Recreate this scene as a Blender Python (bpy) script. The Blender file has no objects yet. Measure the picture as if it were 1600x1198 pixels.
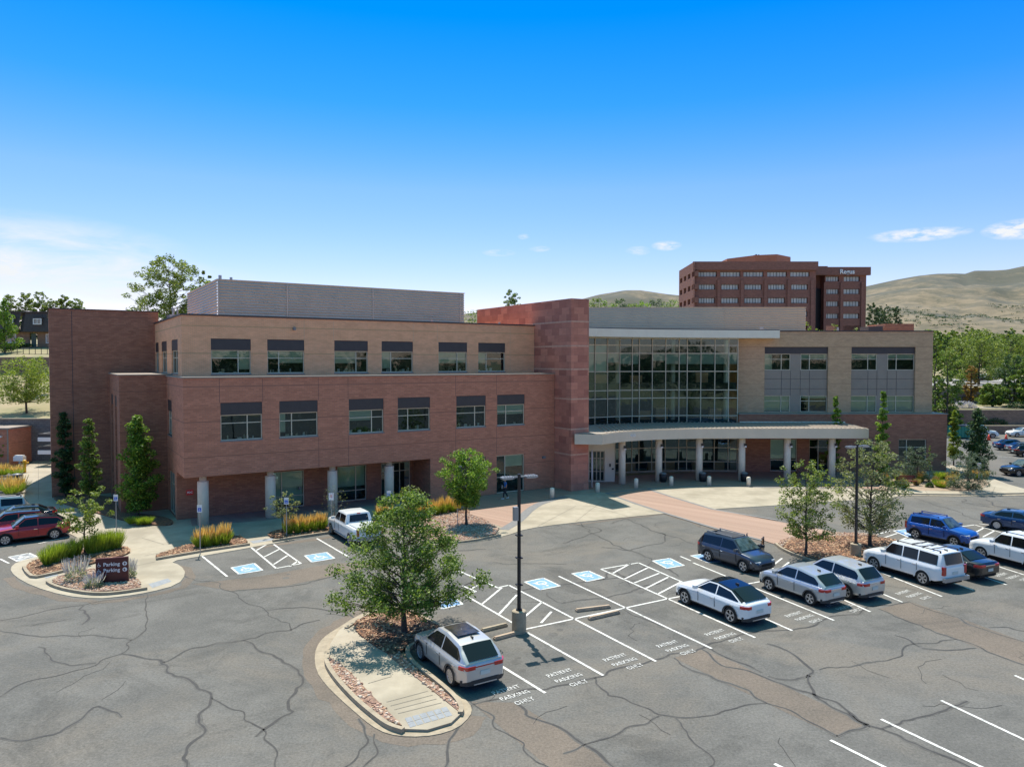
import bpy, bmesh, math, random
from mathutils import Vector, Matrix, noise
R = math.radians
random.seed(7)
sc = bpy.context.scene
col = sc.collection
# ------------------------------------------------------------------ camera
HC, F, HOR = 12.0, 1140.0, 34.0
PITCH = math.atan(HOR / F)
cam_d = bpy.data.cameras.new('camera'); cam = bpy.data.objects.new('camera', cam_d); col.objects.link(cam)
cam.location = (0, 0, HC); cam.rotation_euler = (math.pi/2 - PITCH, 0, 0)
cam_d.sensor_fit = 'HORIZONTAL'; cam_d.sensor_width = 36; cam_d.lens = 36*F/1600
cam_d.clip_start = .5; cam_d.clip_end = 12000
sc.camera = cam
# ------------------------------------------------------------------ light
SUN_EL, SUN_AZ = R(64), R(108)           # azimuth measured counter-clockwise from +X
sd = (math.cos(SUN_EL)*math.cos(SUN_AZ), math.cos(SUN_EL)*math.sin(SUN_AZ), math.sin(SUN_EL))
sun_d = bpy.data.lights.new('sun', 'SUN'); sun_d.energy = 2.55; sun_d.angle = R(.5); sun_d.color = (1, .95, .87)
sun = bpy.data.objects.new('sun', sun_d); col.objects.link(sun)
sun.rotation_euler = Vector(sd).to_track_quat('Z', 'Y').to_euler()
sc.view_settings.view_transform = 'Standard'; sc.view_settings.look = 'None'
sc.view_settings.exposure = 1.3; sc.view_settings.gamma = 1
w = bpy.data.worlds.new('World'); sc.world = w; w.use_nodes = True
wn, wl = w.node_tree.nodes, w.node_tree.links
wn.clear()
def wnode(t, **k):
    n = wn.new(t)
    for a, b in k.items(): setattr(n, a, b)
    return n
sky = wnode('ShaderNodeTexSky', sky_type='NISHITA', sun_disc=False, sun_elevation=SUN_EL, sun_rotation=R(90)-SUN_AZ,
            altitude=1700, air_density=1.0, dust_density=.6, ozone_density=2.2)
hsv = wnode('ShaderNodeHueSaturation'); hsv.inputs['Saturation'].default_value = 1.38; hsv.inputs['Value'].default_value = 1.0
hsv.inputs['Hue'].default_value = .497
wl.new(sky.outputs[0], hsv.inputs['Color'])
tc = wnode('ShaderNodeTexCoord')
ramp = wnode('ShaderNodeValToRGB'); er = ramp.color_ramp.elements       # sky tint by elevation (0..90 degrees); warm boost overhead added to lift shaded walls
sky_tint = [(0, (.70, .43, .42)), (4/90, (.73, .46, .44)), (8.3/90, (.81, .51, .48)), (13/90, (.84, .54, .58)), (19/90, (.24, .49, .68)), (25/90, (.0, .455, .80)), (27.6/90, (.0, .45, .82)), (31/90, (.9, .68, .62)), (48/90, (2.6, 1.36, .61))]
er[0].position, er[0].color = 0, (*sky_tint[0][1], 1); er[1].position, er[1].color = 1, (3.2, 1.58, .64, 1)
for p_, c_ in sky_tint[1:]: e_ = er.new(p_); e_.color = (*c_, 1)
def wmath(op, a, b=None, c=None, clamp=False):
    n = wnode('ShaderNodeMath', operation=op, use_clamp=clamp)
    for i, v in enumerate((a, b, c)):
        if v is None: continue
        if isinstance(v, (int, float)): n.inputs[i].default_value = v
        else: wl.new(v, n.inputs[i])
    return n.outputs[0]
sep = wnode('ShaderNodeSeparateXYZ'); wl.new(tc.outputs['Generated'], sep.inputs[0])
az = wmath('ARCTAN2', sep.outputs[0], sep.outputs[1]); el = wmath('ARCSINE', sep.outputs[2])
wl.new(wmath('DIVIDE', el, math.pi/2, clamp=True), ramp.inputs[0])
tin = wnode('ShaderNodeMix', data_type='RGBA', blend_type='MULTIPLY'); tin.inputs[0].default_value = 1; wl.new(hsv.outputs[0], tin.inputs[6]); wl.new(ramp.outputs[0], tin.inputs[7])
# clouds: high cirrus at the left and a few small puffs, placed by azimuth and elevation in the sky (radians)
def pxdir(u, v): return math.atan2(u-800, F), math.atan2(565-v, math.hypot(u-800, F))
comb = wnode('ShaderNodeCombineXYZ'); wl.new(az, comb.inputs[0]); wl.new(el, comb.inputs[1])
mp = wnode('ShaderNodeMapping'); wl.new(comb.outputs[0], mp.inputs[0]); mp.inputs['Scale'].default_value = (6, 26, 1)
nz = wnode('ShaderNodeTexNoise'); nz.inputs['Scale'].default_value = 1.6; nz.inputs['Detail'].default_value = 9; nz.inputs['Roughness'].default_value = .62
nz.inputs['Distortion'].default_value = .5
wl.new(mp.outputs[0], nz.inputs['Vector'])
mp2 = wnode('ShaderNodeMapping'); wl.new(comb.outputs[0], mp2.inputs[0]); mp2.inputs['Scale'].default_value = (40, 110, 1)
nz2 = wnode('ShaderNodeTexNoise'); nz2.inputs['Scale'].default_value = 1.2; nz2.inputs['Detail'].default_value = 8; nz2.inputs['Roughness'].default_value = .65
wl.new(mp2.outputs[0], nz2.inputs['Vector'])
tot = None
for u, v, ru, rv, amp, src in [(20, 405, 250, 66, .95, nz), (150, 440, 250, 40, .55, nz), (1432, 368, 66, 10, 1.7, nz2), (1592, 359, 46, 14, 1.9, nz2), (1040, 385, 24, 8, 1.3, nz2),
                          (996, 393, 20, 8, .8, nz2), (843, 390, 18, 5, .8, nz2), (780, 396, 28, 6, .8, nz2), (818, 371, 10, 5, .7, nz2)]:
    a0, e0 = pxdir(u, v)
    dx = wmath('DIVIDE', wmath('SUBTRACT', az, a0), ru/F); dy = wmath('DIVIDE', wmath('SUBTRACT', el, e0), rv/F)
    r2 = wmath('ADD', wmath('MULTIPLY', dx, dx), wmath('MULTIPLY', dy, dy))
    m = wmath('SUBTRACT', 1.0, r2, clamp=True)
    n_ = wmath('MULTIPLY', wmath('SUBTRACT', src.outputs[0], .36 if src is nz2 else .33, clamp=True), 3.0*amp)
    m = wmath('MULTIPLY', m, n_, clamp=True)
    tot = m if tot is None else wmath('ADD', tot, m, clamp=True)
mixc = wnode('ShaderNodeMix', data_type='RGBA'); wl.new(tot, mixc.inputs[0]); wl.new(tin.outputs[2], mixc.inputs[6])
mixc.inputs[7].default_value = (2.6, 2.7, 2.8, 1)
bg = wnode('ShaderNodeBackground'); bg.inputs['Strength'].default_value = .14
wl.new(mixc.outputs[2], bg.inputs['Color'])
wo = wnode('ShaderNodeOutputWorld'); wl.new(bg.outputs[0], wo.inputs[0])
# ------------------------------------------------------------------ survey: a picture point -> a point on level ground
CP, SP = math.cos(PITCH), math.sin(PITCH)
def G(u, v, z=0.):
    a = (u-800)/F; b = (599-v)/F
    dy, dz = CP+b*SP, -SP+b*CP; t = (z-HC)/dz
    return (a*t, dy*t)
def at_depth(u, v, y):                   # point at distance y whose picture place is u,v
    a = (u-800)/F; b = (599-v)/F
    dy, dz = CP+b*SP, -SP+b*CP; t = y/dy
    return (a*t, y, HC+dz*t)
TH = R(32.5); AX = (math.cos(TH), math.sin(TH)); NX = (math.sin(TH), -math.cos(TH))
BO = (-1.392, 65.788)
def L2W(s, y): return (BO[0]+AX[0]*s-NX[0]*y, BO[1]+AX[1]*s-NX[1]*y)
# ------------------------------------------------------------------ mesh helpers
class MB:
    def __init__(s): s.v = []; s.f = []; s.m = []
    def face(s, pts, mi=0):
        i = len(s.v); s.v += [tuple(p) for p in pts]; s.f.append(tuple(range(i, i+len(pts)))); s.m.append(mi); return s
    def box(s, x0, x1, y0, y1, z0, z1, mi=0):
        i = len(s.v)
        s.v += [(x, y, z) for z in (z0, z1) for y in (y0, y1) for x in (x0, x1)]
        for q in ((0,2,3,1),(4,5,7,6),(0,1,5,4),(2,6,7,3),(0,4,6,2),(1,3,7,5)):
            s.f.append(tuple(i+k for k in q)); s.m.append(mi)
        return s
    def obox(s, c, ax, hx, hy, z0, z1, mi=0):      # box centred on c, long axis ax (2-D unit), half sizes
        px, py = -ax[1], ax[0]; i = len(s.v)
        for z in (z0, z1):
            for a, b in ((-1,-1),(1,-1),(1,1),(-1,1)):
                s.v.append((c[0]+a*hx*ax[0]+b*hy*px, c[1]+a*hx*ax[1]+b*hy*py, z))
        for q in ((3,2,1,0),(4,5,6,7),(0,1,5,4),(1,2,6,5),(2,3,7,6),(3,0,4,7)):
            s.f.append(tuple(i+k for k in q)); s.m.append(mi)
        return s
    def prism(s, poly, z0, z1, mi=0, mtop=None):
        n = len(poly); a = sum(poly[k][0]*poly[(k+1)%n][1]-poly[(k+1)%n][0]*poly[k][1] for k in range(n))
        if a < 0: poly = poly[::-1]
        i = len(s.v)
        s.v += [(p[0], p[1], z0) for p in poly]+[(p[0], p[1], z1) for p in poly]
        s.f.append(tuple(range(i+n, i+2*n))); s.m.append(mi if mtop is None else mtop)
        s.f.append(tuple(range(i+n-1, i-1, -1))); s.m.append(mi)
        for k in range(n):
            s.f.append((i+k, i+(k+1)%n, i+n+(k+1)%n, i+n+k)); s.m.append(mi)
        return s
    def cone(s, p, q, r0, r1, n=8, mi=0, cap=True):
        p, q = Vector(p), Vector(q); d = (q-p).normalized() if (q-p).length > 1e-9 else Vector((0,0,1))
        u = d.orthogonal().normalized(); w_ = d.cross(u); i = len(s.v)
        for c, r in ((p, r0), (q, r1)):
            for k in range(n):
                a = 2*math.pi*k/n; s.v.append(tuple(c+(u*math.cos(a)+w_*math.sin(a))*r))
        for k in range(n):
            s.f.append((i+k, i+(k+1)%n, i+n+(k+1)%n, i+n+k)); s.m.append(mi)
        if cap:
            s.f.append(tuple(range(i+n-1, i-1, -1))); s.m.append(mi); s.f.append(tuple(range(i+n, i+2*n))); s.m.append(mi)
        return s
    def lathe(s, prof, n=16, c=(0,0,0), mi=0):     # profile of (r, z)
        i = len(s.v)
        for r, z in prof:
            for k in range(n):
                a = 2*math.pi*k/n; s.v.append((c[0]+r*math.cos(a), c[1]+r*math.sin(a), c[2]+z))
        for j in range(len(prof)-1):
            for k in range(n):
                s.f.append((i+j*n+k, i+j*n+(k+1)%n, i+(j+1)*n+(k+1)%n, i+(j+1)*n+k)); s.m.append(mi)
        s.f.append(tuple(i+(len(prof)-1)*n+k for k in range(n))); s.m.append(mi)
        s.f.append(tuple(i+k for k in reversed(range(n)))); s.m.append(mi)
        return s
    def build(s, name, mats, parent=None, smooth=False, loc=None, rz=None):
        me = bpy.data.meshes.new(name); me.from_pydata(s.v, [], s.f)
        if not isinstance(mats, (list, tuple)): mats = [mats]
        for m in mats: me.materials.append(m)
        if any(s.m): me.polygons.foreach_set('material_index', s.m)
        if smooth: me.polygons.foreach_set('use_smooth', [True]*len(s.f))
        me.update()
        o = bpy.data.objects.new(name, me); col.objects.link(o)
        if parent is not None: o.parent = parent
        if loc is not None: o.location = loc
        if rz is not None: o.rotation_euler[2] = rz
        return o
def tag(o, label=None, cat=None, group=None, kind=None):
    if label: o['label'] = label
    if cat: o['category'] = cat
    if group: o['group'] = group
    if kind: o['kind'] = kind
    return o
def thing(name, label, cat, loc=(0,0,0), rz=0, group=None):
    o = bpy.data.objects.new(name, None); col.objects.link(o); o.empty_display_size = .3
    o.location = loc if len(loc) == 3 else (loc[0], loc[1], 0); o.rotation_euler[2] = rz
    return tag(o, label, cat, group)
def copy_tree(o, parent=None, top=True, label=None, loc=None, rz=None):
    c = o.copy(); col.objects.link(c)
    if not top: c.parent = parent
    if label: c['label'] = label
    if loc is not None: c.location = loc if len(loc) == 3 else (loc[0], loc[1], 0)
    if rz is not None: c.rotation_euler[2] = rz
    for ch in kids.get(o.name, []): copy_tree(ch, c, False)
    kids[c.name] = [x for x in col.objects if x.parent is c] if kids.get(o.name) else []
    return c
kids = {}
def remember(o):                        # index a thing's children so copies can be made without operators
    ch = [x for x in col.objects if x.parent is o]; kids[o.name] = ch
    for x in ch: remember(x)
# ------------------------------------------------------------------ materials
def mat(name, base, rough=.7, metal=0, spec=.5, var=None, vscale=3, vdetail=4, bump=0, bscale=20, coat=0, stretch=(1,1,1), var2=None, v2scale=.3, emit=None, lo=.35, hi=.65):
    m = bpy.data.materials.new(name); m.use_nodes = True; nt = m.node_tree; b = nt.nodes['Principled BSDF']
    b.inputs['Base Color'].default_value = (*base, 1); b.inputs['Roughness'].default_value = rough
    b.inputs['Metallic'].default_value = metal; b.inputs['Specular IOR Level'].default_value = spec
    b.inputs['Coat Weight'].default_value = coat
    if coat: b.inputs['Coat Roughness'].default_value = .05
    tcx = nt.nodes.new('ShaderNodeTexCoord'); mpx = nt.nodes.new('ShaderNodeMapping'); nt.links.new(tcx.outputs['Object'], mpx.inputs[0])
    mpx.inputs['Scale'].default_value = stretch
    last = None
    if var is not None:
        n = nt.nodes.new('ShaderNodeTexNoise'); n.inputs['Scale'].default_value = vscale; n.inputs['Detail'].default_value = vdetail; n.inputs['Roughness'].default_value = .65
        nt.links.new(mpx.outputs[0], n.inputs['Vector'])
        r = nt.nodes.new('ShaderNodeMapRange'); r.inputs[1].default_value = lo; r.inputs[2].default_value = hi; nt.links.new(n.outputs[0], r.inputs[0])
        mx = nt.nodes.new('ShaderNodeMix'); mx.data_type = 'RGBA'; nt.links.new(r.outputs[0], mx.inputs[0])
        mx.inputs[6].default_value = (*base, 1); mx.inputs[7].default_value = (*var, 1); last = mx.outputs[2]
    if var2 is not None:
        n = nt.nodes.new('ShaderNodeTexNoise'); n.inputs['Scale'].default_value = v2scale; n.inputs['Detail'].default_value = 5
        nt.links.new(mpx.outputs[0], n.inputs['Vector'])
        r = nt.nodes.new('ShaderNodeMapRange'); r.inputs[1].default_value = .46; r.inputs[2].default_value = .66; nt.links.new(n.outputs[0], r.inputs[0])
        mx = nt.nodes.new('ShaderNodeMix'); mx.data_type = 'RGBA'; nt.links.new(r.outputs[0], mx.inputs[0])
        if last is not None: nt.links.new(last, mx.inputs[6])
        else: mx.inputs[6].default_value = (*base, 1)
        mx.inputs[7].default_value = (*var2, 1); last = mx.outputs[2]
    if last is not None: nt.links.new(last, b.inputs['Base Color'])
    if bump:
        n = nt.nodes.new('ShaderNodeTexNoise'); n.inputs['Scale'].default_value = bscale; n.inputs['Detail'].default_value = 3
        nt.links.new(mpx.outputs[0], n.inputs['Vector'])
        bp = nt.nodes.new('ShaderNodeBump'); bp.inputs['Strength'].default_value = bump; bp.inputs['Distance'].default_value = .02
        nt.links.new(n.outputs[0], bp.inputs['Height']); nt.links.new(bp.outputs[0], b.inputs['Normal'])
    return m
def brick(name, c1, c2, mortar, bw=.30, bh=.09, vcol=None, spread=.02, rough=.85, off=.5, msize=.012, bands=0, bandcol=None, sq=1):
    m = bpy.data.materials.new(name); m.use_nodes = True; nt = m.node_tree; N_ = nt.nodes; Lk = nt.links; b = N_['Principled BSDF']
    b.inputs['Roughness'].default_value = rough; b.inputs['Specular IOR Level'].default_value = .25
    t = N_.new('ShaderNodeTexCoord'); s = N_.new('ShaderNodeSeparateXYZ'); Lk.new(t.outputs['Object'], s.inputs[0])
    a = N_.new('ShaderNodeMath'); a.operation = 'ADD'; Lk.new(s.outputs[0], a.inputs[0]); Lk.new(s.outputs[1], a.inputs[1])
    c = N_.new('ShaderNodeCombineXYZ'); Lk.new(a.outputs[0], c.inputs[0]); Lk.new(s.outputs[2], c.inputs[1])
    bt = N_.new('ShaderNodeTexBrick'); Lk.new(c.outputs[0], bt.inputs['Vector']); bt.offset = off; bt.squash = 1
    bt.inputs['Scale'].default_value = 1; bt.inputs['Brick Width'].default_value = bw; bt.inputs['Row Height'].default_value = bh
    bt.inputs['Mortar Size'].default_value = msize; bt.inputs['Color1'].default_value = (*c1, 1); bt.inputs['Color2'].default_value = (*c2, 1)
    bt.inputs['Mortar'].default_value = (*mortar, 1); bt.inputs['Bias'].default_value = 0
    n = N_.new('ShaderNodeTexNoise'); mp_ = N_.new('ShaderNodeMapping'); mp_.inputs['Scale'].default_value = (.7, 1.6, 1); Lk.new(c.outputs[0], mp_.inputs[0])
    Lk.new(mp_.outputs[0], n.inputs['Vector']); n.inputs['Scale'].default_value = 1.2; n.inputs['Detail'].default_value = 6; n.inputs['Roughness'].default_value = .7
    mr = N_.new('ShaderNodeMapRange'); mr.inputs[1].default_value = .3; mr.inputs[2].default_value = .7; mr.inputs[3].default_value = .86; mr.inputs[4].default_value = 1.12
    Lk.new(n.outputs[0], mr.inputs[0])
    mu = N_.new('ShaderNodeVectorMath'); mu.operation = 'SCALE'; Lk.new(bt.outputs[0], mu.inputs[0]); Lk.new(mr.outputs[0], mu.inputs['Scale'])
    out = mu.outputs[0]
    if bands:                                        # projecting/recessed course every `bands` metres
        md = N_.new('ShaderNodeMath'); md.operation = 'MODULO'; Lk.new(s.outputs[2], md.inputs[0]); md.inputs[1].default_value = bands
        lt = N_.new('ShaderNodeMath'); lt.operation = 'LESS_THAN'; Lk.new(md.outputs[0], lt.inputs[0]); lt.inputs[1].default_value = .07
        mx = N_.new('ShaderNodeMix'); mx.data_type = 'RGBA'; Lk.new(lt.outputs[0], mx.inputs[0]); Lk.new(out, mx.inputs[6]); mx.inputs[7].default_value = (*bandcol, 1); out = mx.outputs[2]
    Lk.new(out, b.inputs['Base Color'])
    bp = N_.new('ShaderNodeBump'); bp.inputs['Strength'].default_value = .35; bp.inputs['Distance'].default_value = .01
    Lk.new(bt.outputs['Fac'], bp.inputs['Height']); bp.invert = True; Lk.new(bp.outputs[0], b.inputs['Normal'])
    return m
def leafmat(name, c1, c2, c3=None, tr=.35):
    m = bpy.data.materials.new(name); m.use_nodes = True; nt = m.node_tree; N_ = nt.nodes; Lk = nt.links
    b = N_['Principled BSDF']; b.inputs['Roughness'].default_value = .55; b.inputs['Specular IOR Level'].default_value = .35
    g = N_.new('ShaderNodeNewGeometry'); r = N_.new('ShaderNodeValToRGB'); Lk.new(g.outputs['Random Per Island'], r.inputs[0])
    r.color_ramp.elements[0].color = (*c1, 1); r.color_ramp.elements[1].color = (*c2, 1)
    if c3: e = r.color_ramp.elements.new(.85); e.color = (*c2, 1); r.color_ramp.elements[-1].color = (*c3, 1)
    Lk.new(r.outputs[0], b.inputs['Base Color'])
    t = N_.new('ShaderNodeBsdfTranslucent'); hs = N_.new('ShaderNodeMix'); hs.data_type = 'RGBA'; hs.blend_type = 'MULTIPLY'; hs.inputs[0].default_value = 1
    Lk.new(r.outputs[0], hs.inputs[6]); hs.inputs[7].default_value = (1.5, 1.6, .7, 1); Lk.new(hs.outputs[2], t.inputs[0])
    ms = N_.new('ShaderNodeMixShader'); ms.inputs[0].default_value = tr; Lk.new(b.outputs[0], ms.inputs[1]); Lk.new(t.outputs[0], ms.inputs[2])
    Lk.new(ms.outputs[0], N_['Material Output'].inputs[0]); return m
def glassmat(name, tint, refl=(.9,1,.97), tr=.5, ior=1.9):
    m = bpy.data.materials.new(name); m.use_nodes = True; nt = m.node_tree; N_ = nt.nodes; Lk = nt.links; N_.remove(N_['Principled BSDF'])
    t = N_.new('ShaderNodeBsdfTransparent'); t.inputs[0].default_value = (*tint, 1)
    g = N_.new('ShaderNodeBsdfGlossy'); g.inputs['Roughness'].default_value = .02; g.inputs[0].default_value = (*refl, 1)
    f = N_.new('ShaderNodeFresnel'); f.inputs[0].default_value = ior
    tcx = N_.new('ShaderNodeTexCoord'); n = N_.new('ShaderNodeTexNoise'); n.inputs['Scale'].default_value = .55; Lk.new(tcx.outputs['Object'], n.inputs['Vector'])
    bp = N_.new('ShaderNodeBump'); bp.inputs['Strength'].default_value = .12; bp.inputs['Distance'].default_value = .08; Lk.new(n.outputs[0], bp.inputs['Height']); Lk.new(bp.outputs[0], g.inputs['Normal'])
    ms = N_.new('ShaderNodeMixShader'); Lk.new(f.outputs[0], ms.inputs[0]); Lk.new(t.outputs[0], ms.inputs[1]); Lk.new(g.outputs[0], ms.inputs[2])
    Lk.new(ms.outputs[0], N_['Material Output'].inputs[0]); return m
M = {}
M['brick'] = brick('red_brick', (.60,.250,.152), (.49,.198,.120), (.40,.195,.135), bw=.4, bh=.135, bands=2.54, bandcol=(.33,.15,.10))
M['brickdark'] = brick('dark_red_brick', (.44,.195,.120), (.325,.138,.086), (.28,.145,.10), bw=.4, bh=.135, bands=3.2, bandcol=(.27,.125,.085))  # darker copy of the red brick; some recess shade sits in its colour
M['tan'] = brick('tan_brick', (.90,.475,.265), (.82,.415,.225), (.66,.35,.21), bands=2.1, bandcol=(.55,.33,.17))
M['tanr'] = brick('brown_tan_brick', (.66,.43,.26), (.57,.36,.21), (.45,.29,.17), bands=1.36, bandcol=(.46,.29,.17))
M['stone'] = brick('red_sandstone', (.60,.25,.17), (.38,.145,.105), (.34,.16,.12), bw=1.15, bh=.63, msize=.008, off=.37)
M['stoneband'] = mat('pale_sandstone', (.64,.38,.27), .8, var=(.52,.28,.2), vscale=6)
M['blockwall'] = brick('buff_block', (.30,.20,.15), (.22,.15,.115), (.13,.09,.07), bw=.45, bh=.2, msize=.02)
M['greyblock'] = brick('grey_block', (.20,.19,.18), (.16,.15,.145), (.11,.105,.1), bw=.5, bh=.25, msize=.02)
M['concrete'] = mat('concrete', (.43,.37,.275), .85, var=(.36,.305,.225), vscale=1.5, vdetail=10, bump=.15, var2=(.30,.255,.185), v2scale=.4)
M['kerb'] = mat('kerb_concrete', (.41,.335,.235), .85, var=(.29,.235,.165), vscale=3, vdetail=8, bump=.2, bscale=30)
M['column'] = mat('precast_column', (.84,.74,.58), .7, var=(.74,.65,.51), vscale=2)
M['fascia'] = mat('painted_fascia', (.85,.76,.60), .5, var=(.80,.71,.56), vscale=1)
M['fascialow'] = mat('grey_fascia', (.68,.57,.43), .5, var=(.63,.53,.40), vscale=1)
M['frame'] = mat('window_frame', (.62,.54,.40), .45, spec=.4)
M['gframe'] = mat('grey_frame', (.20,.20,.20), .45)
M['header'] = mat('dark_header_panel', (.045,.037,.037), .5, var=(.055,.045,.044), vscale=2)
M['greypanel'] = mat('grey_metal_panel', (.27,.225,.175), .45, var=(.30,.25,.195), vscale=.8)
M['cap'] = mat('dark_coping', (.05,.042,.045), .5)
M['ledge'] = mat('stone_ledge', (.34,.27,.21), .7, var=(.28,.22,.18), vscale=3)
M['louver'] = mat('louver_metal', (.42,.425,.385), .5, var=(.385,.39,.355), vscale=.7)
M['roof'] = mat('roof_membrane', (.35,.34,.32), .9, var=(.28,.27,.26), vscale=.8)
M['seam'] = mat('seam_roof', (.50,.43,.36), .4, metal=.2)
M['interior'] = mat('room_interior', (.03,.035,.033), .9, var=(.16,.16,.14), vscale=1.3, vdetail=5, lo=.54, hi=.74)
M['blind'] = mat('roller_blind', (.62,.62,.50), .9, var=(.55,.56,.46), vscale=2)
M['glass'] = glassmat('window_glass', (.70,.84,.74), refl=(.62,.85,.95), ior=1.75)
M['glassdk'] = glassmat('curtain_glass', (.60,.76,.70), refl=(.55,.82,.95), ior=1.8)
M['asphalt'] = mat('asphalt', (.152,.144,.132), .92, spec=.25, var=(.188,.176,.160), vscale=.35, vdetail=12, bump=.25, bscale=40, var2=(.205,.180,.152), v2scale=.09)
def asphalt_mat(name, c, c2, stain, warm):
    m = bpy.data.materials.new(name); m.use_nodes = True; nt = m.node_tree; N_ = nt.nodes; Lk = nt.links; b = N_['Principled BSDF']; b.inputs['Roughness'].default_value = .93; b.inputs['Specular IOR Level'].default_value = .25
    t = N_.new('ShaderNodeTexCoord'); cur = None
    def nz_(sc, det, rough=.6, off=0, dist=0):
        n = N_.new('ShaderNodeTexNoise'); n.inputs['Scale'].default_value = sc; n.inputs['Detail'].default_value = det; n.inputs['Roughness'].default_value = rough; n.inputs['Distortion'].default_value = dist
        mp = N_.new('ShaderNodeMapping'); mp.inputs['Location'].default_value = (off, off*.7, 0); Lk.new(t.outputs['Object'], mp.inputs[0]); Lk.new(mp.outputs[0], n.inputs['Vector']); return n.outputs[0]
    def mr_(o, a, b_, c_=0, d=1):
        r = N_.new('ShaderNodeMapRange'); r.inputs[1].default_value = a; r.inputs[2].default_value = b_; r.inputs[3].default_value = c_; r.inputs[4].default_value = d; Lk.new(o, r.inputs[0]); return r.outputs[0]
    def mix_(f, a, b_):
        x = N_.new('ShaderNodeMix'); x.data_type = 'RGBA'; Lk.new(f, x.inputs[0])
        if isinstance(a, tuple): x.inputs[6].default_value = (*a, 1)
        else: Lk.new(a, x.inputs[6])
        x.inputs[7].default_value = (*b_, 1); return x.outputs[2]
    cur = mix_(mr_(nz_(.30, 10, .68), .42, .60), c, c2)
    cur = mix_(mr_(nz_(.11, 9, .68, 31, .6), .49, .62, 0, .9), cur, warm)
    cur = mix_(mr_(nz_(.18, 12, .74, 77, .8), .53, .66, 0, .55), cur, stain)
    cur = mix_(mr_(nz_(2.2, 8, .75, 11), .55, .70, 0, .4), cur, stain)
    v = N_.new('ShaderNodeVectorMath'); v.operation = 'SCALE'; Lk.new(cur, v.inputs[0]); Lk.new(mr_(nz_(11, 5, .85, 5), .34, .66, .70, 1.32), v.inputs['Scale'])
    Lk.new(v.outputs[0], b.inputs['Base Color'])
    bp = N_.new('ShaderNodeBump'); bp.inputs['Strength'].default_value = .4; bp.inputs['Distance'].default_value = .02; Lk.new(nz_(40, 3), bp.inputs['Height']); Lk.new(bp.outputs[0], b.inputs['Normal']); return m
M['asphalt'] = asphalt_mat('asphalt', (.122, .116, .105), (.158, .149, .134), (.066, .063, .057), (.172, .152, .127))
M['seal'] = mat('thin_sealant', (.085,.079,.07), .9, var=(.13,.12,.105), vscale=3, vdetail=8)
M['patch'] = asphalt_mat('old_asphalt_patch', (.170,.138,.110), (.145,.121,.098), (.09,.078,.066), (.19,.153,.12))
M['crack'] = mat('crack_sealant', (.035,.033,.031), .8, var=(.055,.05,.045), vscale=3)
M['paint'] = mat('road_paint', (.68,.66,.61), .8, var=(.26,.25,.23), vscale=4, vdetail=14, lo=.50, hi=.68)
M['wornpaint'] = mat('worn_lettering_paint', (.62,.60,.56), .8, var=(.17,.16,.145), vscale=7, vdetail=14, lo=.47, hi=.60)
M['pblue'] = mat('blue_road_paint', (.15,.31,.58), .8, var=(.34,.45,.60), vscale=4, vdetail=10, lo=.45, hi=.7)
M['pgrey'] = mat('faded_road_paint', (.45,.46,.47), .85, var=(.16,.16,.16), vscale=3, vdetail=10, lo=.4, hi=.6)
M['paver'] = mat('red_pavers', (.47,.245,.175), .85, var=(.38,.19,.135), vscale=3, vdetail=8, var2=(.50,.30,.22), v2scale=.8)
M['paverdk'] = mat('grey_pavers', (.22,.215,.21), .85, var=(.17,.165,.16), vscale=4, vdetail=8)
M['joint'] = mat('concrete_joint', (.20,.175,.14), .9)
M['mulch'] = mat('bark_mulch', (.26,.135,.075), .95, var=(.09,.048,.03), vscale=6, vdetail=12, bump=.8, bscale=14, lo=.38, hi=.62)
M['drygrass'] = mat('dry_grass', (.38,.29,.165), .95, var=(.22,.21,.095), vscale=.18, vdetail=12)
M['soil'] = mat('dry_soil', (.40,.29,.20), .95, var=(.26,.19,.13), vscale=.8, vdetail=10, bump=.3)
M['black'] = mat('black_metal', (.015,.015,.018), .4)
M['steel'] = mat('galvanised_steel', (.35,.36,.37), .4, metal=.6)
M['white'] = mat('white_paint', (.75,.75,.75), .4)
M['red'] = mat('red_sign_paint', (.60,.03,.03), .4)
M['yellow'] = mat('yellow_paint', (.75,.42,.02), .45)
M['maroon'] = mat('maroon_panel', (.085,.016,.018), .4)
M['signblue'] = mat('sign_blue', (.02,.12,.55), .4)
M['bark'] = mat('tree_bark', (.055,.040,.032), .9, var=(.09,.07,.055), vscale=8, bump=.5)
M['barkp'] = mat('pale_bark', (.22,.18,.15), .9, var=(.14,.11,.09), vscale=8)
M['rubber'] = mat('tyre_rubber', (.018,.018,.018), .85)
M['wheelstop'] = mat('wheel_stop_concrete', (.48,.36,.25), .85, var=(.38,.28,.20), vscale=4)
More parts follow.
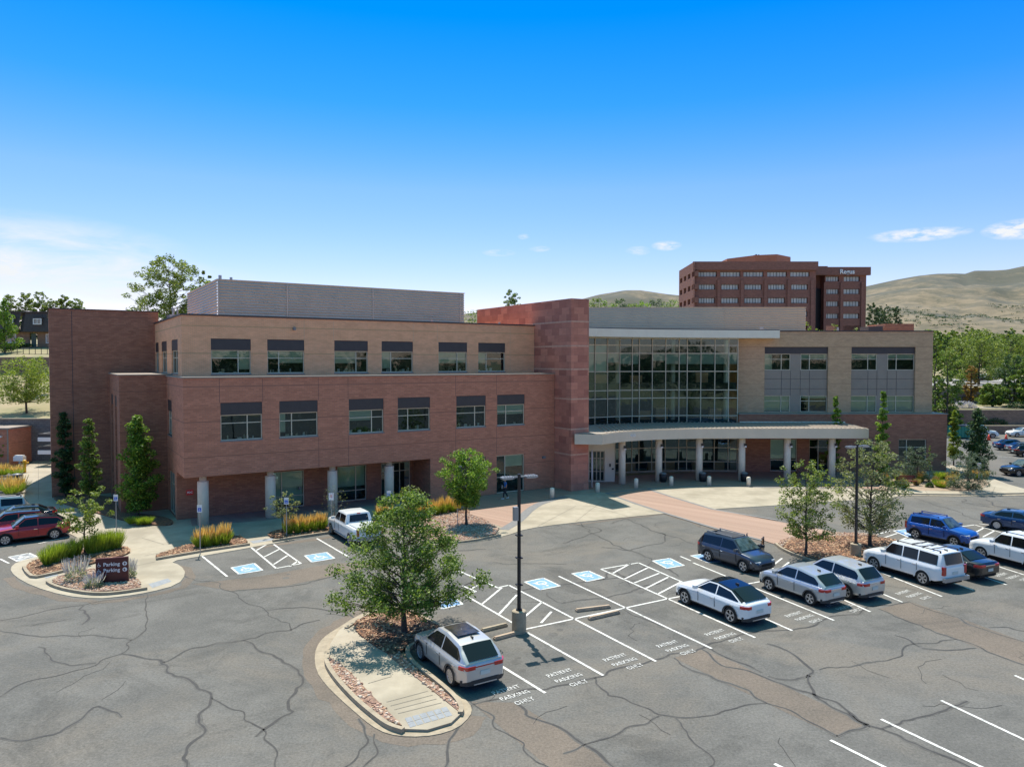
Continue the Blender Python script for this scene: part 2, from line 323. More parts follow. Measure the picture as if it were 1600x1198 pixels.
# ================================================================== SETTING
def PG(L, z=0.): return [G(u, v, z) for u, v in L]
def smooth_poly(P, it=1, closed=True):
    for _ in range(it):
        Q = []; n = len(P)
        for k in range(n if closed else n-1):
            a, b = P[k], P[(k+1) % n]
            Q += [(a[0]*.75+b[0]*.25, a[1]*.75+b[1]*.25), (a[0]*.25+b[0]*.75, a[1]*.25+b[1]*.75)]
        P = Q if closed else [P[0]]+Q+[P[-1]]
    return P
def ribbon(mb, P, wd, z0, z1, mi=0, closed=False):
    """strip of width wd along P (2-D), a box section when z1 > z0, a flat sheet when equal"""
    n = len(P); Lf, Rt = [], []
    for k in range(n):
        a = P[(k-1) % n] if (closed or k) else P[k]; b = P[(k+1) % n] if (closed or k < n-1) else P[k]
        d = Vector((b[0]-a[0], b[1]-a[1])); d = d.normalized() if d.length > 1e-6 else Vector((1, 0))
        h = (wd[k] if isinstance(wd, list) else wd)/2
        Lf.append((P[k][0]-d.y*h, P[k][1]+d.x*h)); Rt.append((P[k][0]+d.y*h, P[k][1]-d.x*h))
    i = len(mb.v)
    if z1 <= z0:
        mb.v += [(p[0], p[1], z0) for p in Lf]+[(p[0], p[1], z0) for p in Rt]
        for k in range(n if closed else n-1): mb.f.append((i+n+k, i+n+(k+1) % n, i+(k+1) % n, i+k)); mb.m.append(mi)
        return
    for z in (z0, z1): mb.v += [(p[0], p[1], z) for p in Lf]+[(p[0], p[1], z) for p in Rt]
    for k in range(n if closed else n-1):
        j = (k+1) % n
        for q in ((2*n+n+k, 2*n+n+j, 2*n+j, 2*n+k), (n+k, n+j, 3*n+j, 3*n+k), (j, k, 2*n+k, 2*n+j)):
            mb.f.append(tuple(i+x for x in q)); mb.m.append(mi)
    if not closed:
        for k, q in ((0, (0, n, 3*n, 2*n)), (n-1, (2*n+n-1, 4*n-1, 2*n-1, n-1))): mb.f.append(tuple(i+x for x in q)); mb.m.append(mi)
def S_(o): return tag(o, kind='structure')
# --- terrain: flat site, terraces rising at the left back and right back
def lerp(a, b, t): return a+(b-a)*t
def curve(x, pts):
    if x <= pts[0][0]: return pts[0][1]
    for (x0, y0), (x1, y1) in zip(pts, pts[1:]):
        if x <= x1: return lerp(y0, y1, (x-x0)/(x1-x0)) if x1 > x0 else y1
    return pts[-1][1]
HL = [(88, -.03), (88.02, 5.0), (95, 5.6), (118, 10.2), (118.02, 12.5), (122, 13.0), (133, 14.5), (160, 16), (300, 22), (900, 34), (2500, 60)]
HR = [(121, -.03), (121.02, 1.25), (123, 1.3), (123.02, 3.7), (128, 3.9), (140, 4.1), (140.02, 6.8), (215, 7.4), (300, 9), (450, 12), (900, 22), (2500, 40)]
def terr(x, y):
    hl, hr = curve(y, HL), curve(y, HR)
    t = min(1, max(0, (x+42)/8)); t = t*t*(3-2*t)
    h = lerp(hl, hr, t)
    if y > 150: h += noise.noise(Vector((x*.01, y*.01, 0)))*min(3, (y-150)*.01)
    return h
ys = [-4000, -400, -50, 0, 40, 88, 88.02, 91, 95, 100, 106, 112, 118, 118.02, 121, 121.02, 123, 123.02, 126, 128, 133, 140, 140.02, 150, 165, 180, 200, 215, 240, 270, 300, 350, 400, 450, 550, 700, 900, 1200, 1700, 2500]
xs = [-4000, -2600, -1200, -600, -300, -200, -150, -120]+[-100+4*k for k in range(0, 20)]+[-20+10*k for k in range(0, 32)]+[320, 360, 420, 500, 600, 800, 1100, 1600, 2600, 4000]
g = MB(); nx = len(xs)
for y in ys:
    for x in xs: g.v.append((x, y, terr(x, y)))
for j in range(len(ys)-1):
    for k in range(nx-1): g.f.append((j*nx+k, j*nx+k+1, (j+1)*nx+k+1, (j+1)*nx+k)); g.m.append(0)
S_(g.build('ground', M['drygrass']))
# --- car park asphalt, one sheet
a = MB(); a.face([(-90, -30, 0), (160, -30, 0), (160, 120.9, 0), (46, 120.9, 0), (46, 76, 0), (-30, 76, 0), (-42, 87.9, 0), (-90, 87.9, 0)])
S_(a.build('car_park', M['asphalt']))
# --- patches of older brown asphalt
def jitter(P, amp, it=3):
    for _ in range(it):
        Q = [P[0]]
        for a_, b_ in zip(P, P[1:]):
            d = math.dist(a_, b_)
            if d > .5:
                o = random.gauss(0, amp)*min(d, 3); nxv = (-(b_[1]-a_[1])/d, (b_[0]-a_[0])/d)
                Q.append(((a_[0]+b_[0])/2+nxv[0]*o, (a_[1]+b_[1])/2+nxv[1]*o))
            Q.append(b_)
        P = Q
    return P
p = MB()
for L in ([(735, 1096), (806, 1097), (860, 1130), (913, 1163), (965, 1202), (862, 1202), (800, 1150)],
          [(1053, 1027), (1097, 1014), (1150, 1035), (1200, 1060), (1280, 1096), (1356, 1132), (1308, 1150), (1200, 1099), (1130, 1065)],
          [(1373, 951), (1420, 939), (1500, 965), (1602, 1003), (1602, 1039), (1493, 998), (1430, 974)],
          [(300, 912), (405, 900), (520, 880), (600, 878), (545, 895), (440, 916), (362, 923)]):
    p.face([(x, y, .004) for x, y in PG(L)])
def dirt_edge(L, w_, seed):                # silt and worn asphalt along the gutters
    P = jitter(PG(L), .05, 2); ribbon(p, P, [w_*(.6+1.1*abs(noise.noise(Vector((q[0]*.7, q[1]*.7, seed))))) for q in P], .0045, .0045)
dirt_edge([(600, 948), (560, 958), (525, 978), (492, 1002), (485, 1024), (490, 1052), (515, 1086), (552, 1118), (580, 1140), (606, 1152), (640, 1157), (684, 1154), (722, 1140), (745, 1118)], .9, 1)
dirt_edge([(268, 880), (292, 888), (300, 900), (284, 918), (236, 930), (190, 937), (150, 941), (100, 936), (46, 920), (14, 902)], .6, 2)
dirt_edge([(400, 856), (520, 838), (620, 828)], .7, 3); dirt_edge([(890, 819), (965, 811), (1040, 803), (1118, 828), (1200, 849)], .4, 4)
S_(p.build('asphalt_patch', M['patch']))
# --- sealed cracks
CR = [[(0, 969), (60, 957), (130, 945), (180, 936), (225, 930)], [(265, 880), (285, 895), (305, 907), (345, 911), (362, 924), (385, 942), (415, 954), (432, 966), (455, 985)],
 [(415, 954), (475, 948), (520, 955), (555, 966)], [(362, 924), (440, 917), (500, 905), (545, 895)], [(230, 928), (228, 960), (205, 1000), (190, 1021), (60, 1060), (0, 1088)],
 [(190, 1021), (250, 1030), (272, 1056), (330, 1090), (322, 1140), (292, 1198)], [(205, 1000), (100, 992), (0, 985)], [(255, 1035), (300, 1012), (380, 1000), (450, 985), (500, 968)],
 [(380, 1000), (440, 1030), (472, 1070), (460, 1112), (400, 1150)], [(0, 1152), (90, 1146), (150, 1102), (190, 1120)], [(560, 1122), (572, 1150), (560, 1180), (535, 1200)],
 [(585, 1146), (590, 1170), (565, 1200)], [(738, 1100), (720, 1130), (700, 1165), (695, 1200)], [(740, 1100), (800, 1086), (850, 1078), (885, 1069), (930, 1058), (950, 1048), (1000, 1038), (1042, 1025), (1080, 1020), (1103, 1009), (1150, 995), (1200, 985), (1300, 962), (1420, 940)],
 [(930, 1058), (975, 1090), (1025, 1115), (1045, 1118), (1065, 1121), (1130, 1110), (1198, 1098)], [(1030, 1118), (980, 1135), (912, 1163), (880, 1177)], [(1056, 1122), (1066, 1136), (1086, 1162), (1106, 1200)],
 [(1198, 1005), (1240, 1022), (1272, 1049), (1262, 1062), (1272, 1086), (1302, 1106), (1350, 1131), (1376, 1138), (1430, 1161), (1520, 1200)], [(1280, 1046), (1350, 1035), (1410, 1015), (1450, 1005), (1495, 998)],
 [(1398, 992), (1437, 1010)], [(1378, 1138), (1410, 1125), (1452, 1117), (1512, 1095)], [(1545, 980), (1575, 979), (1602, 986)], [(1200, 1056), (1240, 1062), (1265, 1055)], [(1440, 1012), (1480, 1016), (1525, 1012)],
 [(907, 817), (930, 835), (968, 853), (1020, 876), (1060, 900)], [(890, 818), (915, 822), (940, 828), (900, 842), (880, 848)], [(955, 818), (980, 810), (1005, 822), (1030, 832), (1040, 845), (1010, 852), (985, 860), (940, 854)], [(1030, 832), (1065, 842), (1085, 850)],
 [(770, 878), (820, 880), (885, 881)], [(880, 941), (940, 935), (985, 925), (1005, 915), (1042, 906)], [(942, 905), (955, 890), (975, 900), (985, 915)], [(855, 925), (870, 940), (885, 942)], [(1018, 878), (990, 895), (960, 903), (890, 912), (800, 925)],
 [(1428, 777), (1455, 786), (1500, 800), (1530, 812), (1580, 826), (1602, 834)], [(1505, 779), (1520, 788), (1545, 792)], [(1540, 780), (1602, 800)], [(1053, 1027), (1130, 1065), (1200, 1099), (1308, 1150)], [(1097, 1014), (1200, 1060), (1356, 1132), (1308, 1150)],
 [(1373, 951), (1430, 974), (1493, 998), (1602, 1039)], [(1420, 939), (1500, 965), (1602, 1003)], [(735, 1096), (800, 1150), (862, 1202)], [(806, 1097), (860, 1130), (913, 1163), (965, 1202)], [(975, 952), (1010, 968), (1060, 985)], [(1103, 1009), (1190, 1050)],
 [(620, 880), (660, 872), (700, 862), (760, 858)], [(60, 1010), (110, 1040), (150, 1035)], [(330, 1090), (380, 1110), (420, 1160), (430, 1200)], [(130, 946), (140, 965), (128, 975)]]
c = MB(); c2 = MB()
for L in CR:
    P = jitter(PG(L), .09, 4); P = smooth_poly(P, 1, False); n = len(P); w0 = random.uniform(.055, .12); o_ = random.uniform(0, 50)
    ribbon(c2, P, [w0*(1.1+2.2*max(0, noise.noise(Vector((q[0]*.6, q[1]*.6, o_))))) for q in P], .006, .006)
    ribbon(c, P, [w0*(.55+.9*abs(noise.noise(Vector((q[0]*.9, q[1]*.9, 3)))))*(1 if 2 < k < n-3 else .6) for k, q in enumerate(P)], .0075, .0075)
for _ in range(60):                       # short thin hairline cracks
    x, y = random.uniform(-22, 26), random.uniform(20, 56); t = random.uniform(0, 6.28); L_ = random.uniform(.8, 3)
    P = jitter([(x, y), (x+math.cos(t)*L_, y+math.sin(t)*L_)], .15, 3); ribbon(c, P, .022, .0075, .0075)
for _ in range(26):                       # oil drips and tyre smears in the bays
    i = random.randrange(9); g0 = Vector(G(*[(880, 985), (965, 975), (1060, 985), (1000, 925), (905, 925), (1240, 935), (1420, 905), (800, 1040), (440, 905)][i])); x, y = g0.x+random.uniform(-.7, .7), g0.y+random.uniform(-1.2, 1.2); r0 = random.uniform(.06, .28)
    c2.face([(x+r0*(1+.4*noise.noise(Vector((k, i, _))))*math.cos(R(k*24)), y+r0*(1+.4*noise.noise(Vector((k, i, _+9))))*math.sin(R(k*24)), .0062) for k in range(15)])
S_(c2.build('asphalt_cracks', M['seal']))
S_(c.build('asphalt_cracks', M['crack']))
# --- painted markings
mk = MB()
LN = [(315, 868, 355, 900.5), (392.7, 855.3, 431.5, 887.8), (427.7, 850.3, 470.3, 880.3), (431.5, 887.8, 470.3, 880.3), (400, 860, 419, 849), (412.7, 870, 436.5, 857.8), (427.7, 881.6, 449, 867.8), (452.8, 885, 465, 876.5),
 (495, 841, 545, 870), (722.6, 915, 744, 924), (724, 928, 803, 974), (744, 924, 724, 928), (824, 988, 942.7, 1055), (690, 880, 724, 895), (724, 895, 777.7, 918), (777.7, 918, 795, 914), (795, 914, 846.6, 940.4), (777.7, 918, 780, 919), (846.6, 940.4, 1025, 1033),
 (737.6, 919, 756.4, 908.3), (752.7, 944, 784, 918), (780, 959, 807.7, 929), (819, 964, 846.6, 940.4), (845.3, 973, 861.6, 955.4), (873, 900, 1112, 1013), (939, 889, 1180, 996), (939, 889, 997.7, 879), (997.7, 879, 1238, 985),
 (957.6, 895.4, 985, 880.4), (976.4, 904, 1012.7, 886.6), (991.4, 910.4, 1030, 895.4), (1009, 919, 1044, 901.6), (1027.7, 928, 1064, 909), (820, 983, 1045, 935), (1045, 935, 1190, 908), (1063, 869, 1080, 876), (1083, 879, 1303, 969), (783, 1040, 852, 1082.5), (640, 960, 700, 990),
 (1190, 880, 1360, 955.6), (1265, 880, 1410, 940.6), (1340, 880, 1471.7, 931.7), (1400, 880, 1521.7, 921.8), (1460, 875, 1573, 913.5), (1483, 860, 1600.6, 898), (1470.4, 1094, 1606, 1158), (1376.5, 1123.3, 1538, 1200), (1297.6, 1156, 1390, 1202), (1210, 1193, 1228, 1202), (1585.6, 1055, 1606, 1064),
 (1360, 838, 1390, 829), (1372, 843, 1402, 833), (1390, 850, 1416.6, 839.8), (1397.8, 828.5, 1450, 848), (1450, 848, 1483, 860), (1518, 835, 1536.8, 824.8), (1535.5, 839, 1554, 829), (1552, 843, 1571, 833), (1500.5, 822.8, 1523, 819.8), (1523, 819.8, 1575.6, 835.3),
 (1205, 885, 1222, 872), (1218, 890, 1233, 878), (0, 873, 14, 880), (60, 849, 108, 838), (1560, 693, 1600, 697), (1545, 712, 1600, 716), (1530, 818, 1560, 822)]
for u0, v0, u1, v1 in LN: ribbon(mk, PG([(u0, v0), (u1, v1)]), .12, .012, .012)
SQ = [[(360, 886.6), (397.7, 879.5), (411.4, 891), (372.6, 897.3)], [(474.8, 867.8), (510.4, 862.3), (524, 872.3), (486.6, 878.5)], [(675, 940), (707.6, 930.4), (723.9, 944), (691, 951.6)], [(818.3, 909), (849, 902.3), (876.6, 915.4), (844, 922)],
 [(892.4, 895.8), (920, 891.6), (945.4, 902.8), (916.7, 909)], [(1018.5, 876), (1046.5, 871.6), (1070.3, 883.4), (1041.5, 888.4)], [(1077.8, 867.8), (1100, 864.8), (1130, 878), (1106.6, 879.5)], [(1395, 829), (1418, 826), (1442, 837), (1420, 840)], [(12.5, 870), (46, 863.6), (60, 870), (27, 877.5)]]
bl = MB()
for k, L in enumerate(SQ):
    q = [Vector(x) for x in PG(L)]; ctr = sum(q, Vector((0, 0)))/4
    faded = k == 8
    ring = list(q)+[q[0]]
    bl.face([(x.x, x.y, .012) for x in q], 1 if faded else 0)
    for a_, b_ in zip(ring, ring[1:]):
        i_a, i_b = ctr+(a_-ctr)*.95, ctr+(b_-ctr)*.95; ribbon(mk, [tuple(i_a), tuple(i_b)], .11, .016, .016)
    # wheelchair symbol: wheel arc, back, seat, leg, head; up = away from the lot edge
    up = ((q[0]+q[1])/2-(q[2]+q[3])/2); rt = ((q[1]+q[2])/2-(q[0]+q[3])/2); W_ = rt.length; up, rt = up.normalized(), rt.normalized()
    if k in (3, 4, 5, 2, 6): up = -up; rt = -rt
    sc_ = W_*.38
    def T(a_, b_): p_ = ctr+rt*a_*sc_+up*b_*sc_; return (p_.x, p_.y)
    arc = [T(-.1+.52*math.cos(t), -.28+.52*math.sin(t)) for t in [R(d) for d in range(110, 375, 22)]]
    ribbon(mk, arc, .10, .017, .017)
    ribbon(mk, [T(-.15, .55), T(-.12, -.05), T(.42, -.08), T(.62, -.62), T(.82, -.58)], .12, .0172, .0172); ribbon(mk, [T(-.12, .22), T(.3, .2)], .1, .0174, .0174)
    mk.face([(*T(-.17+.15*math.cos(t), .78+.15*math.sin(t)), .017) for t in [R(45*d) for d in range(8)]])
S_(bl.build('parking_space_squares', [M['pblue'], M['pgrey']]))
S_(mk.build('road_markings', M['paint']))
def text_mesh(body, size, name, m, extrude=0.0, spacing=1.0, bold=0.0):
    cu = bpy.data.curves.new(name, 'FONT'); cu.body = body; cu.size = size; cu.extrude = extrude; cu.align_x = 'CENTER'; cu.align_y = 'CENTER'; cu.space_character = spacing; cu.offset = bold; cu.resolution_u = 3
    o = bpy.data.objects.new('tmp', cu); col.objects.link(o); dg = bpy.context.evaluated_depsgraph_get(); me = bpy.data.meshes.new_from_object(o.evaluated_get(dg))
    bpy.data.objects.remove(o); me.name = name; me.materials.clear(); me.materials.append(m)
    r = bpy.data.objects.new(name, me); col.objects.link(r); return r
TX = [(851, 1058), (940, 1033), (1024, 1011.5), (1100, 993), (765, 1085), (1226, 964), (1400, 929), (1556, 901), (1290, 948)]
for k, (u, v) in enumerate(TX):
    g0 = Vector(G(u, v)); A_ = Vector(AX); D_ = Vector(NX)
    for r_, wd in enumerate(('PATIENT', 'PARKING', 'ONLY')):
        key = 'lettering_'+wd
        if key not in bpy.data.meshes:
            o = text_mesh(wd, .46, key, M['wornpaint'], spacing=1.1, bold=.012)
        else:
            o = bpy.data.objects.new(key, bpy.data.meshes[key]); col.objects.link(o)
        o.name = 'painted_lettering'
        o.scale = (.60, .80, 1); c_ = g0+A_*(.70+.04*r_)+D_*(.55*r_+.0); o.location = (c_.x, c_.y, .0165); o.rotation_euler[2] = TH; S_(o)
# --- concrete walks and plaza
wk = MB()
WALK = [(36, 722), (100, 715), (300, 760), (700, 745), (930, 745), (1400, 735), (1400, 765), (1420, 776), (1300, 783), (1215, 789), (1113, 795), (1040, 801.5), (965, 809), (890, 816.5), (824, 825), (791, 836.5), (735, 848), (690, 852), (655, 848), (640, 838), (625, 819), (509, 833), (400, 853.5), (310, 869),
        (265, 876.5), (283, 883), (291, 896), (278, 913), (232, 925), (192, 931), (150, 935), (100, 930), (50, 915), (22, 899), (15, 887), (27, 877), (60, 869), (128, 843), (100, 829), (60, 808), (20, 800), (0, 798), (0, 780), (36, 776)]
def sheet(mb, L, z, mi=0, sm=0):
    P = PG(L, z)
    if sm: P = smooth_poly(P, sm)
    n = len(P); ar = sum(P[k][0]*P[(k+1) % n][1]-P[(k+1) % n][0]*P[k][1] for k in range(n))
    if ar < 0: P = P[::-1]
    mb.face([(x, y, z) for x, y in P], mi)
wk.prism(smooth_poly(PG(WALK, .03), 1), -.02, .03)
S_(wk.build('sidewalk', M['concrete']))
# right-hand walk with a standing kerb
rw_ = MB()
RW = [(1400, 766), (1440, 768.5), (1500, 770), (1604, 768), (1640, 765), (1640, 745), (1600, 735), (1553, 742), (1538, 730), (1525, 722), (1516, 726), (1400, 740)]
rw_.prism(PG([(1385, 770), (1440, 771), (1500, 771.5), (1604, 769.5), (1640, 767), (1700, 755), (1640, 752), (1600, 763), (1578, 757), (1545, 745), (1535, 731), (1520, 722), (1512, 726), (1385, 730)], .14), -.02, .14)
S_(rw_.build('sidewalk', M['concrete']))
kb = MB()
ribbon(kb, PG([(1370, 772), (1440, 773.5), (1500, 774.2), (1604, 772.5), (1660, 770)], .03), .5, .004, .034)   # gutter pan
ribbon(kb, smooth_poly(PG([(1212, 848), (1225, 858), (1262, 872), (1290, 880), (1330, 873), (1352, 875)], .15), 2, False), .16, .0, .165)
ribbon(kb, smooth_poly(PG([(74, 907), (83, 913), (105, 919.5), (140, 925), (165, 925.5), (192, 923), (230, 917)], .15), 1, False), .16, .03, .17)
ribbon(kb, smooth_poly(PG([(37, 884), (42, 893), (52, 900.5), (75, 896), (105, 889)], .15), 1, False), .16, .03, .17)
ribbon(kb, PG([(244, 871.5), (320, 858.5), (390, 848.5)], .15), .17, .03, .17)
ribbon(kb, PG([(426, 843.5), (470, 836.5), (511, 830.5), (560, 823), (622, 814)], .15), .17, .03, .17)
ribbon(kb, smooth_poly(PG([(640, 830), (652, 843), (690, 847), (735, 844), (782, 834)], .15), 1, False), .17, .03, .17)
S_(kb.build('kerb', M['kerb']))
# planting beds
beds = MB()
MULCH = [[(40, 882), (57, 872), (100, 862), (130, 857), (190, 851), (205, 857), (200, 865), (140, 880), (75, 895), (52, 899), (41, 891)], [(242, 866), (304, 846), (372, 834), (385, 842), (388, 848), (320, 858), (245, 871)],
         [(415, 830), (470, 822), (600, 808), (640, 800), (720, 790), (740, 800), (700, 812), (640, 812), (620, 812), (560, 821), (511, 829), (427, 842)], [(200, 800), (250, 805), (272, 812), (268, 820), (220, 818), (190, 811), (150, 800), (85, 782), (84, 772), (200, 775)]]
for L in MULCH:
    P = smooth_poly(PG(L, .13), 2); beds.prism(P, .02, .13, 0)
beds.prism(smooth_poly(PG([(1216, 846), (1235, 841), (1262, 838), (1330, 836), (1395, 840), (1410, 850), (1400, 862), (1352, 876), (1330, 874), (1290, 878), (1262, 870), (1228, 857)], .14), 1), -.02, .14, 0)
S_(beds.build('mulch_bed', M['mulch']))
M['rockbase'] = mat('rock_bed_base', (.36, .22, .155), .95, var=(.16, .10, .075), vscale=9, vdetail=6, bump=.8)
rb = MB()
ROCKS = [[(76, 907), (105, 894), (155, 886), (192, 890), (229, 915.5), (190, 921.5), (140, 924), (105, 917)], [(642, 824), (668, 812), (700, 800), (730, 801), (760, 812), (786, 830), (735, 843), (690, 845), (655, 840)],
         [(1214, 846), (1235, 838), (1262, 833), (1330, 831), (1385, 836), (1330, 836.5), (1262, 838.5), (1235, 842), (1225, 850), (1222, 855)]]
rockpolys = []
for L in ROCKS:
    P = smooth_poly(PG(L, .13), 1); rb.prism(P, .0, .135, 0); rockpolys.append((P, .135))
S_(rb.build('rock_bed', M['rockbase']))
# pavers
pv = MB()
for L, mi in ([[(665, 778), (700, 780), (776, 765), (893, 762), (893, 770), (855, 782), (832, 790), (822, 805), (789, 824.5), (735, 806), (700, 800), (690, 797)], 0], [[(947, 770), (920, 764), (930, 745), (1160, 735), (1245, 733), (1245, 760), (1214, 761.5), (1112, 758.5), (1049, 760.5), (1010, 763)], 0],
              [[(947, 770), (1010, 763), (1053, 777), (1113, 795), (1300, 830), (1212, 850), (1193, 844), (1118, 825), (1040, 801.5), (995, 787)], 0], [[(1240, 760), (1240, 733), (1385, 735), (1385, 765), (1330, 762)], 0], [[(300, 822), (290, 775), (680, 757), (662, 784), (607, 787), (518, 797), (421, 812)], 2]):
    sheet(pv, L, .036, mi)
ribbon(pv, smooth_poly(PG([(787, 827), (812, 812), (828, 795), (848, 784), (885, 775)], .04), 2, False), .75, .041, .041, 1)
ribbon(pv, PG([(947, 770), (995, 787), (1040, 801.5), (1118, 825), (1193, 844)], .04), .3, .041, .041, 1)
ribbon(pv, PG([(1010, 763), (1053, 777), (1113, 795), (1215, 812)], .04), .3, .041, .041, 1)
ribbon(pv, smooth_poly(PG([(947, 770), (1010, 763), (1049, 760.5), (1112, 758.5), (1214, 761.5), (1330, 762)], .04), 1, False), .35, .042, .042, 1)
S_(pv.build('paved_plaza', [brick('paver_bond', (.39, .262, .198), (.335, .22, .163), (.24, .165, .13), bw=.4, bh=.2), M['paverdk'], brick('paver_square', (.36, .24, .21), (.30, .20, .175), (.2, .14, .12), bw=1.5, bh=1.5)]))  # last material: large square pavers, slightly darker and pinker
# --- big island in the middle
isl = MB()
ISO = [(568, 957), (550, 966), (532, 978), (512, 990), (498, 1003), (491, 1022), (494, 1048), (508, 1068), (530, 1090), (555, 1112), (580, 1133), (605, 1146), (640, 1150.5), (680, 1148), (715, 1137), (735, 1118), (738, 1105), (727, 1091), (712, 1080), (668, 1050), (632, 1022), (628, 1008), (645, 1001), (700, 987), (688, 974), (655, 957), (636, 948), (615, 946), (596, 950)]
isl.prism(smooth_poly(PG(ISO, .03), 1), -.02, .03)
S_(isl.build('traffic_island', M['kerb']))
isl = MB(); sheet(isl, [(545, 972), (565, 975), (606, 1022), (722, 1112), (705, 1128), (668, 1139), (632, 1138), (514, 1030), (516, 1005), (530, 984)], .12, 0)
isl.prism(PG([(545, 972), (565, 975), (606, 1022), (722, 1112), (705, 1128), (668, 1139), (632, 1138), (514, 1030), (516, 1005), (530, 984)], .11), .02, .11)
S_(isl.build('path', M['concrete']))
ik = MB()
ribbon(ik, smooth_poly(PG([(512, 1022), (509, 1033), (525, 1058), (555, 1090), (585, 1115), (607, 1131), (630, 1138)], .17), 2, False), .17, .03, .19)
ribbon(ik, smooth_poly(PG([(541, 980), (555, 970), (572, 959), (600, 952), (620, 948), (636, 950), (660, 962), (690, 977), (698, 988), (645, 1004), (634, 1014), (645, 1034), (668, 1050), (700, 1076), (714, 1090), (722, 1104), (719, 1112)], .17), 2, False), .17, .03, .19)
S_(ik.build('kerb', M['kerb']))
im = MB(); P = smooth_poly(PG([(546, 978), (570, 962), (600, 955), (621, 951), (634, 953), (660, 965), (690, 980), (690, 988), (640, 1003), (625, 1018), (605, 1022)], .17), 1); im.prism(P, .02, .17); S_(im.build('mulch_bed', M['mulch']))
ir = MB(); P1 = PG([(606, 1022), (624, 1018), (635, 1030), (655, 1050), (700, 1084), (714, 1098), (717, 1110)], .15); P2 = PG([(515, 1026), (530, 1035), (548, 1050), (580, 1084), (608, 1112), (628, 1132), (600, 1122), (560, 1090), (528, 1058), (513, 1036)], .15)
ir.prism(P1, .02, .15); ir.prism(P2, .02, .15); rockpolys += [(P1, .15), (P2, .15)]; S_(ir.build('rock_bed', M['rockbase']))
tp = MB(); q = [Vector(x) for x in PG([(631.5, 1121.6), (697.8, 1103), (706.6, 1116.6), (640, 1136.6)], .12)]
for i_ in range(6):
    for j_ in range(2):
        def tq(a_, b_): return q[0]+(q[1]-q[0])*a_+(q[3]-q[0])*b_
        e_ = .01; pts = [tq(i_/6+e_, j_/2+e_*2), tq((i_+1)/6-e_, j_/2+e_*2), tq((i_+1)/6-e_, (j_+1)/2-e_*2), tq(i_/6+e_, (j_+1)/2-e_*2)]
        tp.face([(x.x, x.y, .127) for x in pts[::-1]])
for L in ([(60, 896), (80, 893), (92, 898), (72, 903)], [(232, 912), (262, 903), (268, 908), (238, 918)], [(390, 845), (426, 840), (429, 843), (396, 848.5)]):
    sheet(tp, L, .036)
S_(tp.build('tactile_paving', mat('tactile_grey', (.30, .31, .32), .8, var=(.24, .25, .26), vscale=5)))
jt = MB()
for L, z in ([[(575, 1067), (612, 1056)], .127], [[(604, 1096), (668, 1079)], .127], [[(610, 1102), (676, 1085)], .127], [[(616, 1108), (682, 1091)], .127], [[(622, 1114), (690, 1097)], .127],
             [[(205, 885), (243, 877)], .038], [[(225, 868), (262, 860)], .038], [[(222, 840), (256, 850)], .038], [[(840, 822), (900, 790)], .038], [[(900, 814), (940, 783)], .038], [[(980, 806), (925, 790), (860, 790)], .038],
             [[(330, 860), (300, 825)], .038], [[(60, 720), (60, 780)], .038], [[(36, 745), (71, 744)], .038], [[(36, 765), (70, 763)], .038], [[(370, 838), (345, 818)], .038], [[(440, 828), (620, 800)], .038], [[(1450, 772), (1445, 765)], .145], [[(1500, 772), (1500, 765)], .145], [[(1550, 771), (1555, 760)], .145]):
    ribbon(jt, PG(L, z), .035, z, z)
S_(jt.build('pavement_joints', M['joint']))
# --- river rock lying in the beds
def inside(p, P):
    r_ = False; n = len(P)
    for k in range(n):
        a_, b_ = P[k], P[(k+1) % n]
        if (a_[1] > p[1]) != (b_[1] > p[1]) and p[0] < (b_[0]-a_[0])*(p[1]-a_[1])/(b_[1]-a_[1])+a_[0]: r_ = not r_
    return r_
def rock(mb, x, y, z, s, mi):
    i = len(mb.v); t = random.uniform(0, 3.14); ct, st = math.cos(t), math.sin(t); sx, sy, sz = s*random.uniform(.7, 1.3), s*random.uniform(.6, 1), s*random.uniform(.45, .8)
    for a_, b_, c_ in ((-1,-1,-.3),(1,-1,-.3),(1,1,-.3),(-1,1,-.3),(-.6,-.6,.8),(.6,-.6,.8),(.6,.6,.8),(-.6,.6,.8)):
        px, py = a_*sx*random.uniform(.75, 1.1), b_*sy*random.uniform(.75, 1.1); mb.v.append((x+px*ct-py*st, y+px*st+py*ct, z+c_*sz*random.uniform(.8, 1.1)))
    for q_ in ((4,5,6,7),(0,1,5,4),(1,2,6,5),(2,3,7,6),(3,0,4,7)): mb.f.append(tuple(i+k for k in q_)); mb.m.append(mi)
rk = MB()
for P, z in rockpolys:
    x0, x1 = min(p_[0] for p_ in P), max(p_[0] for p_ in P); y0, y1 = min(p_[1] for p_ in P), max(p_[1] for p_ in P)
    for _ in range(int((x1-x0)*(y1-y0)*95)):
        x, y = random.uniform(x0, x1), random.uniform(y0, y1)
        if inside((x, y), P): rock(rk, x, y, z, random.uniform(.04, .085), random.choice((0, 0, 1, 1, 2, 2, 4, 4, 3)))
tag(rk.build('river_rock', [mat('rock_pink', (.48, .30, .22), .8), mat('rock_tan', (.55, .42, .31), .8), mat('rock_brown', (.30, .17, .12), .8), mat('rock_pale', (.52, .44, .35), .8), mat('rock_orange', (.42, .25, .15), .8)]), 'pink and tan river rock covering the planting strips', 'rock', kind='stuff')
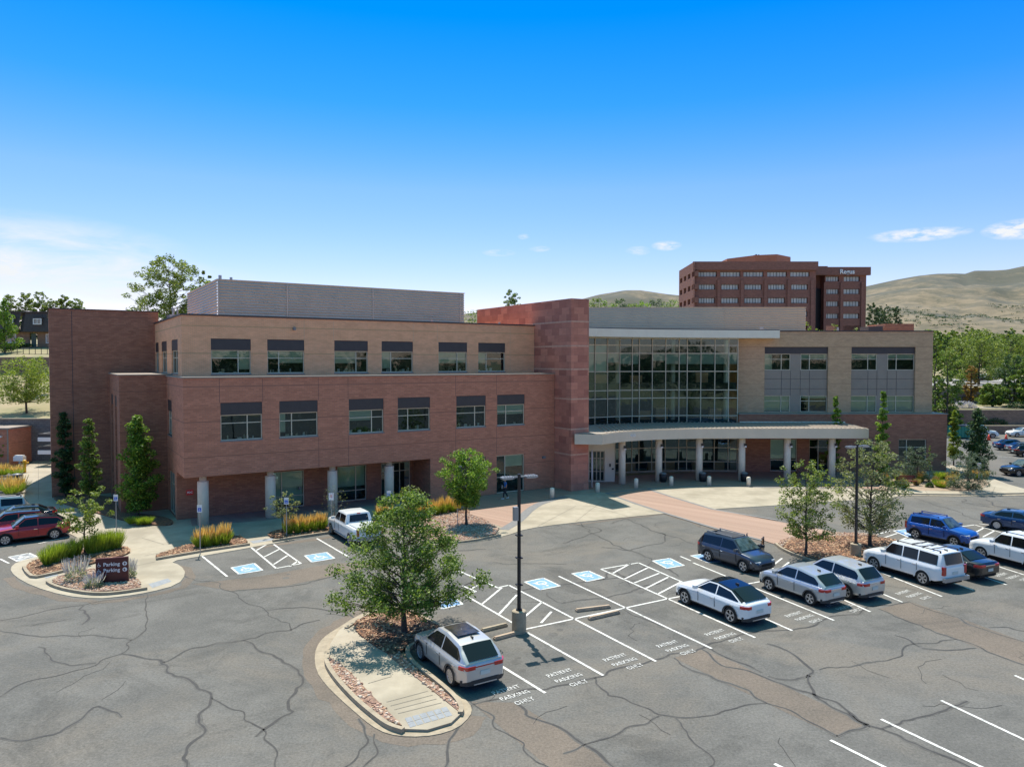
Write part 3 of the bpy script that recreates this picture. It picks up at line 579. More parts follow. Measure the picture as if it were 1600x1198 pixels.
# --- loose bark chips on the mulch
def bed_scatter(polys, dens, size, mats, label, kind_name):
    k = MB()
    for P, z in polys:
        x0, x1 = min(p_[0] for p_ in P), max(p_[0] for p_ in P); y0, y1 = min(p_[1] for p_ in P), max(p_[1] for p_ in P)
        for _ in range(int((x1-x0)*(y1-y0)*dens)):
            x, y = random.uniform(x0, x1), random.uniform(y0, y1)
            if not inside((x, y), P): continue
            t = random.uniform(0, 3.14); L = size*random.uniform(.6, 1.5); w_ = L*random.uniform(.25, .5); c_, s__ = math.cos(t), math.sin(t); tz_ = random.uniform(-.02, .03)
            k.face([(x+a_*L*c_-b_*w_*s__, y+a_*L*s__+b_*w_*c_, z+.012+.02*random.random()+a_*tz_) for a_, b_ in ((-1, -1), (1, -1), (1, 1), (-1, 1))], random.randrange(len(mats)))
    return tag(k.build(kind_name, mats), label, 'bark chips', kind='stuff')
mulchpolys = [(smooth_poly(PG(L, .13), 2), .13) for L in MULCH[:3]]+[(P, .17) for P in [smooth_poly(PG([(546, 978), (570, 962), (600, 955), (621, 951), (634, 953), (660, 965), (690, 980), (690, 988), (640, 1003), (625, 1018), (605, 1022)], .17), 1)]]+[(smooth_poly(PG([(1216, 846), (1235, 841), (1262, 838), (1330, 836), (1395, 840), (1410, 850), (1400, 862), (1352, 876), (1330, 874), (1290, 878), (1262, 870), (1228, 857)], .14), 1), .14)]
bed_scatter(mulchpolys, 70, .075, [mat('chip_orange', (.42,.22,.12), .9), mat('chip_brown', (.22,.11,.06), .9), mat('chip_dark', (.07,.04,.028), .9), mat('chip_pale', (.50,.33,.20), .9)], 'loose orange and dark bark chips covering the planting beds', 'bark_chips')
# --- hills
hl = MB(); ridge = [(560, 500), (700, 492), (840, 480), (905, 468), (935, 460), (975, 453.5), (1000, 453), (1040, 459), (1070, 462), (1120, 462), (1250, 458), (1350, 447), (1400, 436), (1430, 430.5), (1460, 427), (1490, 426.5), (1505, 427), (1520, 422), (1545, 422), (1570, 420.5), (1600, 414), (1660, 405), (1750, 412), (1900, 430), (2100, 460)]
us = list(range(560, 2101, 7)); rows = 46
for j in range(rows):
    t = j/(rows-1)
    for u in us:
        vr = curve(u, ridge); near = 850+(u-1200)*.1; r_ = lerp(near, 2300, t)
        hr_ = 12+(565-vr)*2100/F
        k = min(1, t/.86); prof = (k**1.5)*.93+.07*k if k < 1 else 1-(t-.86)*.8
        x = (u-800)/F*r_; z0 = 18
        nn = noise.fractal(Vector((x*.005, r_*.004, 1.7)), 1, 2.1, 7)*34*math.sin(math.pi*min(1, t/.86))*min(1, .3+t)
        z = lerp(z0, hr_ if t > .8 else hr_, prof)+nn - (6 if j == 0 else 0)
        hl.v.append((x, r_, z))
n_ = len(us)
for j in range(rows-1):
    for k in range(n_-1): hl.f.append((j*n_+k, j*n_+k+1, (j+1)*n_+k+1, (j+1)*n_+k)); hl.m.append(0)
mh = mat('hill_grass', (.225, .172, .105), .95, var=(.135, .112, .068), vscale=.022, vdetail=15, lo=.43, hi=.58, stretch=(1, 1, 3))
nt = mh.node_tree; NN, LL = nt.nodes, nt.links; bs = NN['Principled BSDF']; src = bs.inputs['Base Color'].links[0].from_socket
tc_ = NN.new('ShaderNodeTexCoord'); sp_ = NN.new('ShaderNodeSeparateXYZ'); LL.new(tc_.outputs['Object'], sp_.inputs[0])       # brush grows on the upper slopes
def nnoise(sc_, det):
    n = NN.new('ShaderNodeTexNoise'); n.inputs['Scale'].default_value = sc_; n.inputs['Detail'].default_value = det; n.inputs['Roughness'].default_value = .7; LL.new(tc_.outputs['Object'], n.inputs['Vector']); return n.outputs[0]
hr = NN.new('ShaderNodeMapRange'); hr.inputs[1].default_value = 70; hr.inputs[2].default_value = 250; hr.inputs[3].default_value = -.10; hr.inputs[4].default_value = .10; LL.new(sp_.outputs[2], hr.inputs[0])
ad = NN.new('ShaderNodeMath'); ad.operation = 'ADD'; LL.new(nnoise(.0055, 9), ad.inputs[0]); LL.new(hr.outputs[0], ad.inputs[1])
mr2 = NN.new('ShaderNodeMapRange'); mr2.inputs[1].default_value = .47; mr2.inputs[2].default_value = .58; mr2.inputs[4].default_value = .85; LL.new(ad.outputs[0], mr2.inputs[0])
mx2 = NN.new('ShaderNodeMix'); mx2.data_type = 'RGBA'; LL.new(mr2.outputs[0], mx2.inputs[0]); LL.new(src, mx2.inputs[6]); mx2.inputs[7].default_value = (.070, .072, .050, 1)
mr3 = NN.new('ShaderNodeMapRange'); mr3.inputs[1].default_value = .60; mr3.inputs[2].default_value = .66; mr3.inputs[4].default_value = .8; LL.new(nnoise(.06, 6), mr3.inputs[0])
mx3 = NN.new('ShaderNodeMix'); mx3.data_type = 'RGBA'; LL.new(mr3.outputs[0], mx3.inputs[0]); LL.new(mx2.outputs[2], mx3.inputs[6]); mx3.inputs[7].default_value = (.06, .07, .045, 1); LL.new(mx3.outputs[2], bs.inputs['Base Color'])
S_(hl.build('hills', mh, smooth=True))
# ================================================================== MEDICAL BUILDING
bld = thing('medical_building', 'three storey brick and tan office building with sandstone wall and curved glass entrance', 'building', (BO[0], BO[1], 0))
def wall(mb, p0, p1, z0, z1, holes=(), depth=.22, mi=0):
    L = math.dist(p0, p1); d = ((p1[0]-p0[0])/L, (p1[1]-p0[1])/L); n = (-d[1], d[0])   # n points into the building
    xs_ = sorted({0, L, *[h[0] for h in holes], *[h[1] for h in holes]}); zs_ = sorted({z0, z1, *[h[2] for h in holes], *[h[3] for h in holes]})
    P = lambda a_, z, o=0: (p0[0]+d[0]*a_+n[0]*o, p0[1]+d[1]*a_+n[1]*o, z)
    for a0, a1 in zip(xs_, xs_[1:]):
        for c0, c1 in zip(zs_, zs_[1:]):
            am, cm = (a0+a1)/2, (c0+c1)/2
            if any(h[0] < am < h[1] and h[2] < cm < h[3] for h in holes): continue
            mb.face([P(a0, c0), P(a1, c0), P(a1, c1), P(a0, c1)], mi)
    for a0, a1, c0, c1 in holes:
        mb.face([P(a0, c0), P(a0, c1), P(a0, c1, depth), P(a0, c0, depth)][::-1], mi); mb.face([P(a1, c0), P(a1, c1), P(a1, c1, depth), P(a1, c0, depth)], mi)
        mb.face([P(a0, c1), P(a1, c1), P(a1, c1, depth), P(a0, c1, depth)][::-1], mi); mb.face([P(a0, c0), P(a1, c0), P(a1, c0, depth), P(a0, c0, depth)], mi)
def window(parent, p0, d, a0, a1, z0, z1, mull=(), trans=(), hdr=0, blinds=(), inset=.12, fm='frame', rz=None, loc=None, name='window', sill=True, fw=.07, glass='glass', head=True):
    n = (-d[1], d[0]); f = MB()
    Q = lambda a_, o: (p0[0]+d[0]*a_+n[0]*o, p0[1]+d[1]*a_+n[1]*o)
    am = (a0+a1)/2; W2 = (a1-a0)/2; h = fw/2
    f.obox(Q(a0+h, inset+.04), d, h, .045, z0, z1); f.obox(Q(a1-h, inset+.04), d, h, .045, z0, z1)
    f.obox(Q(am, inset+.04), d, W2-fw, .04, z0, z0+fw)
    if head: f.obox(Q(am, inset+.04), d, W2-fw, .04, z1-fw, z1)
    for m_ in mull: f.obox(Q(m_, inset+.035), d, h, .042, z0+fw, z1-fw)
    for t_ in trans: f.obox(Q(am, inset+.04), d, W2-fw, .035, t_-.03, t_+.03)
    o = f.build(name, M[fm], parent, rz=rz, loc=loc)
    def quad(nm, b0, b1, c0, c1, off, m_):
        k = MB(); k.face([(*Q(b0, off), c0), (*Q(b1, off), c0), (*Q(b1, off), c1), (*Q(b0, off), c1)]); return k.build(nm, m_, o)
    quad('pane', a0+.03, a1-.03, z0+.03, z1-.03, inset+.045, M[glass])
    for b0, b1, zb in blinds: quad('blind', b0, b1, zb, z1-fw, inset+.12, M['blind'])
    if hdr: k = MB(); k.obox(Q(am, .10), d, W2, .07, z1, z1+hdr); k.build('header_panel', M['header'], o)
    if sill: k = MB(); k.obox(Q(am, .06), d, W2+.04, .09, z0-.09, z0); k.build('sill', M['gframe'], o)
    return o
DX = (1, 0); DY = (0, -1)
W_lo = [(-23.56, -20.6), (-19.33, -16.37), (-13.84, -10.88), (-9.62, -6.65), (-4.11, -1.14), (.06, 3.03)]
X0, X1, RC = -26.05, 6.42, -6.64
# brick storey walls
b = MB()
hol = [(l-X0, r-X0, 6.2, 9.0) for l, r in W_lo]
wall(b, (X0, 0), (RC, 0), 3.7, 10.8, hol[:4]); wall(b, (RC, 0), (X1, 0), 0, 10.8, [(l-RC, r-RC, 6.2, 9.0) for l, r in W_lo[4:]]+[(-4.1-RC, -1.15-RC, .9, 3.5), (0-RC, 3-RC, .05, 3.5)])
wall(b, (X0, 8.5), (X0, 0), 3.7, 10.8, [(.4, 2.7, 6.2, 9.0)])
wall(b, (X0, 8.5), (X0, 3.7), 0, 3.7, [(.6, 3.9, .05, 3.4)])
b.face([(X0, 0, 3.7), (X0, 3.7, 3.7), (RC, 3.7, 3.7), (RC, 0, 3.7)])
b.build('brick_wall', M['brick'], bld, rz=TH)
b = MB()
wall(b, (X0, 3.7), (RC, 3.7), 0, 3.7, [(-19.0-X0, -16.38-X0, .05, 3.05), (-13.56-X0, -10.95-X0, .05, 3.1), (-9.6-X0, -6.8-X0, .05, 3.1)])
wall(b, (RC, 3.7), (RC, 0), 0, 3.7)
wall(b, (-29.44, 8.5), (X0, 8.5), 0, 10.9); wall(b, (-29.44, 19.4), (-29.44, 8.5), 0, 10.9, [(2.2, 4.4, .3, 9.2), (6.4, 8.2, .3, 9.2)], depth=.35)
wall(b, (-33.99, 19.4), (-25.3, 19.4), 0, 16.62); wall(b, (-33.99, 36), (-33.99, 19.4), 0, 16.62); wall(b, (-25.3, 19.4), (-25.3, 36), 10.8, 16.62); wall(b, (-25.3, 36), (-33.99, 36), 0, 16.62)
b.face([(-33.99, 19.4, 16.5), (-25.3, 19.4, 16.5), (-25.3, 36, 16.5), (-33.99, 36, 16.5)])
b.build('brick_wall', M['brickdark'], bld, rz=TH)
def each(nm, m_, boxes, **kw):
    for b_ in boxes: k_ = MB(); k_.box(*b_[:6]); k_.build(nm, m_, bld, **kw)
k = MB()                                  # control joints in the brickwork
for x in (-23.62, -16.31, -13.9, -4.17, .0, -20.55):
    each('control_joint', M['cap'], [(x-.012, x+.012, -.004, .01, 9.0, 10.75)], rz=TH)
for x in (-16.31, -4.17, -13.9, .0): each('control_joint', M['cap'], [(x-.012, x+.012, -.004, .01, 3.72, 6.1)], rz=TH)
k.box(-32.3, -32.25, 19.395, 19.41, .1, 16.5); k.build('control_joint', M['cap'], bld, rz=TH)
# tan upper storey
b = MB(); YT = 3.4
wall(b, (-25.62, YT), (X1, YT), 10.8, 15.5, [(l+25.62, r+25.62, 11.05, 13.78) for l, r in W_lo])
wall(b, (-25.62, 19.39), (-25.62, YT), 10.8, 15.5, [(.2, 2.6, 11.05, 13.75), (4.6, 7.9, 11.05, 13.75), (10.7, 14.0, 11.05, 13.75)])
b.face([(-25.62, YT, 15.2), (X1, YT, 15.2), (X1, 34, 15.2), (-25.62, 34, 15.2)])
wall(b, (X1, 34), (-25.62, 34), 0, 15.5)
b.build('tan_wall', M['tan'], bld, rz=TH)
tj = mat('tan_joint', (.60, .42, .27), .8)
for x in (-16.36, -13.9, -6.6, -4.2, 3.6): each('control_joint', tj, [(x-.012, x+.012, YT-.004, YT+.01, 13.8 if x != 3.6 else 10.9, 15.45)], rz=TH)
k = MB(); k.box(X0-.08, X1, -.10, YT-.005, 10.8, 10.9); k.box(X0-.08, -25.63, YT-.005, 8.42, 10.8, 10.9); k.box(-29.52, -25.63, 8.42, 19.39, 10.9, 10.99)
k.build('stone_ledge', M['ledge'], bld, rz=TH)
k = MB(); k.box(-25.72, X1, YT-.08, YT+.25, 15.5, 15.62); k.box(-25.72, -25.5, YT+.25, 19.3, 15.5, 15.62); k.box(-34.06, -25.24, 19.32, 19.7, 16.62, 16.70); k.box(-34.06, -33.8, 19.7, 36, 16.62, 16.7); k.box(-25.5, -25.24, 19.7, 36, 16.62, 16.7)
k.build('coping', M['cap'], bld, rz=TH)
split = [.68, .31, .65, .30, .66, .31]
for i, (l, r) in enumerate(W_lo):
    wd = r-l
    for lev, p0, z0, z1, hd in (('l', (0, 0), 6.22, 8.1, .88), ('u', (0, YT), 11.07, 12.9, .86)):
        rr = random.Random(i*3+(lev == 'u')); m_ = l+wd*(split[i] if lev == 'u' else [.64, .32, .66, .32, .64, .33][i])
        bl_ = []
        if lev == 'u': bl_ = [(l+.05, m_, z1-wd*rr.choice([.22, .35, .5]))]+([(m_, r-.05, z1-rr.choice([.5, 1.0, 1.5]))] if i in (1, 4, 0) else [])
        elif i in (2, 5): bl_ = [(l+.05, m_, z1-.85)]+([(m_, r-.05, z1-.9)] if i == 5 else [])
        elif i in (1,): bl_ = [(l+.05, l+.5, z0+.4)]
        window(bld, p0, DX, l, r, z0, z1, [m_], [z1-.62], hd, bl_, rz=TH)
window(bld, (X0, 8.5), DY, .4, 2.7, 6.2, 8.1, [1.5], [7.5], .9, rz=TH)
window(bld, (X0, 8.5), DY, .6, 3.9, .05, 3.4, [1.7, 2.8], [2.4], 0, rz=TH, sill=False)
for a0, a1 in ((.2, 2.6), (4.6, 7.9), (10.7, 14.0)): window(bld, (-25.62, 19.39), DY, a0, a1, 11.07, 12.9, [(a0+a1)/2], [12.3], .85, rz=TH)
for a0, a1 in ((2.2, 4.4), (6.4, 8.2)): window(bld, (-29.44, 19.4), DY, a0, a1, .32, 8.3, [(a0+a1)/2], [2.6, 4.4, 6.2], .9, rz=TH, inset=.2)
for a0, a1, ml, tr in ((-19.0, -16.38, [-18.2], [1.0]), (-13.56, -10.95, [-11.9], [.95]), (-9.6, -6.8, [-9.0, -7.8], [2.3])):
    window(bld, (0, 3.7), DX, a0, a1, .06, 3.07, ml, tr, 0, [(a0+.1, a1-.1, .3)] if a0 < -18 else ([(a0+.1, a1-.1, 1.3)] if a0 < -13 else []), rz=TH, sill=False, name='window' if a0 < -10 else 'entrance_door')
window(bld, (0, 0), DX, -4.1, -1.15, .95, 3.48, [-3.1], [2.8], 0, rz=TH); window(bld, (0, 0), DX, 0, 3, .06, 3.48, [.95], [1.5], 0, [(1.0, 2.9, 2.4)], rz=TH, sill=False)
# portico columns
for x in (-24.65, -19.8, -14.9, -10.0):
    k = MB(); k.lathe([(.39, 0), (.39, 3.2), (.37, 3.24), (.25, 3.26), (.25, 3.7)], 20, (x, 1.0, 0)); o = k.build('column', M['column'], bld, True, rz=TH)
    for p_ in o.data.polygons: p_.use_smooth = abs(p_.normal.z) < .3
# dark rooms behind the glazing
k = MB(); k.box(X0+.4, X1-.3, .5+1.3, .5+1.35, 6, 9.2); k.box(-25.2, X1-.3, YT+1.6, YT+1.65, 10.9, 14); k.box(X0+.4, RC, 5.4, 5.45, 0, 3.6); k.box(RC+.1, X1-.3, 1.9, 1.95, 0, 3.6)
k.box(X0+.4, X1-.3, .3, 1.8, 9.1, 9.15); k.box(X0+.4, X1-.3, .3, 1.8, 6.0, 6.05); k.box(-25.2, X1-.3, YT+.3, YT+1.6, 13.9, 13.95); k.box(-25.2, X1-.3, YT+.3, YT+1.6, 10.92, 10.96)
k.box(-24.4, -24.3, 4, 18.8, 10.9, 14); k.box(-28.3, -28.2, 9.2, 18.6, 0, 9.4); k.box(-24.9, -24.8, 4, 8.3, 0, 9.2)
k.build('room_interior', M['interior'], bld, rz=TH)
rng = random.Random(5); k = MB()            # things standing on the window sills inside
for l, r in W_lo:
    for zz, yy in ((6.27, .38), (11.1, YT+.38)):
        for _ in range(7):
            x = rng.uniform(l+.1, r-.3); h_ = rng.uniform(.08, .35); k.box(x, x+rng.uniform(.06, .3), yy, yy+.12, zz, zz+h_, rng.randrange(3))
k.build('window_clutter', [M['white'], M['interior'], M['frame']], bld, rz=TH)['kind'] = 'stuff'
# ribbed metal plant screens
def screen(mb, p0, p1, z0, z1, step, amp=.07):
    L = math.dist(p0, p1); d = ((p1[0]-p0[0])/L, (p1[1]-p0[1])/L); n = (d[1], -d[0]); nrow = round((z1-z0)/step); st = (z1-z0)/nrow
    P = lambda a_, o, z: (p0[0]+d[0]*a_+n[0]*o, p0[1]+d[1]*a_+n[1]*o, z)
    for r_ in range(nrow):
        z = z0+r_*st
        mb.face([P(0, amp, z), P(L, amp, z), P(L, .01, z+st*.66), P(0, .01, z+st*.66)]); mb.face([P(0, .01, z+st*.66), P(L, .01, z+st*.66), P(L, amp, z+st), P(0, amp, z+st)])
k = MB()
SX0, SX1, SY0, SY1, SZ = -21.95, 1.55, 9.0, 24.5, 18.88
screen(k, (SX0, SY0), (SX1, SY0), 15.25, SZ, .245, .11); screen(k, (SX0, SY1), (SX0, SY0), 15.25, SZ, .245, .11); screen(k, (SX1, SY0), (SX1, SY1), 15.25, SZ, .245, .11)
for x in (-21.95, -16.2, -8.2, 1.1): k.box(x-.05, x+.05, SY0-.12, SY0-.08, 15.3, SZ)
k.box(SX0-.1, SX1+.1, SY0-.1, SY0+.05, SZ, SZ+.07); k.box(SX0-.1, SX0+.05, SY0+.05, SY1, SZ, SZ+.07); k.box(SX1-.05, SX1+.1, SY0+.05, SY1, SZ, SZ+.07)
k.build('plant_screen', M['louver'], bld, rz=TH)
for (a_, b_, r_) in (((-21.2, 12, 15.3), (-21.2, 12, 19.6), .14), ((-20.6, 10.4, 18), (-20.6, 10.4, 19.3), .12), ((-25.0, 12.0, 15.2), (-25.0, 12.0, 16.6), .09), ((-24.6, 12.6, 15.2), (-24.6, 12.6, 16.5), .07), ((-12, 16, 15.3), (-12, 16, 19.2), .1), ((-3.4, 6.2, 15.2), (-3.4, 6.2, 15.95), .1), ((4.6, 7, 15.2), (4.6, 7, 16.0), .12)):
    k = MB(); k.cone(a_, b_, r_, r_, 10); k.build('roof_vent', M['steel'], bld, rz=TH)
k = MB(); k.box(-24.9, -22.6, 15, 17, 15.2, 16.2); k.build('roof_unit', M['steel'], bld, rz=TH)
k = MB(); k.box(28.5, 28.9, 84, 84.4, 15.1, 16.0); k.build('roof_vent', M['steel'], bld, loc=(-BO[0], -BO[1], 0)); k = MB(); k.cone((37, 83, 15.1), (37, 83, 15.9), .12, .12, 8); k.build('roof_vent', M['steel'], bld, loc=(-BO[0], -BO[1], 0))
# sandstone wall
k = MB(); k.box(6.45, 8.5, -2.6, 14.8, 0, 17.8); k.build('sandstone_wall', M['stone'], bld, rz=TH)
k = MB()
for z in (3.4, 5.76, 8.55, 11.3, 13.45, 15.7): k.box(6.43, 8.52, -2.62, 14.78, z-.07, z+.07)
k.build('stone_course', M['stoneband'], bld, rz=TH)
# small fittings on the left wing
k = MB(); k.box(-25.4, -24.9, 3.62, 3.69, 1.85, 2.25); rs = k.build('wall_sign', M['red'], bld, rz=TH); o = text_mesh('FDC', .2, 'lettering', M['white'], .002, bold=.008); o.parent = rs; o.rotation_euler = (math.pi/2, 0, 0); o.location = (-25.15, 3.612, 2.05)
each('wall_lamp', M['gframe'], [(-17.3, -17.1, YT-.25, YT-.003, 14.55, 14.8), (5.0, 5.3, -.2, -.003, 2.9, 3.1), (-16.9, -16.7, 3.5, 3.69, 1.5, 1.7)], rz=TH)
# ---------------- right wing (world-aligned)
RL = (-BO[0], -BO[1], 0)
def rpart(mb, nm, m_, smooth=False): return mb.build(nm, m_, bld, smooth, loc=RL)
bays = [(27.86, 34.88), (37.43, 44.49)]
k = MB(); wall(k, (24.95, 80.5), (46.4, 80.5), 6.3, 15.3, [(l-24.95, r-24.95, 6.42, 13.62) for l, r in bays], depth=.3); wall(k, (46.4, 80.5), (46.4, 100), 6.3, 15.3)
wall(k, (46.4, 100), (24.95, 100), 0, 15.3); k.face([(24.95, 80.5, 15.1), (46.4, 80.5, 15.1), (46.4, 100, 15.1), (24.95, 100, 15.1)]); rpart(k, 'tan_wall', M['tanr'])
gw = [(28.07, 30.98, .1, 3.6, [29.6]), (32.3, 34.4, .1, 3.6, [33.3]), (37.4, 39.2, .9, 3.6, [38.2]), (42.0, 45.0, .6, 3.6, [42.9])]
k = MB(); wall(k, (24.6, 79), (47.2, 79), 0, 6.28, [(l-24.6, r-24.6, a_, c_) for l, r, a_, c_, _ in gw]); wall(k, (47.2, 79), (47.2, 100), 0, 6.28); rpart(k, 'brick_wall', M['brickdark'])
k = MB(); k.box(24.6, 47.28, 78.9, 80.495, 6.28, 6.37); k.box(46.405, 47.28, 80.495, 100, 6.28, 6.37); rpart(k, 'stone_ledge', M['ledge'])
k = MB(); k.box(24.9, 46.5, 80.42, 80.7, 15.3, 15.42); k.box(46.25, 46.5, 80.7, 100, 15.3, 15.42); k.box(40, 41.6, 82, 84, 15.1, 15.95); rpart(k, 'coping', M['cap'])
k = MB(); k.box(41.8, 45.1, 82, 86, 15.1, 16.25); rpart(k, 'roof_housing', M['brickdark'])
for l, r in bays:
    k = MB(); wa = (l, l+2.93); wb = (r-2.96, r)
    wall(k, (l, 80.72), (r, 80.72), 6.42, 12.88, [(0, 2.93, 6.42, 8.26), (0, 2.93, 11.05, 12.87), (wb[0]-l, r-l, 6.42, 8.26), (wb[0]-l, r-l, 11.05, 12.87)], depth=.1)
    for x in (wa[0]+1.95, wa[1]+.02, wb[0]-.02, wb[0]+1.0): k.box(x-.015, x+.015, 80.70, 80.73, 8.27, 11.0, 1)
    for z in (9.0, 10.1): k.box(l, r, 80.695, 80.725, z-.015, z+.015, 1)
    pn = rpart(k, 'grey_panel', [M['greypanel'], M['cap']])
    k = MB(); k.box(l, r, 80.66, 80.76, 12.88, 13.62); k.build('header_panel', M['header'], pn)
    for z0, z1 in ((6.44, 8.26), (11.06, 12.87)):
        for j, (a0, a1) in enumerate((wa, wb)):
            m_ = a0+1.93 if j == 0 else a0+.98
            up = z0 > 9; s_ = l > 35
            bl_ = ([(a0+.05, m_, z1-.5), (m_, a1-.05, z1-.55)] if up else [(a0+.05, a1-.05, z0+.15)] if (s_ or j == 0) else [(a0+.05, a1-.05, z1-.3)])
            if up and not s_ and j == 0: bl_ = [(a0+.05, a0+.95, z0+.1)]
            window(bld, (0, 80.72), DX, a0, a1, z0, z1, [m_], [z1-.6], 0, bl_, loc=RL, inset=.04, sill=False)
for j, (l, r, a_, c_, ml) in enumerate(gw): window(bld, (0, 79), DX, l, r, a_+.01, c_-.01, ml, [2.7] if j else [1.3], 0, [(l+.1, r-.1, 1.5)] if j == 0 else [], loc=RL, sill=False)
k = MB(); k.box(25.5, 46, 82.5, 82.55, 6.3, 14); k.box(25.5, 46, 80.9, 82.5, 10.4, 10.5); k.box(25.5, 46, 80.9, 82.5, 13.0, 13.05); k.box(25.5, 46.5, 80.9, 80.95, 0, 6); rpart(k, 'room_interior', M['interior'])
k = MB(); screen(k, (7.5, 88), (35.3, 88), 15.2, 18.5, .30, .07); screen(k, (35.3, 88), (35.3, 98), 15.2, 18.5, .30, .07)
k.box(7.5, 35.4, 87.92, 88.1, 18.5, 18.56)
for x in (16.5, 25.6, 34.4): k.box(x-.03, x+.03, 87.92, 87.95, 15.2, 18.5)
rpart(k, 'plant_screen', M['greyscreen'] if 'greyscreen' in M else mat('grey_screen', (.46, .39, .30), .5, var=(.43, .36, .28), vscale=.6))
# curved curtain wall
def cwy(x): return curve(x, [(7.2, 75.7), (7.9, 76.2), (11.05, 78.0), (15.25, 79.2), (19.04, 79.6), (24.6, 79.3)])
cu = [916, 929.7, 949.3, 968.4, 987.8, 998.8, 1019, 1040, 1061, 1073.6, 1094.9, 1116.8, 1138.4, 1152.6]
cx = []
for u in cu:
    x = (u-800)/F*78
    for _ in range(6): x = (u-800)/F*cwy(x)
    cx.append(x)
cp_ = [(x, cwy(x)) for x in cx]
zr = [5.3, 6.14, 8.06, 8.93, 10.95, 12.9, 13.76, 14.5]; zg = [.12, 1.1, 2.63, 3.6, 4.5]
def curtain(zs_, pts, nm='curtain_wall'):
    fr = MB(); gl = MB()
    for x, y in pts: fr.box(x-.035, x+.035, y-.09, y+.06, zs_[0], zs_[-1])
    for (xa, ya), (xb, yb) in zip(pts, pts[1:]):
        L = math.dist((xa, ya), (xb, yb)); d = ((xb-xa)/L, (yb-ya)/L); c_ = ((xa+xb)/2, (ya+yb)/2)
        for z in zs_: fr.obox(c_, d, L/2-.04, .05, z-.045, z+.045)
        gl.face([(xa, ya, zs_[0]), (xb, yb, zs_[0]), (xb, yb, zs_[-1]), (xa, ya, zs_[-1])])
    o = rpart(fr, nm, M['frame']); gl.build('pane', M['glassdk'], o); return o
cwo = curtain(zr, cp_)
k = MB()
def cell(c0, z0, z1, c1=None):
    (xa, ya), (xb, yb) = cp_[c0], cp_[(c1 or c0)+1]; k.face([(xa+.04, ya+.15, z0), (xb-.04, yb+.15, z0), (xb-.04, yb+.15, z1), (xa+.04, ya+.15, z1)])
for c0, zb in ((2, 11.9), (3, 11.75), (4, 11.75), (6, 12.1), (7, 11.75), (8, 11.75), (9, 11.75), (10, 11.75), (11, 11.75), (12, 11.75), (0, 11.0), (1, 11.0)): cell(c0, zb, 12.88)
cell(0, 12.95, 13.7); cell(1, 12.95, 13.7)
k.build('blind', M['blind'], cwo)
k = MB()
for (xa, ya), (xb, yb) in zip(cp_, cp_[1:]):
    k.face([(xa, ya+3.5, 5.3), (xb, yb+3.5, 5.3), (xb, yb+3.5, 14.6), (xa, ya+3.5, 14.6)])
    for z0, z1 in ((9.0, 9.7), (14.5, 14.6), (5.3, 5.6)):
        k.face([(xa, ya+.4, z0), (xb, yb+.4, z0), (xb, yb+.4, z1), (xa, ya+.4, z1)]); k.face([(xa, ya+.4, z0), (xb, yb+.4, z0), (xb, yb+3.5, z0), (xa, ya+3.5, z0)][::-1]); k.face([(xa, ya+.4, z1), (xb, yb+.4, z1), (xb, yb+3.5, z1), (xa, ya+3.5, z1)])
for x in (11.5, 17.8, 23.6): k.cone((x, cwy(x)+1.2, 5.4), (x, cwy(x)+1.2, 14.4), .25, .25, 10, 1)
for x, z0, z1 in ((9, 9.7, 10.6), (13, 9.7, 10.5), (16, 5.6, 6.9), (20.5, 9.7, 10.8), (22, 5.6, 6.8), (14, 5.6, 6.6)): k.box(x, x+1.3, cwy(x)+1.6, cwy(x)+2.2, z0, z1, 2)
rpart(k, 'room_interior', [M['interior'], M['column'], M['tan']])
gp = [(11.05, 78.0)]+[p_ for p_ in cp_ if p_[0] > 11.5]
curtain(zg, gp)
k = MB()
for (xa, ya), (xb, yb) in zip(gp, gp[1:]): k.face([(xa, ya+2.5, 0), (xb, yb+2.5, 0), (xb, yb+2.5, 4.6), (xa, ya+2.5, 4.6)])
for x in (12.5, 15, 17, 20, 22.5): k.box(x, x+1, cwy(x)+1, cwy(x)+1.6, 0, .9, 1)
rpart(k, 'room_interior', [M['interior'], M['tan']])
k = MB()
for (xa, ya), (xb, yb) in zip(gp, gp[1:]): k.face([(xa, ya-.25, .12), (xb, yb-.25, .12), (xb, yb+.1, .12), (xa, ya+.1, .12)]); k.face([(xa, ya-.25, 0), (xb, yb-.25, 0), (xb, yb-.25, .12), (xa, ya-.25, .12)])
rpart(k, 'plinth', M['kerb'])
# entrance lobby with glass doors
k = MB(); wall(k, (4.6, 72.5), (10.24, 72.5), 0, 4.45, [(3.05, 4.65, .06, 3.12)]); k.face([(5.0, 74.5, 4.4), (7.9, 76.2, 4.4), (7.9, 76.2, 15.2), (5.0, 74.5, 15.2)]); wall(k, (10.24, 72.5), (11.05, 78.0), 0, 4.45); rpart(k, 'lobby_wall', M['fascia'])
window(bld, (7.3, 72.5), DX, .35, 1.95, .06, 3.12, [1.15, .78, 1.52], [2.36, 1.05], 0, (), loc=RL, sill=False, name='entrance_door', fw=.09)
k = MB(); k.box(7.4, 10, 74, 74.05, 0, 4); rpart(k, 'room_interior', M['interior'])
k = MB(); k.box(9.7, 9.85, 72.4, 72.495, 1.55, 1.85); k.box(9.95, 10.15, 72.42, 72.495, 1.25, 1.4); rpart(k, 'wall_lamp', M['black'])
k = MB(); k.cone((7.62, 69.3, 0), (7.62, 69.3, 3.6), .07, .07, 8); rpart(k, 'downpipe', M['white'], True)
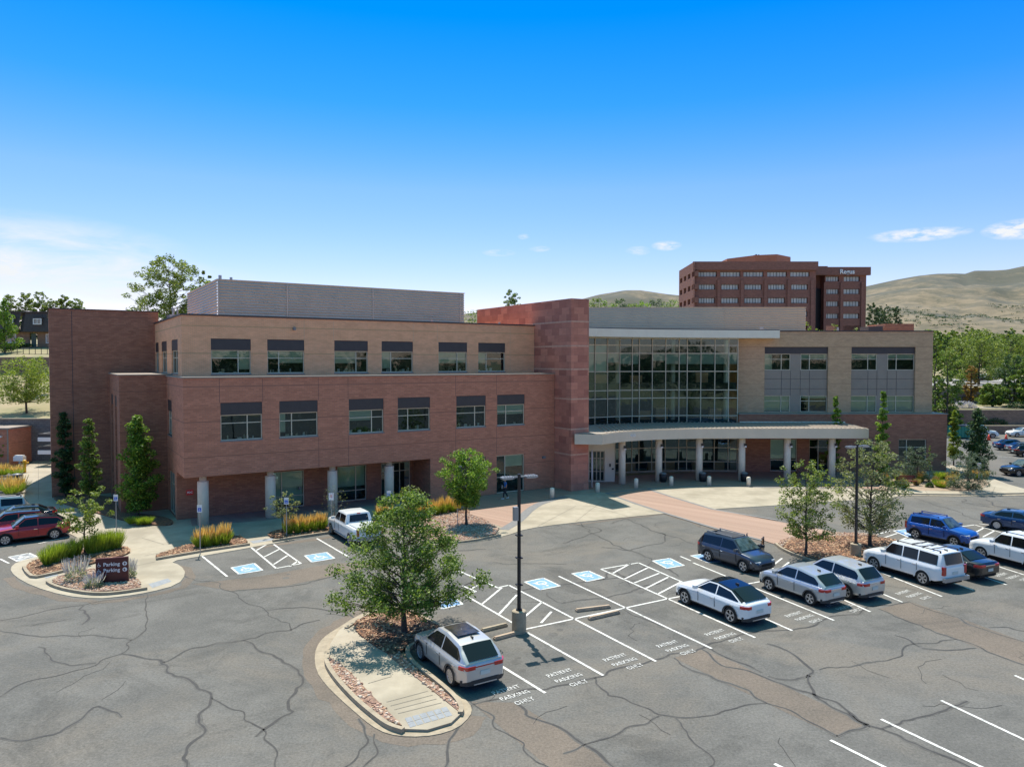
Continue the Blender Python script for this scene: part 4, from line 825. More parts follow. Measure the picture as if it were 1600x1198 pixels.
# entrance canopy on round columns
can = [(5.75, 66.85), (8.25, 66.5)]+[(9.6, 68.1), (11.0, 69.25), (12.9, 70.35), (15.0, 71.1), (17, 71.55), (18.9, 71.85), (20.6, 71.97), (22.4, 72), (35.3, 72), (36.1, 78.95), (24.6, 78.95)]+[(x, y-.1) for x, y in cp_[::-1] if x < 24.4]+[(4.75, 72.2), (7.25, 68.3)]
k = MB(); k.prism(can, 4.42, 5.36); cno = rpart(k, 'canopy', M['fascialow'])
k = MB(); top = [(x, y) for x, y in can]; cxx, cyy = 20, 75
def shrink(P, d_):
    Q = []
    n = len(P)
    for i in range(n):
        a_, b_, c_ = Vector(P[i-1]), Vector(P[i]), Vector(P[(i+1) % n]); e1 = (b_-a_).normalized(); e2 = (c_-b_).normalized(); nn = Vector((-(e1.y+e2.y), e1.x+e2.x)).normalized()
        Q.append(tuple(b_+nn*d_))
    return Q
ar = sum(can[i][0]*can[(i+1) % len(can)][1]-can[(i+1) % len(can)][0]*can[i][1] for i in range(len(can)))
k.face([(x, y, 5.40) for x, y in shrink(can if ar > 0 else can[::-1], .12)])
fy = lambda x: curve(x, [(p_[0], p_[1]) for p_ in can[1:11]])
x = 8.8
while x < 35.4:
    y0 = fy(x)+.25; y1 = (cwy(x)-.15 if x < 24.5 else 78.9)
    if y1 > y0+.3: k.box(x-.02, x+.02, y0, y1, 5.40, 5.47)
    x += .46
k.build('seam_roof', M['seam'], cno)
k = MB(); k.box(8.5, 36.2, 78.86, 78.94, 5.4, 5.5) if False else k.box(24.7, 36.1, 78.9, 78.985, 5.4, 5.52); k.build('flashing', M['fascia'], cno)
cn = text_mesh('400', .42, 'lettering', M['white'], .01); cn.parent = cno; cn.rotation_euler = (math.pi/2, 0, math.atan2(.75, 2.0)); cn.location = (11.55, 69.56-.05, 4.95)
for x, y in ((10.8, 71.3), (14.7, 72.8), (18.9, 73.4), (23.2, 73.4), (27.8, 73.4), (32.3, 73.4)):
    k = MB(); k.lathe([(.34, 0), (.33, 4.42)], 20, (x, y, 0)); o = k.build('column', M['column'], bld, True, loc=RL)
    for p_ in o.data.polygons: p_.use_smooth = abs(p_.normal.z) < .3
    k = MB(); k.box(x+.1, x+.35, y-.45, y-.3, 3.55, 3.8); k.box(x+.12, x+.33, y-.46, y-.3, 3.42, 3.55, 1); k.build('lamp', [M['black'], M['white']], o)
# roof edge over the curtain wall
fp = [(4.4, 72.8), (7.0, 72.8), (8.6, 74.0), (12, 75.7), (16, 77.0), (20, 77.9), (24.5, 78.6), (28.95, 79.0), (28.95, 80.9), (24.4, 81.5), (-1.0, 81.5)]
k = MB(); k.prism(fp, 14.55, 15.38); rpart(k, 'roof_fascia', M['fascia'])
k = MB(); k.prism([(x, y+.1) for x, y in fp], 15.38, 15.47); rpart(k, 'coping', M['cap'])
k = MB(); k.face([(x, y, 15.2) for x, y in ((-1.2, 81.2), (24.95, 81.2), (24.95, 100), (-6, 100))]); rpart(k, 'roof', M['roof'])
# ================================================================== BACKGROUND BUILDINGS, WALLS, STREET FURNITURE
tbr = brick('tower_brick', (.27,.130,.10), (.22,.105,.083), (.19,.10,.08), bw=.6, bh=.2)
tor = mat('orange_panel', (.50,.20,.10), .7, var=(.42,.16,.08), vscale=.4)
M['bandglass'] = mat('light_window_band', (.50,.52,.50), .25, var=(.30,.33,.33), vscale=.9, stretch=(1.2, 1, .02))
twx = lambda u, D=222: (u-800)/F*D
tz = lambda v, D=222: 12+(565-v)*D/F
tw = thing('office_tower', 'seven storey red brick office tower with window bands standing behind the right wing', 'building', (twx(1180), 222, 8))
TL = (-twx(1180), -222, -8)
def tpart(mb, nm, m_, p_=None): return mb.build(nm, m_, tw, loc=TL)
k = MB(); A0, A1 = (twx(1082), 222), (twx(1273), 222); LB = (twx(1060, 243), 243)
rowz = [(tz(433)-0, tz(425.3)), (tz(453), tz(444.8)), (tz(474), tz(465.5)), (tz(494.5), tz(486)), (tz(515), tz(506.5)), (tz(535.5), tz(527))]
bx = [(1088.7, 1119), (1124, 1155.6), (1160, 1191.7), (1197, 1228), (1233, 1263.4)]
hol = []
for j, (z0, z1) in enumerate(rowz):
    for l, r in bx:
        l_, r_ = (l, r) if j == 0 else (l+2, r-2.5); hol.append((twx(l_)-A0[0], twx(r_)-A0[0], z0, z1))
wall(k, A0, A1, 4, tz(410.5), hol, depth=.7)
wall(k, LB, A0, 4, tz(410.5), [(a_, a_+3.6, z0, z1) for z0, z1 in rowz for a_ in (1.5, 7.5, 13.5, 19.2)], depth=1.2)
for u in (1121.5, 1157.8, 1194.3, 1230.5, 1267, 1084):       # pilasters
    k.box(twx(u)-.45, twx(u)+.45, 221.5, 222.1, 4, tz(438))
bk = (A1[0]+3, 236)
wall(k, A1, (twx(1273)+.2, 236), 4, tz(410.5)); wall(k, (A1[0]+.2, 250), LB, 4, tz(410.5)); k.face([(*A0, tz(411)), (*A1, tz(411)), (A1[0]+.2, 250, tz(411)), (*LB, tz(411))])
# right block, set back behind a dark recess
B0, B1 = (twx(1287, 232), 232), (twx(1351.5, 232), 232); z2 = lambda v: tz(v, 232)
rz2 = [(z2(440.3), z2(432.5)), (z2(459.8), z2(451.7)), (z2(479), z2(470.8)), (z2(498), z2(490)), (z2(517), z2(509))]
wall(k, B0, B1, 4, z2(419), [(twx(l, 232)-B0[0], twx(r, 232)-B0[0], a_, c_) for a_, c_ in rz2 for l, r in ((1288.5, 1309), (1316.5, 1341.5))], depth=.7)
wall(k, B1, (B1[0], 262), 4, z2(419)); wall(k, (A1[0], 235.5), (B0[0], 235.5), 4, z2(417)); wall(k, (B0[0], 235.5), B0, 4, z2(419)); k.face([(A1[0], 232, z2(419.5)), (*B1, z2(419.5)), (B1[0], 262, z2(419.5)), (A1[0], 262, z2(419.5))])
for u in (1286.8, 1312.5, 1345): k.box(twx(u, 232)-.4, twx(u, 232)+.4, 231.5, 232.1, 4, z2(442))
k.box(A1[0]-.5, B0[0]+.2, 230.5, 232.2, z2(431), z2(417.5)); k.box(B0[0]-.3, B1[0]+.9, 230.9, 232.05, z2(431), z2(418.5)); k.box(A0[0]-.2, A1[0]+.3, 221.0, 222.05, tz(423), tz(410))
tpart(k, 'brick_wall', tbr)
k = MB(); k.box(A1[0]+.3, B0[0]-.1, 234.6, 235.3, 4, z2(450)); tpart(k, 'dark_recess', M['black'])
for hs, yy, x0 in ((hol, 222, A0[0]), ([(twx(l, 232)-B0[0], twx(r, 232)-B0[0], a_, c_) for a_, c_ in rz2 for l, r in ((1288.5, 1309), (1316.5, 1341.5))], 232, B0[0])):
    for a0, a1, z0, z1 in hs:
        if z1 < 24: continue
        n_ = 6 if yy == 222 else 5; k = MB(); w_ = (a1-a0-.25)/n_
        for i_ in range(n_): k.box(x0+a0+.12+i_*w_+.08, x0+a0+.12+(i_+1)*w_-.08, yy+.50, yy+.56, z0+.12, z1-.1)
        k.box(x0+a0+.05, x0+a1-.05, yy+.58, yy+.62, z0+.02, z1-.02, 1); tpart(k, 'window', [M['bandglass'], M['black']])
k = MB()
for z0, z1 in rowz:
    if z1 < 22: continue
    for a_ in (1.5, 7.5, 13.5, 19.2):
        d_ = Vector((A0[0]-LB[0], A0[1]-LB[1])).normalized(); n_ = Vector((-d_.y, d_.x)); p_ = Vector(LB)+d_*(a_+1.8)+n_*1.1; k.obox(tuple(p_), tuple(d_), 1.75, .05, z0+.05, z1-.05)
tpart(k, 'window', M['header'])
k = MB(); px = [twx(u, 232) for u in (1143, 1180, 1200, 1237)]
k.prism([(px[0], 238), (px[1]-1, 230), (px[2]+1, 228), (px[3], 234), (px[3], 245), (px[0], 245)], z2(412), z2(401)); k.box(px[1]-1, px[1]+3.5, 231, 235, z2(402), z2(400)); tpart(k, 'penthouse', tor)
k = MB(); k.cone((twx(1178, 232), 231, z2(410)), (twx(1178, 232), 231, z2(399)), .25, .25, 6); k.cone((twx(1182, 232), 231, z2(410)), (twx(1182, 232), 231, z2(399.5)), .25, .25, 6); tpart(k, 'antenna', M['black'])
tt = text_mesh('Regus', 2.5, 'lettering', M['white'], .1, bold=.05); tt.parent = tw; tt.rotation_euler = (math.pi/2, 0, 0); p_ = (twx(1321, 231), 230.7, tz(425.5, 231)); tt.location = tuple(p_[i]+TL[i] for i in range(3)); tt.scale = (.78, .8, 1)
# --- townhouse on the slope at the left
def tp_(u, v, D): return at_depth(u, v, D)
h0 = at_depth(30, 545, 134)
th = thing('townhouse', 'brown townhouse with dark shingled mansard roof on the slope behind the building', 'house', (h0[0], 134, 14.4))
HL_ = (-h0[0], -134, -14.4)
hz = lambda v, D=134: 12+(565-v)*D/F
hx = lambda u, D=134: (u-800)/F*D
sh = mat('roof_shingle', (.06,.05,.048), .9, var=(.085,.07,.065), vscale=3); hb = brick('townhouse_brick', (.35,.23,.15), (.27,.17,.11), (.2,.14,.1), bw=.4, bh=.15)
k = MB(); wall(k, (hx(-40), 134.8), (hx(92), 134.8), 13.6, hz(517), [(hx(4)-hx(-40), hx(22)-hx(-40), hz(534.5), hz(521)), (hx(43)-hx(-40), hx(55)-hx(-40), 14.4, hz(520)), (hx(68.5)-hx(-40), hx(81)-hx(-40), hz(535), hz(521.5))]); wall(k, (hx(92), 134.8), (hx(92), 146), 13.6, hz(517)); k.build('wall', hb, th, loc=HL_)
k = MB()
for a_, b_, dy in ((-40, 32, 0), (39, 92, 0), (32, 39, .5)):
    xa, xb = hx(a_), hx(b_); y0 = 133.6+dy; k.face([(xa, y0, hz(518.5)), (xb, y0, hz(518.5)), (xb, y0+.9, hz(488)), (xa, y0+.9, hz(488))]); k.face([(xa, y0, hz(518.5)), (xb, y0, hz(518.5)), (xb, 134.9, hz(518.5)), (xa, 134.9, hz(518.5))][::-1])
k.face([(hx(92), 133.6, hz(518.5)), (hx(92), 146, hz(518.5)), (hx(92), 146, hz(488)), (hx(92), 134.5, hz(488))]); k.box(hx(-40), hx(92)+.1, 134.3, 146, hz(488.5), hz(486.5)); k.build('mansard_roof', sh, th, loc=HL_)
for u0, u1, v0, v1, y in ((4, 22, 534.5, 521, 134.85), (68.5, 81, 535, 521.5, 134.85), (13, 24, 505, 496, 133.75), (55, 68, 506, 498, 133.75)):
    k = MB(); xa, xb, za, zb = hx(u0), hx(u1), hz(v0), hz(v1)
    k.box(xa, xb, y-.15, y, za-.15, za); k.box(xa, xb, y-.12, y, zb-.12, zb); k.box(xa, xa+.14, y-.12, y, za, zb-.12); k.box(xb-.14, xb, y-.12, y, za, zb-.12); xm = xa+(xb-xa)*.5; k.box(xm-.05, xm+.05, y-.1, y, za, zb-.12)
    if y < 134: k.box(xa-.05, xb+.05, y, y+.8, za-.1, zb+.25, 1)
    o = k.build('window', [M['white'], sh], th, loc=HL_); k = MB(); k.face([(xa+.1, y-.03, za), (xb-.1, y-.03, za), (xb-.1, y-.03, zb-.05), (xa+.1, y-.03, zb-.05)]); k.build('pane', mat('house_glass', (.10,.15,.17), .1, spec=1), o)
k = MB(); k.box(hx(46), hx(53.5), 134.7, 134.78, 14.4, hz(521)); k.build('door', mat('green_door', (.05,.09,.07), .5), th, loc=HL_)
k = MB(); k.box(hx(48), hx(60), 131.5, 134.7, 14.0, 14.5); k.build('step', M['concrete'], th, loc=HL_)
# fences and hedges by the townhouse
fe = thing('metal_railing', 'thin dark metal railing on the lawn in front of the townhouse', 'railing', (hx(30, 124), 124, 13.2)); k = MB(); x0, x1 = hx(-10, 124)-hx(30, 124), hx(84, 124)-hx(30, 124)
for zz in (.08, 1.25): k.box(x0, x1, -.02, .02, zz, zz+.05)
k.build('rail', M['black'], fe)
for i_ in range(11):
    x = x0+(x1-x0)*i_/10; k = MB(); k.box(x-.035, x+.035, -.035, .035, -.3, 1.3); k.build('post', M['black'], fe)
def solo(mb, nm, m_, label, cat, group=None, smooth=False, loc=None, rz=None): return tag(mb.build(nm, m_, None, smooth, loc, rz), label, cat, group)
# retaining walls
def rwall(P, z0, z1, th_, m_, label, cap=None):
    cx_, cy_ = P[0]; L = math.dist(P[0], P[1]); an = math.atan2(P[1][1]-cy_, P[1][0]-cx_); t_ = thing('retaining_wall', label, 'wall', (cx_, cy_, 0), an)
    k = MB(); k.box(0, L, -th_/2, th_/2, z0, z1); k.build('block_wall', m_, t_); k = MB(); k.box(-.05, L+.05, -th_/2-.06, th_/2+.06, z1, z1+.14); k.build('coping', cap or M['kerb'], t_)
rwall([(-62.4, 87.8), (-40, 87.8)], -.1, 5.05, .5, M['greyblock'], 'tall grey block retaining wall left of the building')
rwall([(-110, 117.8), (-56, 117.8)], 9.5, 12.6, .5, M['blockwall'], 'brown retaining wall below the townhouse lawn')
rwall([(47.5, 120.9), (130, 120.9)], -.1, 1.3, .5, M['blockwall'], 'lower brown block retaining wall at the far edge of the right car park')
rwall([(44, 122.9), (130, 122.9)], .9, 3.8, .5, M['blockwall'], 'upper brown block retaining wall above the right car park')
rwall([(82, 139.9), (103, 139.9)], 3.9, 6.9, .5, M['greyblock'], 'pale grey retaining wall below the upper car park')
# brick shed at the left edge
q = G(14.5, 728); sh_ = thing('brick_enclosure', 'red brick bin enclosure with stone coping at the left edge', 'enclosure', q); k = MB(); k.box(-6, 0, 0, 6, -.1, 4.2); k.build('brick_wall', M['brick'], sh_); k = MB(); k.box(-6.1, .12, -.12, 6.1, 4.2, 4.4); k.build('coping', M['ledge'], sh_); k = MB(); k.box(-.14, .0-.0, -.10, -.01, 0, 4.2); k.build('corner_trim', M['ledge'], sh_); k = MB(); k.box(-1.9, -.7, -.25, -.01, 3.3, 3.5); k.build('lamp', M['white'], sh_)
# upper access road and car park on the right terrace
k = MB(); k.face([(60, 150, 7.05), (150, 150, 7.05), (150, 212, 7.45), (60, 212, 7.45)]); k.face([(44, 126.3, 3.95), (130, 126.3, 3.95), (130, 129.5, 4.02), (44, 129.5, 4.02)], 1)
S_(k.build('road', [mat('far_asphalt', (.30, .28, .26), .9, var=(.26, .24, .22), vscale=.2), M['concrete']]))
# wall-side awnings at left
for v, lb in ((684, 'upper'), (704, 'lower')):
    p_ = at_depth(70, v, 84); t_ = thing('awning', lb+' of two pale metal awnings behind the corner of the brick building', 'awning', p_); k = MB(); k.box(-.5, 2.2, -.5, .5, -.35, .1); k.build('gutter', M['white'], t_); k = MB(); k.box(-.6, 2.2, -.3, .5, .1, .5); k.build('louvre', M['header'], t_); k = MB(); k.box(-.55, -.4, .2, 3.7, -.35, .5); k.build('bracket', M['steel'], t_)
# --- street lamps
def lamp(u, v, ztop, zped, label, sgn=1, box=True):
    x, y = G(u, v); t_ = thing('street_lamp', label, 'street lamp', (x, y, 0), TH-.15, 'black twin-head car park lamps')
    k = MB(); k.lathe([(.32, 0), (.32, zped-.03), (.28, zped), (.0, zped)], 18); k.lathe([(.15, zped), (.15, zped+.06)], 8, mi=1); k.build('pedestal', [M['kerb'], M['black']], t_)
    k = MB(); k.cone((0, 0, zped), (0, 0, ztop), .09, .075, 8); k.build('pole', M['black'], t_)
    for s_ in (-1, 1):
        k = MB(); k.box(min(s_*.08, s_*.3), max(s_*.08, s_*.3), -.03, .03, ztop-.16, ztop-.10); i0 = len(k.v); k.box(min(s_*.3, s_*.85), max(s_*.3, s_*.85), -.17, .17, ztop-.18, ztop-.10)
        for i_ in range(4): k.box(min(s_*(.36+i_*.12), s_*(.40+i_*.12)), max(s_*(.36+i_*.12), s_*(.40+i_*.12)), -.15, .15, ztop-.10, ztop-.07)
        k.box(min(s_*.36, s_*.8), max(s_*.36, s_*.8), -.13, .13, ztop-.2, ztop-.18, 1); k.build('lamp_head', [M['steel'], M['white']], t_)
    for zz in ((2.1, 3.3, 4.3) if box else (3.0,)): k = MB(); k.box(-.13, .13, -.13, .13, zz, zz+.05); k.build('banner_clamp', M['black'], t_)
    if box: k = MB(); k.box(-.27, -.07, -.1, .1, 5.0, 5.6); k.build('junction_box', M['steel'], t_)
lamp(811, 987, 7.05, .98, 'black twin-head lamp on a concrete pedestal beside the empty bays')
lamp(1337, 870, 6.95, .85, 'black twin-head lamp standing in the mulch island by the white SUV', box=False)
x_, y_ = G(1600, 830)
# --- sign posts
def wheelchair(mb, cx_, z, s_, y, mi):
    mb.lathe([(.0, 0)], 3, (0, 0, -99), mi) if False else None
    def P(a_, b_): return (cx_+a_*s_, z+b_*s_)
    def bar(a_, b_, w_):
        d = Vector((b_[0]-a_[0], b_[1]-a_[1])).normalized(); n = (-d.y*w_*s_, d.x*w_*s_); A_, B_ = P(*a_), P(*b_)
        mb.face([(A_[0]-n[0], y, A_[1]-n[1]), (B_[0]-n[0], y, B_[1]-n[1]), (B_[0]+n[0], y, B_[1]+n[1]), (A_[0]+n[0], y, A_[1]+n[1])], mi)
    bar((-.15, .55), (-.12, -.05), .1); bar((-.12, -.05), (.42, -.08), .1); bar((.42, -.08), (.62, -.62), .1)
    ar_ = [(-.1+.5*math.cos(R(d)), -.28+.5*math.sin(R(d))) for d in range(110, 375, 33)]
    for a_, b_ in zip(ar_, ar_[1:]): bar(a_, b_, .07)
    mb.face([(P(-.17+.15*math.cos(R(45*i)), .78+.15*math.sin(R(45*i)))[0], y, P(0, .78+.15*math.sin(R(45*i)))[1]) for i in range(8)], mi)
def post_sign(u, v, ph, label, w_=.31, h_=.46, kind='wc', off=(0, 0)):
    x, y = G(u, v, .05); t_ = thing('sign_post', label, 'sign', (x, y, .03), 0, 'sign posts along the kerb' if kind == 'wc' else None)
    k = MB(); k.box(-.025, .025, -.02, .02, 0, ph-.05); k.build('post', M['steel'], t_)
    k = MB(); k.box(-w_/2, w_/2, -.035, -.022, ph-h_, ph); o = k.build('sign_plate', M['yellow'] if kind == 'yellow' else M['white'], t_)
    k = MB()
    if kind == 'wc':
        s_ = w_*.36; zc = ph-h_*.62; k.face([(-s_, -.038, zc-s_), (s_, -.038, zc-s_), (s_, -.038, zc+s_), (-s_, -.038, zc+s_)], 0); wheelchair(k, 0, zc-.01, s_*.8, -.041, 1)
        k.build('wheelchair_symbol', [M['signblue'], M['white']], o)
    elif kind == 'yellow': k.box(-.1, .1, -.04, -.036, ph-.15, ph-.12); k.box(-.03, .03, -.04, -.036, ph-.45, ph-.2); k.build('black_figure', M['black'], o)
    else: k.box(-.1, .1, -.04, -.036, ph-.13, ph-.1); k.box(-.1, .1, -.04, -.036, ph-.22, ph-.19); k.box(-.1, .1, -.04, -.036, ph-.32, ph-.29); k.build('red_lettering', M['red'], o)
post_sign(313, 864, 3.05, 'accessible parking sign on a post beside the leftmost portico column'); post_sign(448, 838, 2.7, 'accessible parking sign in the bed in front of the second portico column')
post_sign(518, 826, 2.6, 'pale notice sign with red lettering behind the white pickup', .34, .5, 'note'); post_sign(608, 815, 2.35, 'accessible parking sign in front of the rightmost portico column'); post_sign(182, 829, 2.6, 'accessible parking sign by the path at the left corner of the building')
post_sign(715, 824, 2.0, 'yellow warning sign in the rock bed left of the round green tree', .5, .58, 'yellow'); post_sign(1529, 758, 2.2, 'small white sign among the pines at the right end', .4, .5, 'note')
# --- parking monument sign
x, y = G(176, 909, .13); ms = thing('parking_sign', 'maroon monument sign reading Parking twice, in the rock bed at the left', 'sign', (x, y, .1), R(17)); k = MB(); k.box(-.78, .78, -.09, .09, 0, 1.36); k.build('panel', M['maroon'], ms)
for i_, (z, ar_) in enumerate(((1.02, 1), (.70, -1))):
    o = text_mesh('Parking', .27, 'lettering', M['white'], .002, bold=.006); o.parent = ms; o.rotation_euler = (math.pi/2, 0, 0); o.location = (-.02, -.093, z)
    k = MB(); wheelchair(k, -.62, z, .12, -.094, 0); k.lathe([], 3) if False else None; k.build('wheelchair_symbol', M['white'], ms)
    k = MB(); pts = [(.62+.115*math.cos(R(30*j)), -.094, z+.115*math.sin(R(30*j))) for j in range(12)]; k.face(pts); o = k.build('arrow_disc', M['white'], ms)
    k = MB(); sg = -1 if i_ == 0 else 1
    k.face([(.62, -.098, z+.08), (.62-.07, -.098, z), (.62+.07, -.098, z)][::-1] if i_ == 0 else [(.62-.08, -.098, z), (.62, -.098, z-.07), (.62, -.098, z+.07)]); k.box(.60, .64, -.0985, -.0945, z-.08, z); k.build('arrow', M['maroon'], o)
# --- bollards
for i_, (u, v, lb) in enumerate(((862.6, 777.6, 'pale concrete bollard left of the sandstone wall'), (933.8, 769, 'pale concrete bollard in front of the entrance doors'), (993.9, 762, 'pale concrete bollard between the first and second canopy columns'), (1048.8, 758.4, 'pale concrete bollard right of the second canopy column'), (1108, 758, 'pale concrete bollard right of the third canopy column'), (1169.6, 759.5, 'pale concrete bollard right of the fourth canopy column'))):
    x, y = G(u, v, .04); k = MB(); k.lathe([(.20, 0), (.20, .80), (.17, .88), (.08, .92)], 16, (0, 0, 0)); solo(k, 'bollard', M['column'], lb, 'bollard', 'concrete bollards along the entrance plaza', True, (x, y, .03))
for u, v, lb in ((1036, 752.5, 'black litter bin beside the second canopy column'), (1098, 752, 'black litter bin beside the third canopy column'), (1163, 752, 'black litter bin beside the fourth canopy column')):
    x, y = G(u, v, .04); t_ = thing('litter_bin', lb, 'bin', (x, y, .035), 0, 'black bins by the canopy columns'); k = MB(); k.lathe([(.28, 0), (.36, .1), (.38, .72), (.34, .8)], 14); k.build('bin_body', M['black'], t_, True); k = MB(); k.lathe([(.36, .8), (.38, .84), (.2, .95), (.14, .96)], 14); k.build('lid', M['gframe'], t_, True)
# --- wheel stops
for u0, v0, u1, v1, lb in ((900, 955.5, 953, 949, 'tan concrete wheel stop nearer the plaza in the row of empty bays'), (920, 968.5, 967, 957.5, 'tan concrete wheel stop nearer the camera in the row of empty bays'), (753, 987, 791.7, 977.5, 'grey concrete wheel stop left of the lamp pedestal'), (772, 1000, 814, 989, 'tan concrete wheel stop in front of the silver SUV')):
    a_, b_ = Vector(G(u0, v0)), Vector(G(u1, v1)); c_ = (a_+b_)/2; L = (b_-a_).length/2; k = MB()
    for z0, z1, w_ in ((0.0, .09, .10), (.09, .14, .07)): k.obox((0, 0), (1, 0), L-(.03 if z0 else 0), w_, z0, z1)
    solo(k, 'wheel_stop', M['wheelstop'] if 'tan' in lb else M['kerb'], lb, 'wheel stop', 'concrete wheel stops', loc=(c_.x, c_.y, .013), rz=math.atan2(b_.y-a_.y, b_.x-a_.x))
# --- bench
x, y = G(1415, 758, .14); be = thing('park_bench', 'dark red slatted bench beside the shrubs at the right wing', 'bench', (x, y, .14), R(4))
for nm, bxs in (('seat', [(-.95, .95, -.45+.13*i, -.35+.13*i, .44, .48) for i in range(3)]), ('backrest', [(-.95, .95, .02, .06, .55+.14*i, .66+.14*i) for i in range(3)])):
    k = MB(); [k.box(*b_) for b_ in bxs]; k.build(nm, mat('bench_red', (.16, .018, .02), .5), be)
for s_ in (-1, 1): k = MB(); k.box(s_*.85-.03, s_*.85+.03, -.42, -.36, 0, .44); k.box(s_*.85-.03, s_*.85+.03, .0, .06, 0, .95); k.box(s_*.85-.03, s_*.85+.03, -.42, .02, .40, .44); k.build('leg', M['black'], be)
# --- yellow standpipe, utility box, path light at left
x, y = G(38.5, 738, .03); t_ = thing('standpipe', 'yellow fire standpipe beside the path at the far left', 'hydrant', (x, y, .0)); k = MB(); k.cone((0, 0, 0), (0, 0, 1.15), .16, .16, 12); k.lathe([(.16, 1.15), (.21, 1.18), (.2, 1.3), (.08, 1.4)], 12); k.build('pipe', M['yellow'], t_, True); k = MB(); k.cone((.1, 0, 1.0), (.42, 0, 1.12), .09, .09, 10); k.build('valve', M['yellow'], t_, True)
x, y = G(31, 728, .03); t_ = thing('meter_box', 'pale grey meter box on a post next to the yellow standpipe', 'meter box', (x, y, .0)); k = MB(); k.box(-.08, .08, -.08, .08, 0, .7); k.build('post', M['steel'], t_); k = MB(); k.box(-.55, .55, -.3, .3, .65, 1.15); k.box(-.45, .45, -.2, .2, 1.15, 1.3); k.build('cabinet', M['white'], t_)
x, y = G(26.5, 758, .03); t_ = thing('path_light', 'black mushroom path light among the grasses at the far left', 'lamp', (x, y, .0)); k = MB(); k.cone((0, 0, 0), (0, 0, 1.0), .2, .2, 10); k.build('post', M['black'], t_); k = MB(); k.lathe([(.2, .98), (.5, 1.0), (.46, 1.12), (.1, 1.2)], 14); k.build('cap', M['gframe'], t_, True)
# things in the right-hand car park
x, y = G(1500, 684); t_ = thing('skip', 'green rubbish skip at the far side of the right car park', 'skip', (x, y, 0)); k = MB(); k.box(-1.4, 1.4, -1, 1, .15, 1.9); [k.box(-1.4+i*.5, -1.3+i*.5, -1.05, -1, .2, 1.85) for i in range(6)]; k.build('container', mat('skip_green', (.02, .22, .15), .5), t_); k = MB(); k.box(-1.45, 1.45, -1.05, 1.05, 1.9, 2.0); k.build('lid', M['black'], t_)
for u, v, lb in ((1545, 688, 'orange traffic cone by the white van'), (1572, 688, 'orange traffic cone behind the dark blue sedan')):
    x, y = G(u, v); t_ = thing('traffic_cone', lb, 'traffic cone', (x, y, .0), 0, 'orange traffic cones'); k = MB(); k.cone((0, 0, .04), (0, 0, .95), .28, .05, 12); k.build('cone_body', mat('cone_orange', (.8, .07, .03), .5), t_, True); k = MB(); k.box(-.35, .35, -.35, .35, 0, .05); k.build('base', M['black'], t_)
# ================================================================== TREES AND PLANTS
import numpy as np
LF = {'mid': leafmat('leaf_mid', (.045,.085,.014), (.18,.26,.045), (.42,.48,.14)), 'bright': leafmat('leaf_bright', (.04,.09,.012), (.21,.34,.04), (.50,.60,.13)),  # wide leaf tones paint crown shade and sun highlights into the colour
      'dark': leafmat('leaf_dark', (.02,.05,.018), (.06,.115,.035), (.24,.32,.14), .25), 'pale': leafmat('leaf_pale', (.11,.13,.06), (.25,.27,.13), (.42,.42,.25)),
      'olive': leafmat('leaf_olive', (.06,.09,.018), (.23,.29,.06), (.44,.46,.15)), 'far': leafmat('leaf_far', (.03,.06,.028), (.07,.115,.05), (.12,.16,.08), .2),
      'pine': leafmat('pine_needles', (.05,.085,.045), (.12,.16,.10), (.24,.27,.18), .2), 'yellow': leafmat('leaf_yellow', (.12,.16,.02), (.26,.32,.05), (.42,.46,.12))}
def leaf_mesh(centres, size, seed, aspect=.55, up=.35):
    """one small quad per centre, randomly turned"""
    r = np.random.default_rng(seed); n = len(centres); c = np.asarray(centres, dtype=np.float64)
    a = r.normal(size=(n, 3)); a[:, 2] *= .7; a /= np.linalg.norm(a, axis=1)[:, None]
    nr = r.normal(size=(n, 3)); nr[:, 2] = np.abs(nr[:, 2])+up; b = np.cross(nr, a); b /= np.linalg.norm(b, axis=1)[:, None]+1e-9
    s = (size*r.uniform(.6, 1.35, n))[:, None]; a = a*s; b = b*s*aspect
    v = np.stack([c-a, c-b*.9, c+a, c+b*.9], axis=1).reshape(-1, 3); return v
def mesh_np(name, v, m, parent):
    me = bpy.data.meshes.new(name); n = len(v)//4
    me.vertices.add(len(v)); me.vertices.foreach_set('co', v.astype(np.float32).ravel())
    me.loops.add(n*4); me.loops.foreach_set('vertex_index', np.arange(n*4, dtype=np.int32)); me.polygons.add(n); me.polygons.foreach_set('loop_start', np.arange(0, n*4, 4, dtype=np.int32)); me.polygons.foreach_set('loop_total', np.full(n, 4, dtype=np.int32))
    me.materials.append(m); me.update(); me.validate(); o = bpy.data.objects.new(name, me); col.objects.link(o); o.parent = parent; return o
